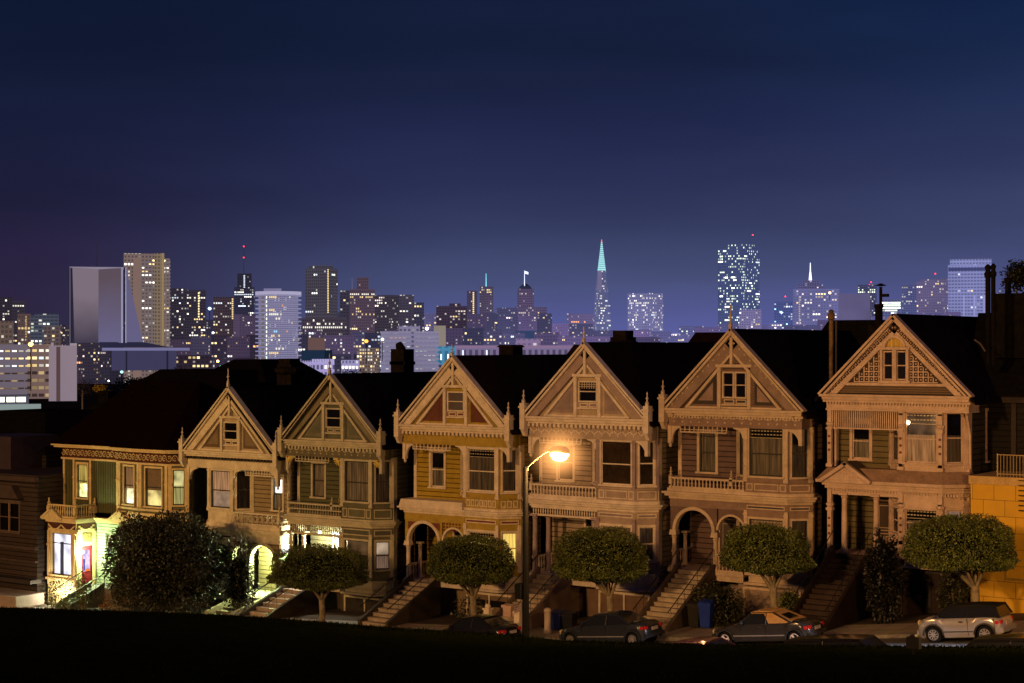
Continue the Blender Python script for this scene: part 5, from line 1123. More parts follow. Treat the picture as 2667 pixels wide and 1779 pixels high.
# flue between the last two houses
x0 = X(2165, 1.5); t = thing('metal_flue', 'tall rusty metal flue pipe standing between the two rightmost gables', 'flue', (x0, 1.5, 14.)); zt = Z(2165, 806, 1.5)-14
m = MB(); m.tube([(0, 0, -6), (0, 0, zt-.35)], .11, 10); m.lathe((0, 0, zt-.5), [(.11, 0), (.17, .04), (.17, .3), (.1, .36), (.15, .42), (.04, .5)], 10)
for i in range(5): m.lathe((0, 0, -1.+i*1.1), [(.11, 0), (.125, .01), (.125, .05), (.11, .06)], 10)
m.build('pipe', paint((.20, .12, .06), .55, .4, 4, name='rusty_metal'), t, smooth=50)
m = MB(); m.tube([(.25, 0, -6), (.25, 0, zt-.5)], .05, 8); m.build('thin_pipe', paint((.06, .05, .05), .5, .2, name='thin_pipe'), t)
# tree behind the dark house
def far_tree(u, v0, v1, wpx, d, label, seed, n=2500, mat=LEAFD, group=None):
    x, y, zt = W(u, v0, d); zb = W(u, v1, d)[2]; t = thing('tree', label, 'tree', (x, y, zb), 0, group); h = zt-zb; w = wpx*d/F
    m = MB(); rr = random.Random(seed)
    for i in range(5): leafcloud(m, n//5, (rr.uniform(-.25, .25)*w, rr.uniform(-.2, .2)*w, h*rr.uniform(.5, .8)), (w*.3, w*.3, h*.25), 1, seed+i, max(.12, w*.022), .3, lump=.5)
    m.build('crown', mat, t, fix=False); m = MB(); m.tube([(0, 0, -1), (0, 0, h*.6)], [w*.035, w*.02], 7); m.build('trunk', BARK, t); return t
far_tree(2648, 675, 800, 95, 112, 'dark leafy tree top rising behind the chimney at the right edge', 41, 3000)
# left neighbours across the side street
YN = -1.5; x0 = X(-110, YN); zt = Z(50, 1236, YN); t = thing('grey_house', 'dim grey brown house with one tall window at the left edge', 'house', (x0, YN, 2.)); GW = siding((.055, .038, .03), .3); x1 = X(97, YN)-x0; h = zt-2
zw0, zw1 = Z(30, 1385, YN)-2, Z(30, 1310, YN)-2; FRN = ((0, 0), (1, 0)); hs = (X(-2, YN)-x0, X(50, YN)-x0, zw0, zw1)
m = MB(); m.wall(FRN, 0, x1, -1, h, [hs]); m.wall(((x1, 0), (0, 1)), 0, 12, -1, h); m.poly([(0, 0, h), (x1, 0, h), (x1, 12, h), (0, 12, h)]); m.build('wall', GW, t, fix=False)
w_ = window(t, FRN, *hs, pt((.12, .09, .07)), pt((.16, .1, .07)), 'dark', .5, .14); m = MB(); c_ = (hs[0]+hs[1])/2; m.box(c_-.06, c_+.06, -.02, .06, zw0, zw1); m.build('mullion', pt((.28, .18, .12)), w_)
m = MB()
for v_, th in ((1240, .3), (1258, .12), (1420, .2), (1455, .14)): zz = Z(50, v_, YN)-2; m.box(-.1, x1+.15, -.3, -.001, zz-th, zz)
m.prism([(hs[0]-.8, zw1+.35), (hs[1]+.5, zw1+.35), (hs[1]-.2, zw1+1.2), (hs[0]-.8, zw1+1.2)], -.5, -.001); m.build('cornice', pt((.08, .055, .045)), t)
m = MB(); m.box(0, X(75, -3)-x0, -2.5, -.3, -1, Z(40, 1545, -3)-2); m.build('garage_front', pt((.34, .26, .21)), t)
m = MB(); m.box(.0, X(118, YN)-x0, -1.2, -.31, Z(60, 1510, YN)-2, Z(60, 1500, YN)-2); m.build('canopy', pt((.05, .04, .035)), t)
# big dark roofs behind
def dark_house(ua, ub, vtop, veave, Y, label, ins=(2, 2), wallc=(.03, .022, .018), chim=None, pur=None):
    xa, xb = X(ua, Y), X(ub, Y); zt, zev = Z((ua+ub)/2, vtop, Y+4), Z((ua+ub)/2, veave, Y); t = thing('dark_house', label, 'house', (xa, Y, 0))
    w = xb-xa; m = MB(); m.box(0, w, 0, 12, -2, zev); m.build('wall', siding(wallc, .3), t)
    m = MB(); m.hexa([(-.4, -.4, zev), (w+.4, -.4, zev), (w+.4, 12.4, zev), (-.4, 12.4, zev), (ins[0], 4, zt), (w-ins[1], 4, zt), (w-ins[1], 9, zt), (ins[0], 9, zt)]); m.build('roof', BLACKROOF, t)
    if chim:
        a, b, vc = chim; m = MB(); m.box(X(a, Y+5)-xa, X(b, Y+5)-xa, 5, 6, zt-1, Z(a, vc, Y+5)); m.box(X(a, Y+5)-xa-.1, X(b, Y+5)-xa+.1, 4.9, 6.1, Z(a, vc, Y+5)-.3, Z(a, vc, Y+5)-.1); m.build('chimney', BLACKROOF, t)
    return t
dark_house(-40, 330, 1040, 1190, 9, 'long black hipped roof behind the corner house at far left', (9, 1), (.03, .018, .015), (255, 282, 1018))
dark_house(-160, 120, 1068, 1175, 3.5, 'low black roof just behind the grey brown house at left edge', (1.5, 5))
x0 = X(-70, 1.); t = thing('purple_wall_house', 'narrow purplish blank wall rising behind the grey house at the left edge', 'house', (x0, 1., 0)); m = MB(); m.box(0, X(28, 1.)-x0, 0, 4, 0, Z(10, 1137, 1.)); m.build('wall', pt((.06, .04, .05)), t)
# ------------------------------------------------------------------ the city beyond
def lin(c): return tuple(((x/255+.055)/1.055)**2.4 if x > 10 else x/255/12.92 for x in c)
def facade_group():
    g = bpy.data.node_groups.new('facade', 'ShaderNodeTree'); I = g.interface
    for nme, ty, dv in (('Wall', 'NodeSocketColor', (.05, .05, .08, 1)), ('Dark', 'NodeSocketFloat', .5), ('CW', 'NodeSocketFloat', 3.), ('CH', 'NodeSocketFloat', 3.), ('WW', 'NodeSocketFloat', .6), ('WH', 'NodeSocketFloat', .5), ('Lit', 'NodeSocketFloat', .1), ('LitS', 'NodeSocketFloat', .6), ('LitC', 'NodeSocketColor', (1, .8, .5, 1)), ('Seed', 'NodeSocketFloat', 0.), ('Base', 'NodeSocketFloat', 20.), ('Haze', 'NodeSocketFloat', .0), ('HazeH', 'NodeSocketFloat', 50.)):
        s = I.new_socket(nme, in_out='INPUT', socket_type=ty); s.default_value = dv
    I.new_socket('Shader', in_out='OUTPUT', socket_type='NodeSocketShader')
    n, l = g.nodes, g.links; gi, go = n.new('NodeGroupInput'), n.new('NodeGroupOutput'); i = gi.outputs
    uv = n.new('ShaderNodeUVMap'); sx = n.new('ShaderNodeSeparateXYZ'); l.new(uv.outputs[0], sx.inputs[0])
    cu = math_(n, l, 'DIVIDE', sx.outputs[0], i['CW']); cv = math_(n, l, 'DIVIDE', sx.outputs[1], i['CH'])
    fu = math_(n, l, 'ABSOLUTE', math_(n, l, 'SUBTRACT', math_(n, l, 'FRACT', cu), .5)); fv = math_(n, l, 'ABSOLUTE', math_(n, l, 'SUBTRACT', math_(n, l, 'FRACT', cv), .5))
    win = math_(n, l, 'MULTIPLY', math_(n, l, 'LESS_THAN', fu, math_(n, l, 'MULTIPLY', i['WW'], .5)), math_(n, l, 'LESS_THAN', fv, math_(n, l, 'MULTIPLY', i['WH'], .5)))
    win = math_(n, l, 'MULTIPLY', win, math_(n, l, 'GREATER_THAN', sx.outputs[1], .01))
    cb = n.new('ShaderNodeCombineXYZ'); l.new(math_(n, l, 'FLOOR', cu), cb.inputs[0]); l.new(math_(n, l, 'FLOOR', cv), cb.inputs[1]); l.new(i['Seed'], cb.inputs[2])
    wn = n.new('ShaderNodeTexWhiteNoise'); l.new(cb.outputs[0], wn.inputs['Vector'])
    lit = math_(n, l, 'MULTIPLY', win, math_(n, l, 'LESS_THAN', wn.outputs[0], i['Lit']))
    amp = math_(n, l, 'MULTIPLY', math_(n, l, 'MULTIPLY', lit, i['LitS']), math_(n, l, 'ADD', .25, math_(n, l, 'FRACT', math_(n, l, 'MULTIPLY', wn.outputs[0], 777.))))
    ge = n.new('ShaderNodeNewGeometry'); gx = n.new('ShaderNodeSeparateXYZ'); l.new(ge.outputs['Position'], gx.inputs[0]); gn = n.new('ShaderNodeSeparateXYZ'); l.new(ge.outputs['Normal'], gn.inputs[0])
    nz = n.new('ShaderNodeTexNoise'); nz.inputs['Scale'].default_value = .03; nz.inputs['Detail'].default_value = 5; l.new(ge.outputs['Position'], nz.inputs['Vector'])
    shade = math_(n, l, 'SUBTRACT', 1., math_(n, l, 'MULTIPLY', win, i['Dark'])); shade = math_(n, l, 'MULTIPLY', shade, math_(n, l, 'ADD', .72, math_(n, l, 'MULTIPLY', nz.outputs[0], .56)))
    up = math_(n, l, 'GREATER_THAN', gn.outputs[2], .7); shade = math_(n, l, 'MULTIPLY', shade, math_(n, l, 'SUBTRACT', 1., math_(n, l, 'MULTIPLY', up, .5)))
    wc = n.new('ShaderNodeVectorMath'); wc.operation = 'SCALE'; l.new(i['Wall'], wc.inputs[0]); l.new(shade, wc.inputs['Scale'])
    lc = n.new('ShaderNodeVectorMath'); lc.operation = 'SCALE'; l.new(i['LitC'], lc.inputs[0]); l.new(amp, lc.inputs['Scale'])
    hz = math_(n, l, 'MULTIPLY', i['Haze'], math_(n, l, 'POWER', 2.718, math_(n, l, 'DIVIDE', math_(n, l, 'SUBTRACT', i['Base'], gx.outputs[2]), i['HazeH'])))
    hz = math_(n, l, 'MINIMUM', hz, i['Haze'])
    hc = n.new('ShaderNodeVectorMath'); hc.operation = 'SCALE'; hc.inputs[0].default_value = (.36, .40, 1.); l.new(hz, hc.inputs['Scale'])  # bluish haze painted in as emission, fading with height
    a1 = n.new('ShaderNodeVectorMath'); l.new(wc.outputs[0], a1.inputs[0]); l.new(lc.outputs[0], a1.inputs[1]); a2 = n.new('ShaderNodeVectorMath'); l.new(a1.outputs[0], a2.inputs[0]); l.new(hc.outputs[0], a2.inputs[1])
    e = n.new('ShaderNodeEmission'); l.new(a2.outputs[0], e.inputs[0]); df = n.new('ShaderNodeBsdfDiffuse'); ds = n.new('ShaderNodeVectorMath'); ds.operation = 'SCALE'; ds.inputs['Scale'].default_value = .12; l.new(wc.outputs[0], ds.inputs[0]); l.new(ds.outputs[0], df.inputs[0])  # walls emit their own colour, standing in for city light on them
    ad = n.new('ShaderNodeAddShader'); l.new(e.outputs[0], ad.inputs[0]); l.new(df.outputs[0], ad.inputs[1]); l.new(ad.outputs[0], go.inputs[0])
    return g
FG = facade_group(); _sd = [0]
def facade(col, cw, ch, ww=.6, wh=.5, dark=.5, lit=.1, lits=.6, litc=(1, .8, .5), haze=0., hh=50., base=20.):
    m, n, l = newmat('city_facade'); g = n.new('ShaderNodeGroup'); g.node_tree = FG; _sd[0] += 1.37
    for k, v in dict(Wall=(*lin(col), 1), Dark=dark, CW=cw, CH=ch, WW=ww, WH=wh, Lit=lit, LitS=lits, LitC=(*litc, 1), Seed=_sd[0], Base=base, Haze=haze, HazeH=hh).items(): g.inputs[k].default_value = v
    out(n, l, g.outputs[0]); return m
def uvprism(pts, z0, z1, name, mat, par=None, cap=True, closed=True):
    n = len(pts); v = [(x, y, z0) for x, y in pts]+[(x, y, z1) for x, y in pts]; f = []; uv = []; s = 0
    for k in range(n if closed else n-1):
        j = (k+1) % n; L = math.dist(pts[k], pts[j]); f.append((k, j, n+j, n+k)); uv += [(s, .02), (s+L, .02), (s+L, z1-z0), (s, z1-z0)]; s += L
    if cap: f.append(tuple(range(n, 2*n))); uv += [(0, -1)]*n
    me = bpy.data.meshes.new(name); me.from_pydata(v, [], f); ul = me.uv_layers.new(name='UVMap')
    for i, q in enumerate(uv): ul.data[i].uv = q
    me.materials.append(mat); o = bpy.data.objects.new(name, me); COL.objects.link(o)
    if par: o.parent = par
    return o
LW = {'w': (1, .93, .78), 'y': (1, .72, .32), 'c': (.8, .9, 1), 'g': (.85, 1, .72), 'o': (1, .42, .14), 'b': (.35, .75, 1), 'p': (1, .8, .75)}
def litmat(k, s): return emis(LW[k], s, 'lit_window')
def tower(label, u0, u1, vt, d, col=(50, 48, 66), split=0, side='R', cell=(8, 8), ww=.6, wh=.5, dark=.45, lit=.12, lits=.6, litc='w', wins=18, wc='wwwyc', ws=1.6, vb=None, name='tower_block', cat='tower', tops=(), masts=(), beacons=(), strips=(), haze=0., hh=60, rows=(), seed=None, wsz=(.62, .5), run=.4, zone=None, group=None, topcol=None, wtall=0):
    rr = random.Random(seed if seed is not None else int(u0*7+vt)); px = d/F; r = ray((u0+u1)/2); rz = math.atan2(r[1], r[0])-PI/2
    psi = math.radians(30) if split else 0; w1 = (u1-u0-split)*px/math.cos(psi); w2 = split*px/math.sin(psi) if split else (u1-u0)*px*.7
    loc = W(u0 if side == 'R' or not split else u0+split, vt, d); zt = loc[2]; zb = CZ-((vb or 1010)-CV)*px; H = zt-zb
    t = thing(name, label, cat, (loc[0], loc[1], zb), rz+(-psi if side == 'R' else psi), group)
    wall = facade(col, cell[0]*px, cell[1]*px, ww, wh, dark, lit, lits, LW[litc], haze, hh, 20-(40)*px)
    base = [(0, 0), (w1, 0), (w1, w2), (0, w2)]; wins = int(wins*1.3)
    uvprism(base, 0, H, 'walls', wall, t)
    cw, ch = cell[0]*px, cell[1]*px; nu, nv = max(1, int(w1/cw)), max(1, int(H/ch)); ns = max(1, int(w2/cw)) if split else 0
    qm = {}
    def wmesh(k, s):
        if (k, s) not in qm:
            me = bpy.data.meshes.new('window'); a, b = cw*wsz[0]/2, ch*wsz[1]/2; me.from_pydata([(-a, 0, -b), (a, 0, -b), (a, 0, b), (-a, 0, b)], [], [(0, 1, 2, 3)]); me.materials.append(litmat(k, s)); qm[(k, s)] = me
        return qm[(k, s)]
    used = set(); cnt = 0; off = .03*px*2+.03
    vis = min(nv, int((min(960, vb or 960)-vt)/cell[1])) if not zone else nv
    tries = 0
    def put(i, j, sd, k, s):
        o = bpy.data.objects.new('window', wmesh(k, s)); COL.objects.link(o); o.parent = t; z = H-(math.ceil(H/ch)*ch-H)*0-(H % ch)-(j+.5)*ch if 0 else (math.floor(H/ch)-j-.5)*ch
        if sd and side == 'R': o.location = (w1+off, (i+.5)*cw, z); o.rotation_euler = (0, 0, PI/2)
        elif sd: o.location = (-off, w2-(i+.5)*cw, z); o.rotation_euler = (0, 0, PI/2)
        else: o.location = ((i+.5)*cw, -off, z)
    while cnt < wins and tries < wins*6:
        tries += 1; sd = split and rr.random() < split/(u1-u0); i = rr.randrange(ns if sd else nu); j = rr.randrange(max(1, vis))
        k = rr.choice(wc); s = ws*1.2*rr.choice((.5, .8, 1, 1.7)); s = round(s, 2)
        for q in range(1+(rr.randrange(1, 4) if rr.random() < run else 0)):
            if i+q >= (ns if sd else nu) or (sd, i+q, j) in used or cnt >= wins: break
            used.add((sd, i+q, j)); put(i+q, j, sd, k, s); cnt += 1
    for j, frac, k, s in rows:
        for i in range(nu):
            if rr.random() < frac and cnt < 98 and (0, i, j) not in used: used.add((0, i, j)); put(i, j, 0, k, s); cnt += 1
    tm = facade(topcol or col, 1e4, 1e4, 0, 0, 0, 0)
    mu = loc[0]; inv = t.matrix_basis.inverted() if 0 else None
    def lx(u): return ((u-(u0 if side == 'R' or not split else u0+split))*px)/math.cos(psi)
    for a, b, v0, v1 in tops:
        uvprism([(lx(a), w2*.15+.0), (lx(b), w2*.15), (lx(b), w2*.8), (lx(a), w2*.8)], H+(vt-v1)*px+.002, H+(vt-v0)*px, 'penthouse', facade(topcol or col, cw, ch, ww, wh, dark, lit, lits, LW[litc]) , t)
    for u, v0, v1, wpx, c_ in masts:
        m = MB(); m.tube([(lx(u), w2*.3, H+(vt-v1)*px-1), (lx(u), w2*.3, H+(vt-v0)*px)], [wpx*px*.5, wpx*px*.25], 6); m.build('mast', c_ if not isinstance(c_, tuple) else facade(c_, 1e4, 1e4, 0, 0, 0, 0), t)
    for u, v in beacons:
        m = MB(); m.lathe((lx(u), w2*.3, H+(vt-v)*px), [(.5*px, -1.6*px), (1.5*px, -.8*px), (1.5*px, .8*px), (.5*px, 1.6*px)], 10); m.build('beacon', emis((1, .03, .05), 6.), t, smooth=60)
    for u, v0, v1, n, k, s in strips:
        for i in range(n):
            me = bpy.data.meshes.new('window') if i == 0 else me
            if i == 0: a, b = 1.8*px, (v1-v0)/n*px*.32; me.from_pydata([(-a, 0, -b), (a, 0, -b), (a, 0, b), (-a, 0, b)], [], [(0, 1, 2, 3)]); me.materials.append(litmat(k, s))
            o = bpy.data.objects.new('window', me); COL.objects.link(o); o.parent = t; o.location = (lx(u), -off*1.3, H+(vt-(v0+(v1-v0)*(i+.5)/n))*px)
    t['_u'] = (u0+u1)/2
    return t, lx, H, px, w1, w2
# tall named towers (u0, u1, top) measured in the photograph; d is how far away each stands
t5 = tower('tall beige apartment tower with lit balcony stacks rising behind the concrete cathedral', 322, 440, 672, 720, (118, 100, 98), cell=(9, 9.6), ww=.5, wh=.5, dark=.55, lit=.2, wins=60, wc='wwyw', ws=2., tops=[(322, 400, 659, 672)], vb=1000, name='apartment_tower', wtall=1)
t, lx, H, px, w1, w2 = t5
for a, b, v0, c_ in ((346, 366, 672, (128, 105, 98)), (400, 426, 659, (125, 108, 92)), (419, 424, 659, (150, 125, 90))):
    uvprism([(lx(a), -1.2-(1 if a == 419 else 0)), (lx(b), -1.2-(1 if a == 419 else 0)), (lx(b), 6), (lx(a), 6)], 0, H+(672-v0)*px, 'pier', facade(c_, 8*px, 9.6*px, .4 if a == 400 else 0, .5, .7, .0), t)
bc_ = facade((112, 104, 110), 1e4, 1e4, 0, 0, 0, 0)
for i in range(26):
    zz = H-(i+1)*9.6*px
    m = MB(); m.box(lx(366.5), lx(399.5), -1.5, -.2, zz-.25, zz+.3); m.build('balcony', bc_, t)
    m = MB(); m.box(lx(427), lx(441.5), -1.5, 3, zz-.25, zz+.3); m.build('balcony', bc_, t)
tower('slim dark tower with twin red beacons on a tall mast', 610, 662, 748, 2100, (42, 40, 56), cell=(5, 6), wins=34, wc='wwc', ws=1.3, tops=[(618, 655, 712, 748)], masts=[(634.6, 640, 712, 2, (46, 36, 60))], beacons=[(634.6, 641), (634.6, 670)], strips=[(636, 716, 750, 9, 'c', 1.2)], rows=[(2, .5, 'c', 1.2)], haze=.03)
# round white tower
def round_tower():
    u0, u1, vt, d = 664, 787, 767, 620; px = d/F; r = ray(725); rz = math.atan2(r[1], r[0])-PI/2; loc = W(725, vt, d); zb = CZ-(1010-CV)*px; H = loc[2]-zb
    t = thing('round_tower', 'round white apartment tower with a bright stair light and balconies ringing it', 'tower', (loc[0], loc[1], zb), rz); R_ = 52*px
    pts = [(R_*math.cos(2*PI*i/40), R_*math.sin(2*PI*i/40)+R_) for i in range(40)]
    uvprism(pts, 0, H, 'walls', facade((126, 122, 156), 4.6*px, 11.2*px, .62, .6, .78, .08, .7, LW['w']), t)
    bm_ = facade((132, 128, 162), 1e4, 1e4, 0, 0, 0, 0)
    for i in range(20):
        z = H-i*11.2*px; m = MB(); m.lathe((0, R_, z-.9), [(R_*1.01, .3), (R_*1.16, .32), (R_*1.16, .8), (R_*1.01, .85)], 36); b = m.build('balcony_ring', bm_, t)
    m = MB(); m.lathe((0, R_, H), [(R_*1.16, .0), (R_*1.16, 1.2), (R_*.5, 1.25)], 36); m.build('roof_slab', facade((165, 160, 190), 1e4, 1e4, 0, 0, 0, 0), t)
    m = MB(); m.box(-38*px, 4*px, R_*.6, R_*1.6, H+1.2, H+6*px+1.5); m.box(-8*px, 8*px, R_*.7, R_*1.4, H+1.5, H+17*px); m.box(12*px, 24*px, R_, R_*1.4, H+1.2, H+6*px); m.build('penthouse', facade((120, 115, 150), 1e4, 1e4, 0, 0, 0, 0), t)
    rr = random.Random(3)
    def at(du, v0, v1, w, k, s, nm='window'):
        x = du*px; y = R_-math.sqrt(max(.01, (R_*1.03)**2-x*x)); an = math.asin(max(-1, min(1, x/(R_*1.03)))); m = MB(); m.v = []
        a = w*px/2; z0, z1 = H+(vt-v1)*px, H+(vt-v0)*px; m.poly([(x-a*math.cos(an), y-a*math.sin(an)-.1, z0), (x+a*math.cos(an), y+a*math.sin(an)-.1, z0), (x+a*math.cos(an), y+a*math.sin(an)-.1, z1), (x-a*math.cos(an), y-a*math.sin(an)-.1, z1)]); m.build(nm, litmat(k, s), t, fix=False)
    for i in range(17): at(-30.5, 768.5+i*11.2, 777.5+i*11.2, 3.2, 'g' if i % 3 else 'w', 1.6)
    for j, (a, b, k) in enumerate(((0, 4, 'y'), (3, 3, 'y'), (4, 5, 'w'), (8, 2, 'b'), (9, 3, 'y'), (12, 3, 'w'), (13, 5, 'y'), (15, 3, 'w'), (5, 2, 'w'), (10, 2, 'w'))):
        for q in range(b): at(-22+q*5+rr.randrange(0, 3)*(0 if a in (0, 3, 4, 13) else 12), 770+a*11.2, 776.5+a*11.2, 3.9, k, 1.0)
    for q in range(6): at(rr.uniform(5, 42), 770+q*22.4, 776+q*22.4, 3.5, rr.choice('wyo'), .8)
    m = MB(); m.wall(((-46*px, R_-R_*.55), (1, 0)), 0, 12*px, 0, H); 
    at(-40, 770, 1000, 11, 'p', .16, 'blank_panel')
round_tower()
tower('tall slab tower with a fine window grid and a bright dotted edge', 795, 879, 700, 1500, (70, 66, 80), split=22, cell=(6.2, 8), ww=.62, wh=.62, dark=.5, lit=.02, wins=16, wc='wwgc', ws=1.2, tops=[(800, 850, 692, 700)], strips=[(854, 702, 816, 26, 'y', 1.3)], vb=960, rows=[(1, .0, 'w', 1)], seed=5)
tower('broad brown hotel block with a stepped top and a lit crown floor', 911, 976, 753, 1700, (78, 62, 76), cell=(5, 7.5), wins=16, wc='wyp', ws=1.2, tops=[(929, 960, 722, 753)], masts=[(917, 723, 753, 2, (110, 105, 130))], rows=[(1, .8, 'w', 1.2), (2, .5, 'y', 1.0), (8, .4, 'y', 1.)], haze=.03)
tower('dim narrow block left of the brown hotel, nearly unlit', 885, 912, 757, 1750, (58, 54, 72), wins=3)
tower('dark apartment slab speckled with small white windows right of the brown hotel', 976, 1040, 769, 1500, (58, 52, 66), split=20, cell=(6, 7), wins=34, wc='wwp', ws=1.4)
tower('plain grey slab with three blank piers, second right of the brown hotel', 1040, 1078, 768, 1520, (66, 60, 78), cell=(8, 7), wins=10, dark=.3)
tower('lower dark block with bright corner windows at the end of the hotel group', 1078, 1104, 788, 1450, (56, 54, 76), cell=(7, 8), wins=12, ws=1.6)
tower('dark office slab with two rows of lit windows left of the cathedral view', 32, 64, 784, 1100, (52, 46, 58), wins=9, cell=(6, 7), rows=[(1, .7, 'w', 1.2)])
tower('far left dim tower with a bright white corner light', 0, 32, 774, 1150, (48, 42, 54), wins=12, cell=(6, 7), beacons=())
tower('brown brick block with two thin columns of windows below the far left towers', 46, 79, 817, 600, (84, 66, 66), cell=(8, 10), wins=6, ww=.4, wh=.4, strips=[(67, 822, 880, 9, 'y', .5)])
tower('beige low block cut by the left edge under the dim towers', -30, 33, 836, 520, (92, 76, 70), cell=(10, 13), wins=6, wc='wo', ws=1.2, vb=1000)
tower('glass fronted modern block with green lit floors left of the cathedral', 79, 151, 822, 560, (70, 74, 90), cell=(10, 9), ww=.85, wh=.5, wins=16, wc='wgg', ws=.9, tops=[(90, 150, 817, 822)])
tower('small pinkish block at the foot of the glass fronted block', 113, 158, 849, 520, (88, 74, 76), cell=(10, 10), wins=3, vb=1000)
tower('dark tower with a bright vertical column of lights right of the cathedral', 480, 536, 755, 1300, (52, 46, 60), cell=(6, 7), wins=24, strips=[(517, 760, 828, 10, 'y', 1.7)], wc='wyw', rows=[(2, .6, 'w', 1.5)])
tower('short dark block beside the beige apartment tower with one warm window', 441, 480, 750, 1350, (50, 44, 58), cell=(6, 7), wins=12)
tower('stubby brown tower with dotted lights along its right edge', 555, 607, 773, 1600, (62, 50, 60), cell=(6, 7), wins=16, strips=[(605, 776, 832, 10, 'y', 1.2)], rows=[(1, .5, 'w', 1.)])
tower('wide dark office block with long rows of small lights behind the round white tower', 788, 903, 828, 1100, (66, 58, 72), cell=(5.2, 9), wins=10, rows=[(1, .35, 'w', 1.2), (2, .9, 'w', 1.1), (5, .5, 'w', 1.1)], wc='w')
tower('blank brown wall block below the wide dark office block', 802, 846, 880, 700, (96, 74, 72), cell=(300, 300), wins=0, vb=1010)
tower('grey box building with a blue green roof band beside the round white tower', 785, 865, 912, 560, (28, 44, 66), cell=(300, 300), wins=0)
tower('beige corner block with dozens of lit square windows', 929, 988, 906, 620, (104, 88, 86), split=14, cell=(8, 8.6), ww=.5, wh=.5, dark=.6, wins=20, wc='yyw', ws=1.1)
# balcony apartment block
t, lx, H, px, w1, w2 = tower('broad white apartment block with rows of balconies in front of the hotel group', 992, 1142, 865, 640, (122, 116, 146), cell=(11, 11.5), ww=.55, wh=.5, dark=.6, lit=.15, lits=.5, wins=26, wc='wwyog', ws=1.2, tops=[(1038, 1094, 848, 865)], vb=1010, name='apartment_block', cat='apartment block')
bm_ = facade((128, 124, 150), 1e4, 1e4, 0, 0, 0, 0)
for i in range(11):
    zz = H-(i+.0)*11.5*px; m = MB(); m.box(lx(990), lx(1068), -1.6, -.1, zz-.5, zz+.25); m.box(lx(1082), lx(1144), -1.6, -.1, zz-.5, zz+.25); m.build('balcony', bm_, t)
t_, *_ = tower('pale beige blank walled block with a brilliantly lit billboard beside it', 1130, 1161, 848, 900, (132, 122, 112), cell=(300, 300), wins=0, vb=960)
tower('dull brown block with scattered warm windows above the beige blank wall', 1136, 1216, 797, 1500, (58, 48, 66), cell=(7, 7), wins=22, wc='ppy', ws=1.1, tops=[(1170, 1200, 790, 797)], seed=8)
tower('narrow tower edged by a dotted line of warm lamps', 1216, 1243, 757, 2300, (66, 58, 82), cell=(5, 6), wins=2, strips=[(1233, 760, 830, 13, 'y', 1.4)], haze=.04)
cy = emis((.2, .75, .85), 1.6); wh_ = emis((.75, .8, 1), 1.8)
tower('hotel tower topped by a thin turquoise lit flagpole', 1249, 1285, 746, 2400, (78, 68, 92), cell=(4.5, 6), wins=24, wc='yyw', ws=1.4, masts=[(1266, 712, 746, 2.6, cy)], haze=.05)
t, lx, H, px, w1, w2 = tower('broad shouldered hotel tower with a domed roof and a white flag', 1340, 1424, 800, 2500, (84, 72, 104), cell=(5, 6.4), wins=44, wc='ypyw', ws=1.4, tops=[(1347, 1390, 752, 800)], masts=[(1366, 704, 742, 2.4, wh_)], haze=.05)
m = MB(); m.lathe((lx(1368), w2*.5, H+48*px), [(18*px, 0), (15*px, 6*px), (7*px, 12*px), (2*px, 15*px)], 12); m.build('dome', facade((40, 44, 66), 1e4, 1e4, 0, 0, 0, 0), t, smooth=60)
m = MB(); m.hexa([(lx(1367), w2*.3, H+88*px), (lx(1376), w2*.3, H+86*px), (lx(1376), w2*.3+.5, H+86*px), (lx(1367), w2*.3+.5, H+88*px), (lx(1367), w2*.3, H+95*px), (lx(1376), w2*.3, H+92*px), (lx(1376), w2*.3+.5, H+92*px), (lx(1367), w2*.3+.5, H+95*px)]); m.build('flag', wh_, t)
tower('hazy pinkish mid rise block left of the pyramid', 1476, 1545, 817, 2900, (92, 82, 122), cell=(5.5, 7), wins=14, wc='pyo', haze=.10, dark=.25)
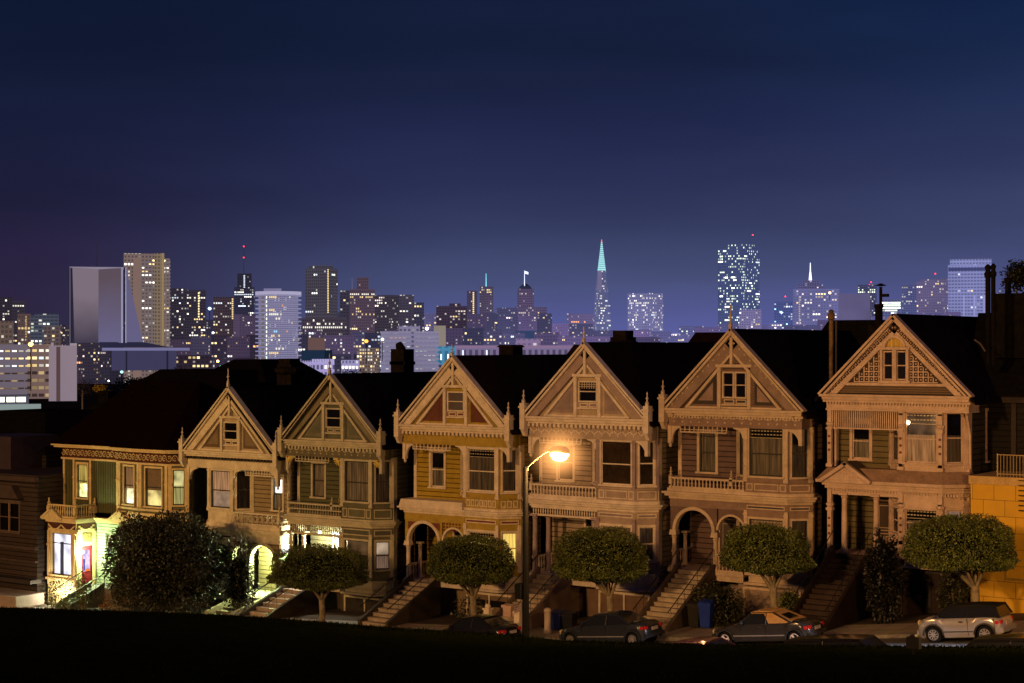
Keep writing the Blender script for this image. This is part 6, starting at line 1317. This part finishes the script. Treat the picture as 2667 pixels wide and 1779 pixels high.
# pyramid
def pyramid():
    d = 3600; px = d/F; ux = 1567; loc = W(ux, 624, d); zb = CZ-(960-CV)*px; H = loc[2]-zb; r = ray(ux); rz = math.atan2(r[1], r[0])-PI/2
    t = thing('pyramid_tower', 'slender pyramid shaped skyscraper with a glowing turquoise tip', 'skyscraper', (loc[0], loc[1], zb), rz+.35)
    def lvl(v): return H-(v-624)*px
    def fr(v0, v1, h0, h1, nm, mat):   # frustum, half widths in px
        z0, z1 = lvl(v1), lvl(v0); a, b = h1*px, h0*px; me = bpy.data.meshes.new(nm); v = [(-a, -a, z0), (a, -a, z0), (a, a, z0), (-a, a, z0), (-b, -b, z1), (b, -b, z1), (b, b, z1), (-b, b, z1)]; f = [(0, 1, 5, 4), (1, 2, 6, 5), (2, 3, 7, 6), (3, 0, 4, 7), (4, 5, 6, 7)]
        me.from_pydata(v, [], f); ul = me.uv_layers.new(name='UVMap'); k = 0
        for fi, ff in enumerate(f):
            for vi in ff: p = v[vi]; ul.data[k].uv = ((p[0] if fi in (0, 2) else p[1])+fi*77, p[2]) if fi < 4 else (0, -1); k += 1
        me.materials.append(mat); o = bpy.data.objects.new(nm, me); COL.objects.link(o); o.parent = t; return o
    k_ = .74
    fr(706, 960, 11.5*k_, 36*k_, 'walls', facade((86, 90, 128), 3.6*px, 6.4*px, .6, .5, .35, .16, 1.1, LW['w'], .16, 80, 0))
    fr(632, 706, 2*k_, 11.5*k_, 'crown', facade((112, 156, 162), 40*px, 5.*px, 1., .6, -1.6, 0, 0, (.4, 1, 1)))
    fr(624, 632, .8, 1.6, 'tip', emis((1, .35, .4), .8))
    for s in (-1, 1):
        m = MB(); a = s*10*px; m.hexa([(a-5*px, -27*k_*px, lvl(880)), (a+5*px, -27*k_*px, lvl(880)), (a+5*px, 0, lvl(880)), (a-5*px, 0, lvl(880)), (a*.7-4*px, -12*k_*px, lvl(706)), (a*.7+4*px, -12*k_*px, lvl(706)), (a*.7+4*px, 0, lvl(706)), (a*.7-4*px, 0, lvl(706))])
        if s < 0: m.build('wing', facade((112, 104, 140), 1e5, 1e5, 0, 0, 0, 0), t)
    rr = random.Random(4)
    for i in range(46):
        v = 740+rr.random()**.7*165; hw_ = (11.5+(v-706)/254*24.5)*k_*px; x = rr.uniform(-.85, .85)*hw_; z = lvl(v); z = math.floor(z/(6.4*px))*6.4*px+3.2*px
        m = MB(); m.wall(((x, -hw_-2.), (1, 0)), 0, rr.uniform(2.5, 6)*px, z-1.4*px, z+1.4*px) if rr.random() < .5 else m.wall(((hw_+2., x), (0, 1)), 0, rr.uniform(2.5, 7)*px, z-1.4*px, z+1.4*px); m.build('window', litmat(rr.choice('wwgc'), rr.choice((.9, 1.5))), t, fix=False)
pyramid()
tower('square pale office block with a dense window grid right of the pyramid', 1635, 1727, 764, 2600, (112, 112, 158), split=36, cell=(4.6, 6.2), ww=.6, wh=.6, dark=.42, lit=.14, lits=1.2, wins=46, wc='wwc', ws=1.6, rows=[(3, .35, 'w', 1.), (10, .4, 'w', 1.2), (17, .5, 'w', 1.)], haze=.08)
tower('low glass block standing before the square pale office block', 1655, 1690, 882, 1700, (74, 78, 128), cell=(5, 6), wins=6)
tower('low bright lit rooftop complex glowing white right of the pale office block', 1727, 1771, 868, 2200, (150, 140, 180), cell=(6, 5), wins=16, wc='wpw', ws=3.5, lit=.3, lits=2, vb=900, name='lit_building', cat='building')
tower('long low block with one row of greenish lights', 1768, 1832, 849, 2400, (82, 84, 130), cell=(6, 6), wins=4, rows=[(1, .7, 'g', 1.5)], haze=.1)
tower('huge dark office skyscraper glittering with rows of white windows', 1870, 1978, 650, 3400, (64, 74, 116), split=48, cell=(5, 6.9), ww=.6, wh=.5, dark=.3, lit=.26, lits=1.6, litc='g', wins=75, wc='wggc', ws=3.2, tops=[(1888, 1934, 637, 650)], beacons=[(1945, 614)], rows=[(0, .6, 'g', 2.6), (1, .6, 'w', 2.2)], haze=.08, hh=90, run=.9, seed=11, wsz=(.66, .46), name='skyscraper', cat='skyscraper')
tower('pale boxy block in front of the glittering skyscraper', 1925, 1983, 806, 1900, (118, 112, 158), cell=(6, 6), wins=8, wc='wpy', tops=[(1950, 1983, 806, 812)])
t, lx, H, px, w1, w2 = tower('blue tinted mid rise carrying a bright blue white lamp with modelled flare rays', 2016, 2064, 786, 2600, (66, 76, 128), cell=(6, 6.5), wins=18, wc='cbw', ws=1.4, beacons=[(2045, 772)], masts=[(2024, 768, 786, 1, (80, 80, 130))], haze=.1)
m = MB(); m.prism([((4.2 if i % 2 == 0 else 1.6)*px*math.cos(PI/2+PI*i/4), (4.2 if i % 2 == 0 else 1.6)*px*math.sin(PI/2+PI*i/4)) for i in range(8)], -2.2, -1.2); m.v = [(a+lx(2035), b, c+H-28*px) for a, b, c in m.v]; m.build('lamp_starburst', emis((.45, .7, 1), 9.), t)  # flare rays of the lamp modelled as an emissive star shape
tower('wide framed hotel block with a column of balconies on its left corner', 2066, 2184, 753, 2000, (98, 98, 146), cell=(7, 7.5), wins=30, wc='wyp', ws=1.1, haze=.04, dark=.25, strips=[(2082, 772, 880, 18, 'p', .45)], rows=[(3, .25, 'y', 1.2)])
tower('stepped tower with a tall white lit spire', 2078, 2142, 742, 2800, (88, 84, 128), cell=(6, 6), wins=22, wc='pwp', ws=1.3, tops=[(2090, 2132, 730, 742)], masts=[(2110, 708, 730, 10, wh_), (2110, 684, 708, 4, wh_)], haze=.05)
tower('plain windowless purple grey slab in the right half of the skyline', 2184, 2266, 765, 1900, (92, 86, 124), cell=(400, 400), wins=0)
tower('dark tower with two bright floors and red lights right of the plain slab', 2234, 2282, 742, 2700, (66, 66, 104), cell=(5, 6), wins=10, rows=[(1, .6, 'g', 1.5), (2, .7, 'g', 2.)], beacons=[(2268, 735), (2264, 742)], masts=[(2268, 724, 742, 1, (60, 60, 90))], wc='gw')
tower('short office block with brilliantly lit greenish floors', 2296, 2345, 779, 2300, (84, 88, 130), cell=(8, 6.6), wins=6, rows=[(1, .95, 'g', 2.4), (2, .95, 'g', 2.4), (3, .95, 'g', 2.4), (4, .5, 'g', 1.5)], wsz=(.95, .6))
tower('hazy blue slab with faint cool windows, between the green lit block and the beige tower', 2348, 2387, 743, 2600, (80, 84, 130), cell=(5.5, 6), wins=20, wc='cbw', ws=.7)
tower('mauve grey tower with fluted top and warm windows near the right edge', 2387, 2471, 733, 2300, (96, 88, 126), split=22, cell=(6, 7), wins=34, wc='yyw', ws=1.1, tops=[(2395, 2460, 728, 733)], beacons=[(2428, 714)], dark=.3, rows=[(16, .8, 'y', 1.4)])
t, lx, H, px, w1, w2 = tower('bulky pale blue tower with a banded flat crown at the right', 2469, 2566, 690, 1900, (126, 130, 184), cell=(8, 8.6), ww=.75, wh=.45, dark=.5, lit=.02, wins=14, wc='wyc', ws=1.1, tops=[(2474, 2578, 675, 690)], vb=960, topcol=(130, 136, 190))
m = MB(); m.box(lx(2470), lx(2566), -1.2, -.2, H-16*px, H-8*px); m.build('louvre_band', facade((62, 66, 110), 2*px, 1e4, .4, 1, .4, 0), t)
for a in (2509, 2536, 2560): m = MB(); m.box(lx(a-2), lx(a+2), -1.2, -.3, 0, H-80*px); m.build('pier', facade((140, 142, 196), 1e4, 1e4, 0, 0, 0, 0), t)
tower('low blue grey block half hidden by the flues at the right edge', 2580, 2668, 762, 1800, (74, 80, 124), cell=(7, 8), wins=4, tops=[(2600, 2668, 750, 762)])
# crenellated white block
t, lx, H, px, w1, w2 = tower('bright white ornate block with dark paired windows behind the first gables', 775, 871, 940, 420, (172, 160, 214), split=37, side='L', cell=(12, 19), ww=.55, wh=.6, dark=.75, lit=.0, wins=6, wc='w', ws=1.3, vb=1080, name='apartment_block', cat='apartment block', seed=3)
m = MB()
for i in range(9): a = lx(813)+i*(w1)/9; m.box(a+.05, a+w1/9*.5, -.35, .2, H-.6, H+.45)
m.build('cornice_teeth', facade((180, 170, 220), 1e4, 1e4, 0, 0, 0, 0), t)
tower('small white wing with a toothed cornice beside the dark dome', 889, 936, 938, 450, (150, 146, 190), cell=(9, 14), ww=.5, wh=.5, dark=.6, wins=5, wc='wwc', vb=1020)
# long classical hall
t, lx, H, px, w1, w2 = tower('long low classical hall with tall dark windows between pilasters', 1187, 1510, 906, 700, (116, 104, 140), cell=(15.5, 40), ww=.5, wh=.75, dark=.6, lit=.0, wins=0, vb=946, name='civic_hall', cat='hall')
m = MB(); m.box(-.5, w1+.5, -1.2, 3, H-.2, H+1.0); m.build('cornice', facade((132, 108, 140), 1e4, 1e4, 0, 0, 0, 0), t)
for u in (1204, 1266): m = MB(); m.wall(((lx(u), -.3), (1, 0)), 0, 4*px, H-20*px, H-6*px); m.build('window', litmat('c', 1.3), t, fix=False)
tower('low hall with turquoise floodlight painted into its walls', 1137, 1187, 902, 640, (70, 130, 165), cell=(17, 40), ww=.55, wh=.8, dark=.4, lit=0, wins=0, vb=950, name='civic_hall', cat='hall', strips=[(1149, 918, 942, 1, 'c', 2.), (1167, 918, 942, 1, 'c', 2.)])  # turquoise floodlight is put into the wall colour
tower('pinkish low block with an arched front before the domed hotel', 1344, 1408, 882, 900, (128, 108, 146), cell=(14, 14), wins=1, dark=.3, vb=946)
tower('dull teal square block behind the pinkish low block', 1342, 1400, 862, 1300, (50, 66, 104), cell=(300, 300), wins=0, vb=900)
# left foreground apartments
t, lx, H, px, w1, w2 = tower('banded apartment block with lit ribbon windows at the lower left', -60, 128, 897, 300, (112, 90, 86), cell=(17, 19.5), ww=.8, wh=.42, dark=.75, lit=.2, lits=.45, litc='y', wins=36, wc='yywwc', ws=.95, vb=1040, wsz=(.7, .36), name='apartment_block', cat='apartment block', run=.5, seed=6)
m = MB()
for i in range(8): m.box(0, lx(66), -1.1, -.05, H-.5-i*19.5*px-.55, H-i*19.5*px+.0)
m.build('balcony', facade((106, 96, 108), 1e4, 1e4, 0, 0, 0, 0), t)
t, lx, H, px, w1, w2 = tower('blank pale concrete slab end wall with a notched top, lower left', 127, 198, 900, 290, (138, 122, 134), cell=(400, 400), wins=0, vb=1045, name='concrete_slab_block', cat='apartment block')
m = MB(); m.box(lx(146), lx(156), -.9, -.05, 0, H-.2); m.build('dark_fin', facade((86, 66, 66), 1e4, 1e4, 0, 0, 0, 0), t)
m = MB(); m.box(lx(133), lx(139), 0, 2, H, H+.5); m.box(lx(180), lx(198), 0, 2, H+.0, H+.4); m.build('parapet', facade((150, 136, 150), 1e4, 1e4, 0, 0, 0, 0), t)
t, lx, H, px, w1, w2 = tower('low flat roofed building with glaring white windows at the left edge', -60, 70, 1031, 210, (74, 72, 86), cell=(26, 34), ww=.0, wh=.5, dark=.0, wins=0, vb=1090, name='lit_building', cat='building')
for a, b in ((-10, 9), (14, 35), (39, 62)): m = MB(); m.wall(((lx(a), -.1), (1, 0)), 0, (b-a)*px, H-17*px, H-4*px); m.build('window', emis((1, .95, .75), 2.6), t, fix=False)
m = MB(); m.box(0, lx(100), -1.4, -.2, 0, H-22*px); m.build('lower_storey', facade((128, 142, 140), 1e4, 1e4, 0, 0, 0, 0), t)
# cathedral
def cathedral():
    d = 560; px = d/F; r = ray(300); rz = math.atan2(r[1], r[0])-PI/2; loc = W(255, 697, d); zb = CZ-(1010-CV)*px; H = loc[2]-zb
    t = thing('cathedral', 'modern concrete cathedral with sweeping saddle shaped walls above a flat square base', 'cathedral', (loc[0], loc[1], zb), rz)
    U = lambda u: (u-255)*px; Vz = lambda v: H-(v-697)*px
    def curtain_wall(nm, top, bot, mat, n=18, depth=None):   # ruled surface between two 3-d segments
        m = MB(); n2 = 18; g = []
        for j in range(n2+1):
            q = j/n2
            for i in range(n+1):
                f = i/n; a = [top[0][k]+(top[1][k]-top[0][k])*f for k in range(3)]; b = [bot[0][k]+(bot[1][k]-bot[0][k])*f for k in range(3)]; g.append(tuple(a[k]+(b[k]-a[k])*q for k in range(3)))
        m.v = g
        for j in range(n2):
            for i in range(n): m.f.append((j*(n+1)+i, j*(n+1)+i+1, (j+1)*(n+1)+i+1, (j+1)*(n+1)+i)); m.m.append(0)
        return m.build(nm, mat, t, smooth=60)
    def conc(c0, c1, za, zb_):  # light on the concave walls painted as an emission gradient
        m, n, l = newmat('painted_light_concrete'); g = n.new('ShaderNodeNewGeometry'); sx = n.new('ShaderNodeSeparateXYZ'); l.new(g.outputs['Position'], sx.inputs[0]); nz = n.new('ShaderNodeTexNoise'); nz.inputs['Scale'].default_value = .08; nz.inputs['Detail'].default_value = 6; l.new(g.outputs['Position'], nz.inputs['Vector'])
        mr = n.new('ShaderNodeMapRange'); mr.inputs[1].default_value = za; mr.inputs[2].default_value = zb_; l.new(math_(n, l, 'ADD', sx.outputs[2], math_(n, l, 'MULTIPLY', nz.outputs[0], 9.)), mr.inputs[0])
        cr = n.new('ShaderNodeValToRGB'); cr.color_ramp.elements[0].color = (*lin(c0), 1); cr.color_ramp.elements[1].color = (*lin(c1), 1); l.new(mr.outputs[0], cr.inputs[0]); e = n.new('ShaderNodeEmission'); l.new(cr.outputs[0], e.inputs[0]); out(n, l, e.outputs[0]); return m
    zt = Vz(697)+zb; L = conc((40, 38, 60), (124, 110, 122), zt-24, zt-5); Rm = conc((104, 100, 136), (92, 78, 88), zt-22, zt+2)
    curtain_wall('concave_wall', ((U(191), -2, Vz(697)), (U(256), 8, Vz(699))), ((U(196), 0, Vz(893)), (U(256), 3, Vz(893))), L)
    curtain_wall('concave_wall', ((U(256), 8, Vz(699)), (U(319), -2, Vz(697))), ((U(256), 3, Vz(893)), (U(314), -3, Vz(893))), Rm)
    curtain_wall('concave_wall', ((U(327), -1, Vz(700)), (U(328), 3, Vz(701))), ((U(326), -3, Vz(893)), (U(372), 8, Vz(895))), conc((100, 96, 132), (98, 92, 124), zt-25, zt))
    m = MB(); m.box(U(181), U(191), 0, 6, Vz(893), Vz(697)); m.build('dark_window_strip', facade((40, 36, 56), 1e4, 1e4, 0, 0, 0, 0), t)
    for a, b, c_ in ((184, 186, (92, 86, 100)), (314, 318.5, (150, 146, 176)), (320.5, 324, (28, 26, 46)), (324.5, 327, (150, 148, 180))): m = MB(); m.box(U(a), U(b), -4, 0, Vz(893), Vz(697)); m.build('rib', facade(c_, 1e4, 1e4, 0, 0, 0, 0), t)
    m = MB(); m.box(U(183), U(327), -2, 10, Vz(698), Vz(696)); m.build('roof_edge', facade((140, 132, 150), 1e4, 1e4, 0, 0, 0, 0), t)
    m = MB(); m.hexa([(U(262), -6, Vz(905)), (U(440), -6, Vz(905)), (U(440), 30, Vz(905)), (U(262), 30, Vz(905)), (U(258), -2, Vz(891)), (U(372), -2, Vz(891)), (U(372), 20, Vz(891)), (U(258), 20, Vz(891))]); m.build('sloping_roof', facade((58, 56, 86), 1e4, 1e4, 0, 0, 0, 0), t)
    m = MB(); m.box(U(266), U(486), -12, 30, Vz(913), Vz(906)); m.build('roof_slab', facade((112, 110, 150), 1e4, 1e4, 0, 0, 0, 0), t)
    m = MB(); m.box(U(290), U(455), -2, 28, Vz(965), Vz(913.2)); m.build('glass_base', facade((60, 58, 86), 14*px, 60*px, .9, .95, .3, .0), t)
    for a in (327, 430): m = MB(); m.box(U(a-2), U(a+2), -11, -9, Vz(965), Vz(913.2)); m.build('pillar', facade((34, 32, 50), 1e4, 1e4, 0, 0, 0, 0), t)
    m = MB(); m.tube([(U(252), 4, Vz(698)), (U(252), 4, Vz(628))], .22, 6); m.tube([(U(249), 4, Vz(640)), (U(255), 4, Vz(640))], .18, 6); m.build('cross', facade((44, 38, 60), 1e4, 1e4, 0, 0, 0, 0), t)
cathedral()
# fill-in blocks between the landmarks: many small buildings of the slopes
LM = [(60, 'banded apartment block'), (255, 'concrete cathedral'), (375, 'beige apartment tower'), (635, 'twin beacon tower'), (725, 'round white tower'), (840, 'tall slab tower'), (943, 'brown hotel'), (1067, 'balcony apartment block'), (1265, 'turquoise flagpole hotel'), (1370, 'domed hotel'), (1567, 'pyramid'), (1680, 'pale office block'), (1922, 'glittering skyscraper'), (2110, 'white spire tower'), (2320, 'green lit block'), (2510, 'banded crown tower')]
seen = set(); rr = random.Random(12)
def filler(u0, u1, vt, d, base, row):
    um = (u0+u1)/2; lm = min(LM, key=lambda a: abs(a[0]-um)); side_ = 'left of' if um < lm[0]-12 else 'right of' if um > lm[0]+12 else 'below'
    warm_ = rr.random(); q = min(1, max(0, (um-300)/1500)); c = tuple(int(a+(b-a)*q) for a, b in zip((52, 46, 60), (84, 82, 128))); k = rr.uniform(.75, 1.25)*(1-.1*row); c = tuple(min(255, int(a*k*(1.12 if warm_ > .6 and i == 0 else 1))) for i, a in enumerate(c))
    tone = 'brownish' if warm_ > .6 else ('pale' if k > 1.08 else 'dark' if k < .88 else 'grey'); wcs, wl = rr.choice((('yyo', 'warm'), ('wwc', 'white'), ('ypw', 'mixed'))); nw = rr.choice((3, 5, 7, 9)) if row else rr.choice((4, 6, 9, 12))
    size = ('narrow' if u1-u0 < 42 else 'broad' if u1-u0 > 72 else 'small'); where = {0: 'on the far slope', 1: 'lower down', 2: 'behind the rooftops'}[row]
    for extra in ('', 'flat roofed ', 'boxy ', 'low ', 'plain ', 'squat ', 'faint '):
        lab = f'{extra}{size} {tone} block with {wl} windows {where}, {side_} the {lm[1]}'
        if lab not in seen: break
    seen.add(lab)
    cell_ = ((7, 6.5), (8, 8.5), (11, 11))[row]
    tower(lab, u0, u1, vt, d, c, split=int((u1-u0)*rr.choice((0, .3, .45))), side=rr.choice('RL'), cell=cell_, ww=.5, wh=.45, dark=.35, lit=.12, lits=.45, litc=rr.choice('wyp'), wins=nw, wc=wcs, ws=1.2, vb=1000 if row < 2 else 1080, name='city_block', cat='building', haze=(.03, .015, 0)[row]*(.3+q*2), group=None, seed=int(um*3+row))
prof0 = [(0, 860), (150, 850), (440, 838), (600, 825), (700, 830), (880, 815), (1000, 820), (1200, 815), (1290, 800), (1450, 835), (1550, 860), (1700, 868), (1850, 850), (2000, 850), (2200, 835), (2330, 830), (2480, 815), (2667, 815)]
prof1 = [(0, 905), (400, 890), (600, 872), (800, 868), (1000, 866), (1200, 858), (1400, 862), (1700, 880), (2000, 880), (2300, 880), (2667, 860)]
u = -20
while u < 2667: w = rr.uniform(34, 70); filler(u, u+w, interp(prof0, u)+rr.uniform(-9, 12), rr.uniform(1800, 2300), 0, 0); u += w*rr.uniform(.8, 1.0)
u = 150
while u < 2400: w = rr.uniform(38, 88); filler(u, u+w, interp(prof1, u)+rr.uniform(-8, 14), rr.uniform(1000, 1300), 0, 1); u += w*rr.uniform(.85, 1.05)
u = 455
while u < 1560: w = rr.uniform(50, 100); filler(u, u+w, (912 if u > 1130 else 926)+rr.uniform(-6, 14), rr.uniform(760, 880), 0, 2); u += w*rr.uniform(.9, 1.1)
far_tree(345, 985, 1065, 190, 330, 'broad dark tree mass at the foot of the cathedral', 51, 2500, leafmat((.02, .016, .01), (.09, .07, .04)))
far_tree(462, 960, 1040, 150, 340, 'dark tree right of the cathedral base, beside an orange street light', 52, 2200, leafmat((.02, .018, .014), (.07, .06, .045)))
far_tree(262, 1002, 1045, 36, 260, 'small tree, lamp light painted yellow into its leaves, left of the black hipped roof', 53, 900, leafmat((.5, .33, .01), (.9, .6, .03)))  # yellow lamplight is put into the leaf colour
far_tree(215, 985, 1060, 80, 300, 'dim tree between the pale concrete slab and the cathedral', 54, 1500, leafmat((.03, .02, .012), (.09, .06, .03)))
far_tree(915, 957, 1010, 82, 420, 'rounded dark tree crown in front of the small white wing', 55, 1500, leafmat((.02, .02, .022), (.05, .05, .055)))
def glowlamp(u, v, d, col, s, r_, label, post=8, name='street_light'):
    x, y, z = W(u, v, d); t = thing(name, label, 'street light', (x, y, z)); m = MB(); m.lathe((0, 0, 0), [(r_*.4, -r_*.8), (r_, -r_*.2), (r_, r_*.4), (r_*.3, r_*.9)], 10); m.build('lamp_glass', emis(col, s), t, smooth=60); m = MB(); m.tube([(0, 0, -post), (0, 0, -r_*.8)], r_*.22, 6); m.build('post', IRON, t)
for a in ((567, 941, 330, (1, .38, .1), 14, .26, 'orange street light right of the cathedral base'), (575, 956, 330, (.2, 1, .6), 4, .3, 'green tinted street light below the orange one'), (385, 985, 300, (1, .4, .15), 8, .2, 'small orange lamp above the black hipped roof'), (546, 804, 1250, (.2, .55, 1), 14, 1.1, 'bright blue lamp between the two dark towers right of the cathedral'), (555, 867, 700, (.8, .85, 1), 8, .45, 'white lamp on the slope below the blue lamp'), (80, 897, 290, (1, .4, .08), 10, .4, 'orange glow lamp on the roof of the banded apartment block'), (2161, 763, 1850, (1, .5, .12), 14, 1.3, 'orange rooftop floodlight on the framed hotel block'), (1112, 856, 880, (1, .98, .9), 7, .9, 'dazzling lit sign shown as a round white lamp, left of the beige blank wall'), (954, 889, 600, (1, .35, .05), 3, .7, 'orange lamp left of the balcony apartment block'), (283, 992, 300, (.85, .8, .75), 6, .16, 'tiny white lamp in the trees left of the hipped roof'), (317, 969, 330, (.4, 1, .8), 2, .3, 'pale green lamp under the cathedral base'), (1483, 877, 2000, (1, .5, .15), 6, 1.3, 'orange lamp left of the pyramid foot'), (996, 884, 620, (.9, .95, .8), 3, .6, 'round white lamp at the left end of the balcony apartment block')):  # round lamp by the beige wall stands in for a lit sign
    glowlamp(*a)
# city ground: one sheet out to the horizon
m = MB(); ring = []
for k in range(-10, 11):
    pass
A_ = [(-9000, 30), (9000, 30), (9000, 12000), (-14000, 12000)]
zs = lambda y: interp([(26, -.5), (60, -9), (300, -16), (1000, -6), (2000, 14), (12000, 8)], y)
ysx = [24, 60, 300, 1000, 2000, 6000, 14000]; xsx = [-16000, -6000, -2000, -600, -200, -100, 0, 100, 400, 2000, 9000]
for a, b in zip(xsx, xsx[1:]):
    for c_, e in zip(ysx, ysx[1:]): m.poly([(a, c_, zs(c_)), (b, c_, zs(c_)), (b, e, zs(e)), (a, e, zs(e))])
tag(m.build('city_ground', paint((.02, .018, .022), .9, .4, .02, name='distant_ground'), fix=False), kind='structure')
for a in ((-16000, -8000, -130), (60, 16000, 26)): pass
m = MB(); m.box(-3000, -131, -400, 26, -40, -9); m.build('city_ground', paint((.02, .018, .022), .9, .4, .02, name='distant_ground')); tag(bpy.data.objects['city_ground.001'] if 'city_ground.001' in bpy.data.objects else COL.objects[-1], kind='structure')
# ------------------------------------------------------------------ sky, sun, camera
w = bpy.data.worlds.new('World'); sc.world = w; w.use_nodes = True; nt = w.node_tree; n, l = nt.nodes, nt.links; n.clear()
tc = n.new('ShaderNodeTexCoord'); nm = n.new('ShaderNodeVectorMath'); nm.operation = 'NORMALIZE'; l.new(tc.outputs['Generated'], nm.inputs[0]); sx = n.new('ShaderNodeSeparateXYZ'); l.new(nm.outputs[0], sx.inputs[0])
nz = n.new('ShaderNodeTexNoise'); nz.inputs['Scale'].default_value = 2.2; nz.inputs['Detail'].default_value = 3; l.new(nm.outputs[0], nz.inputs['Vector'])
z_ = math_(n, l, 'ADD', sx.outputs[2], math_(n, l, 'MULTIPLY', math_(n, l, 'SUBTRACT', nz.outputs[0], .5), .035))
rt, fw = Vector((_c, _s)), Vector((-_s, _c))
rd = math_(n, l, 'ADD', math_(n, l, 'MULTIPLY', sx.outputs[0], rt.x), math_(n, l, 'MULTIPLY', sx.outputs[1], rt.y))
z_ = math_(n, l, 'SUBTRACT', z_, math_(n, l, 'MULTIPLY', rd, .035))
def ramp(st):
    cr = n.new('ShaderNodeValToRGB'); r_ = cr.color_ramp; mr = n.new('ShaderNodeMapRange'); mr.inputs[1].default_value = -.02; mr.inputs[2].default_value = .26; l.new(z_, mr.inputs[0]); l.new(mr.outputs[0], cr.inputs[0])
    while len(r_.elements) < len(st): r_.elements.new(.5)
    for e, (p, c) in zip(r_.elements, st): e.position = (p+.02)/.28; e.color = (*lin(c), 1)
    return cr.outputs[0]
mid = ramp([(-.02, (98, 100, 172)), (.004, (88, 93, 155)), (.035, (69, 77, 117)), (.065, (53, 61, 97)), (.095, (40, 46, 82)), (.13, (30, 37, 72)), (.17, (22, 32, 61)), (.26, (11, 24, 50))])
left = ramp([(-.02, (40, 36, 56)), (.01, (42, 38, 60)), (.035, (46, 38, 66)), (.065, (40, 33, 63)), (.095, (30, 30, 58)), (.13, (22, 27, 54)), (.17, (16, 25, 50)), (.26, (9, 19, 46))])
right = ramp([(-.02, (76, 80, 140)), (.01, (76, 80, 134)), (.035, (70, 77, 120)), (.065, (59, 67, 106)), (.095, (46, 54, 92)), (.13, (32, 44, 80)), (.17, (20, 36, 70)), (.26, (8, 31, 72))])
def mix(f, a, b):
    m_ = n.new('ShaderNodeMix'); m_.data_type = 'RGBA'; l.new(f, m_.inputs[0]); l.new(a, m_.inputs[6]); l.new(b, m_.inputs[7]); return m_.outputs[2]
f1 = n.new('ShaderNodeMapRange'); f1.interpolation_type = 'SMOOTHSTEP'; f1.inputs[1].default_value = -.30; f1.inputs[2].default_value = -.02; l.new(rd, f1.inputs[0])
f2 = n.new('ShaderNodeMapRange'); f2.interpolation_type = 'SMOOTHSTEP'; f2.inputs[1].default_value = .05; f2.inputs[2].default_value = .3; l.new(rd, f2.inputs[0])
c_ = mix(f2.outputs[0], mix(f1.outputs[0], left, mid), right)
sky = n.new('ShaderNodeTexSky'); sky.sky_type = 'NISHITA'; sky.sun_disc = False; sky.sun_elevation = math.radians(9); sky.sun_rotation = math.radians(176)
cm = n.new('ShaderNodeMapping'); cm.inputs['Scale'].default_value = (2.2, 2.2, 13); cm.inputs['Rotation'].default_value = (0, .12, 0); l.new(nm.outputs[0], cm.inputs[0]); cn = n.new('ShaderNodeTexNoise'); cn.inputs['Scale'].default_value = 1.4; cn.inputs['Detail'].default_value = 6; l.new(cm.outputs[0], cn.inputs['Vector'])
cf = n.new('ShaderNodeMapRange'); cf.inputs[1].default_value = .3; cf.inputs[2].default_value = .7; cf.inputs[3].default_value = .83; cf.inputs[4].default_value = 1.15; l.new(cn.outputs[0], cf.inputs[0]); cs = n.new('ShaderNodeVectorMath'); cs.operation = 'SCALE'; l.new(c_, cs.inputs[0]); l.new(cf.outputs[0], cs.inputs['Scale']); c_ = cs.outputs[0]
bg = n.new('ShaderNodeBackground'); bg2 = n.new('ShaderNodeBackground'); bg2.inputs[1].default_value = .0002; l.new(sky.outputs[0], bg2.inputs[0]); l.new(c_, bg.inputs[0]); bg.inputs[1].default_value = 1.
ad = n.new('ShaderNodeAddShader'); l.new(bg.outputs[0], ad.inputs[0]); l.new(bg2.outputs[0], ad.inputs[1]); ow = n.new('ShaderNodeOutputWorld'); l.new(ad.outputs[0], ow.inputs[0])
sd = Vector((.05, 1, -.25)).normalized()
so = light('street_glow', 'SUN', (0, -80, 60), 1.08, (1, .53, .19)); so.data.angle = math.radians(2.5); so.rotation_euler = sd.to_track_quat('-Z', 'Y').to_euler()
light('corner_street_lamp', 'POINT', (16.5, -19.0, 15.5), 5600, (1, .50, .14), .25)
light('left_fill_light', 'POINT', (-47., -21.5, 13.5), 3800, (1, .55, .2), .25)  # added unseen fill to brighten the left houses
hb = light('road_fill_spot', 'SPOT', (20., -11.8, 15.2), 110000, (.70, .78, 1), .15, spot_size=math.radians(26), spot_blend=.7); hb.rotation_euler = Vector((-1, .0, -.47)).to_track_quat('-Z', 'Y').to_euler()  # added unseen spot that whitens the road strip, replacing car light trails
cam = bpy.data.cameras.new('camera'); co = bpy.data.objects.new('camera', cam); COL.objects.link(co); sc.camera = co
co.location = (CX, -D, CZ); co.rotation_euler = (PI/2, 0, TH)
cam.sensor_width = 36; cam.lens = F/2667*36; cam.shift_y = (CV-889.5)/2667; cam.clip_end = 30000; cam.clip_start = .1
sc.view_settings.view_transform = 'Standard'; sc.view_settings.look = 'None'; sc.view_settings.exposure = 0
sc.cycles.use_denoising = True; sc.cycles.max_bounces = 5; sc.cycles.diffuse_bounces = 2; sc.cycles.sample_clamp_indirect = 2.
sc.cycles.use_light_tree = True
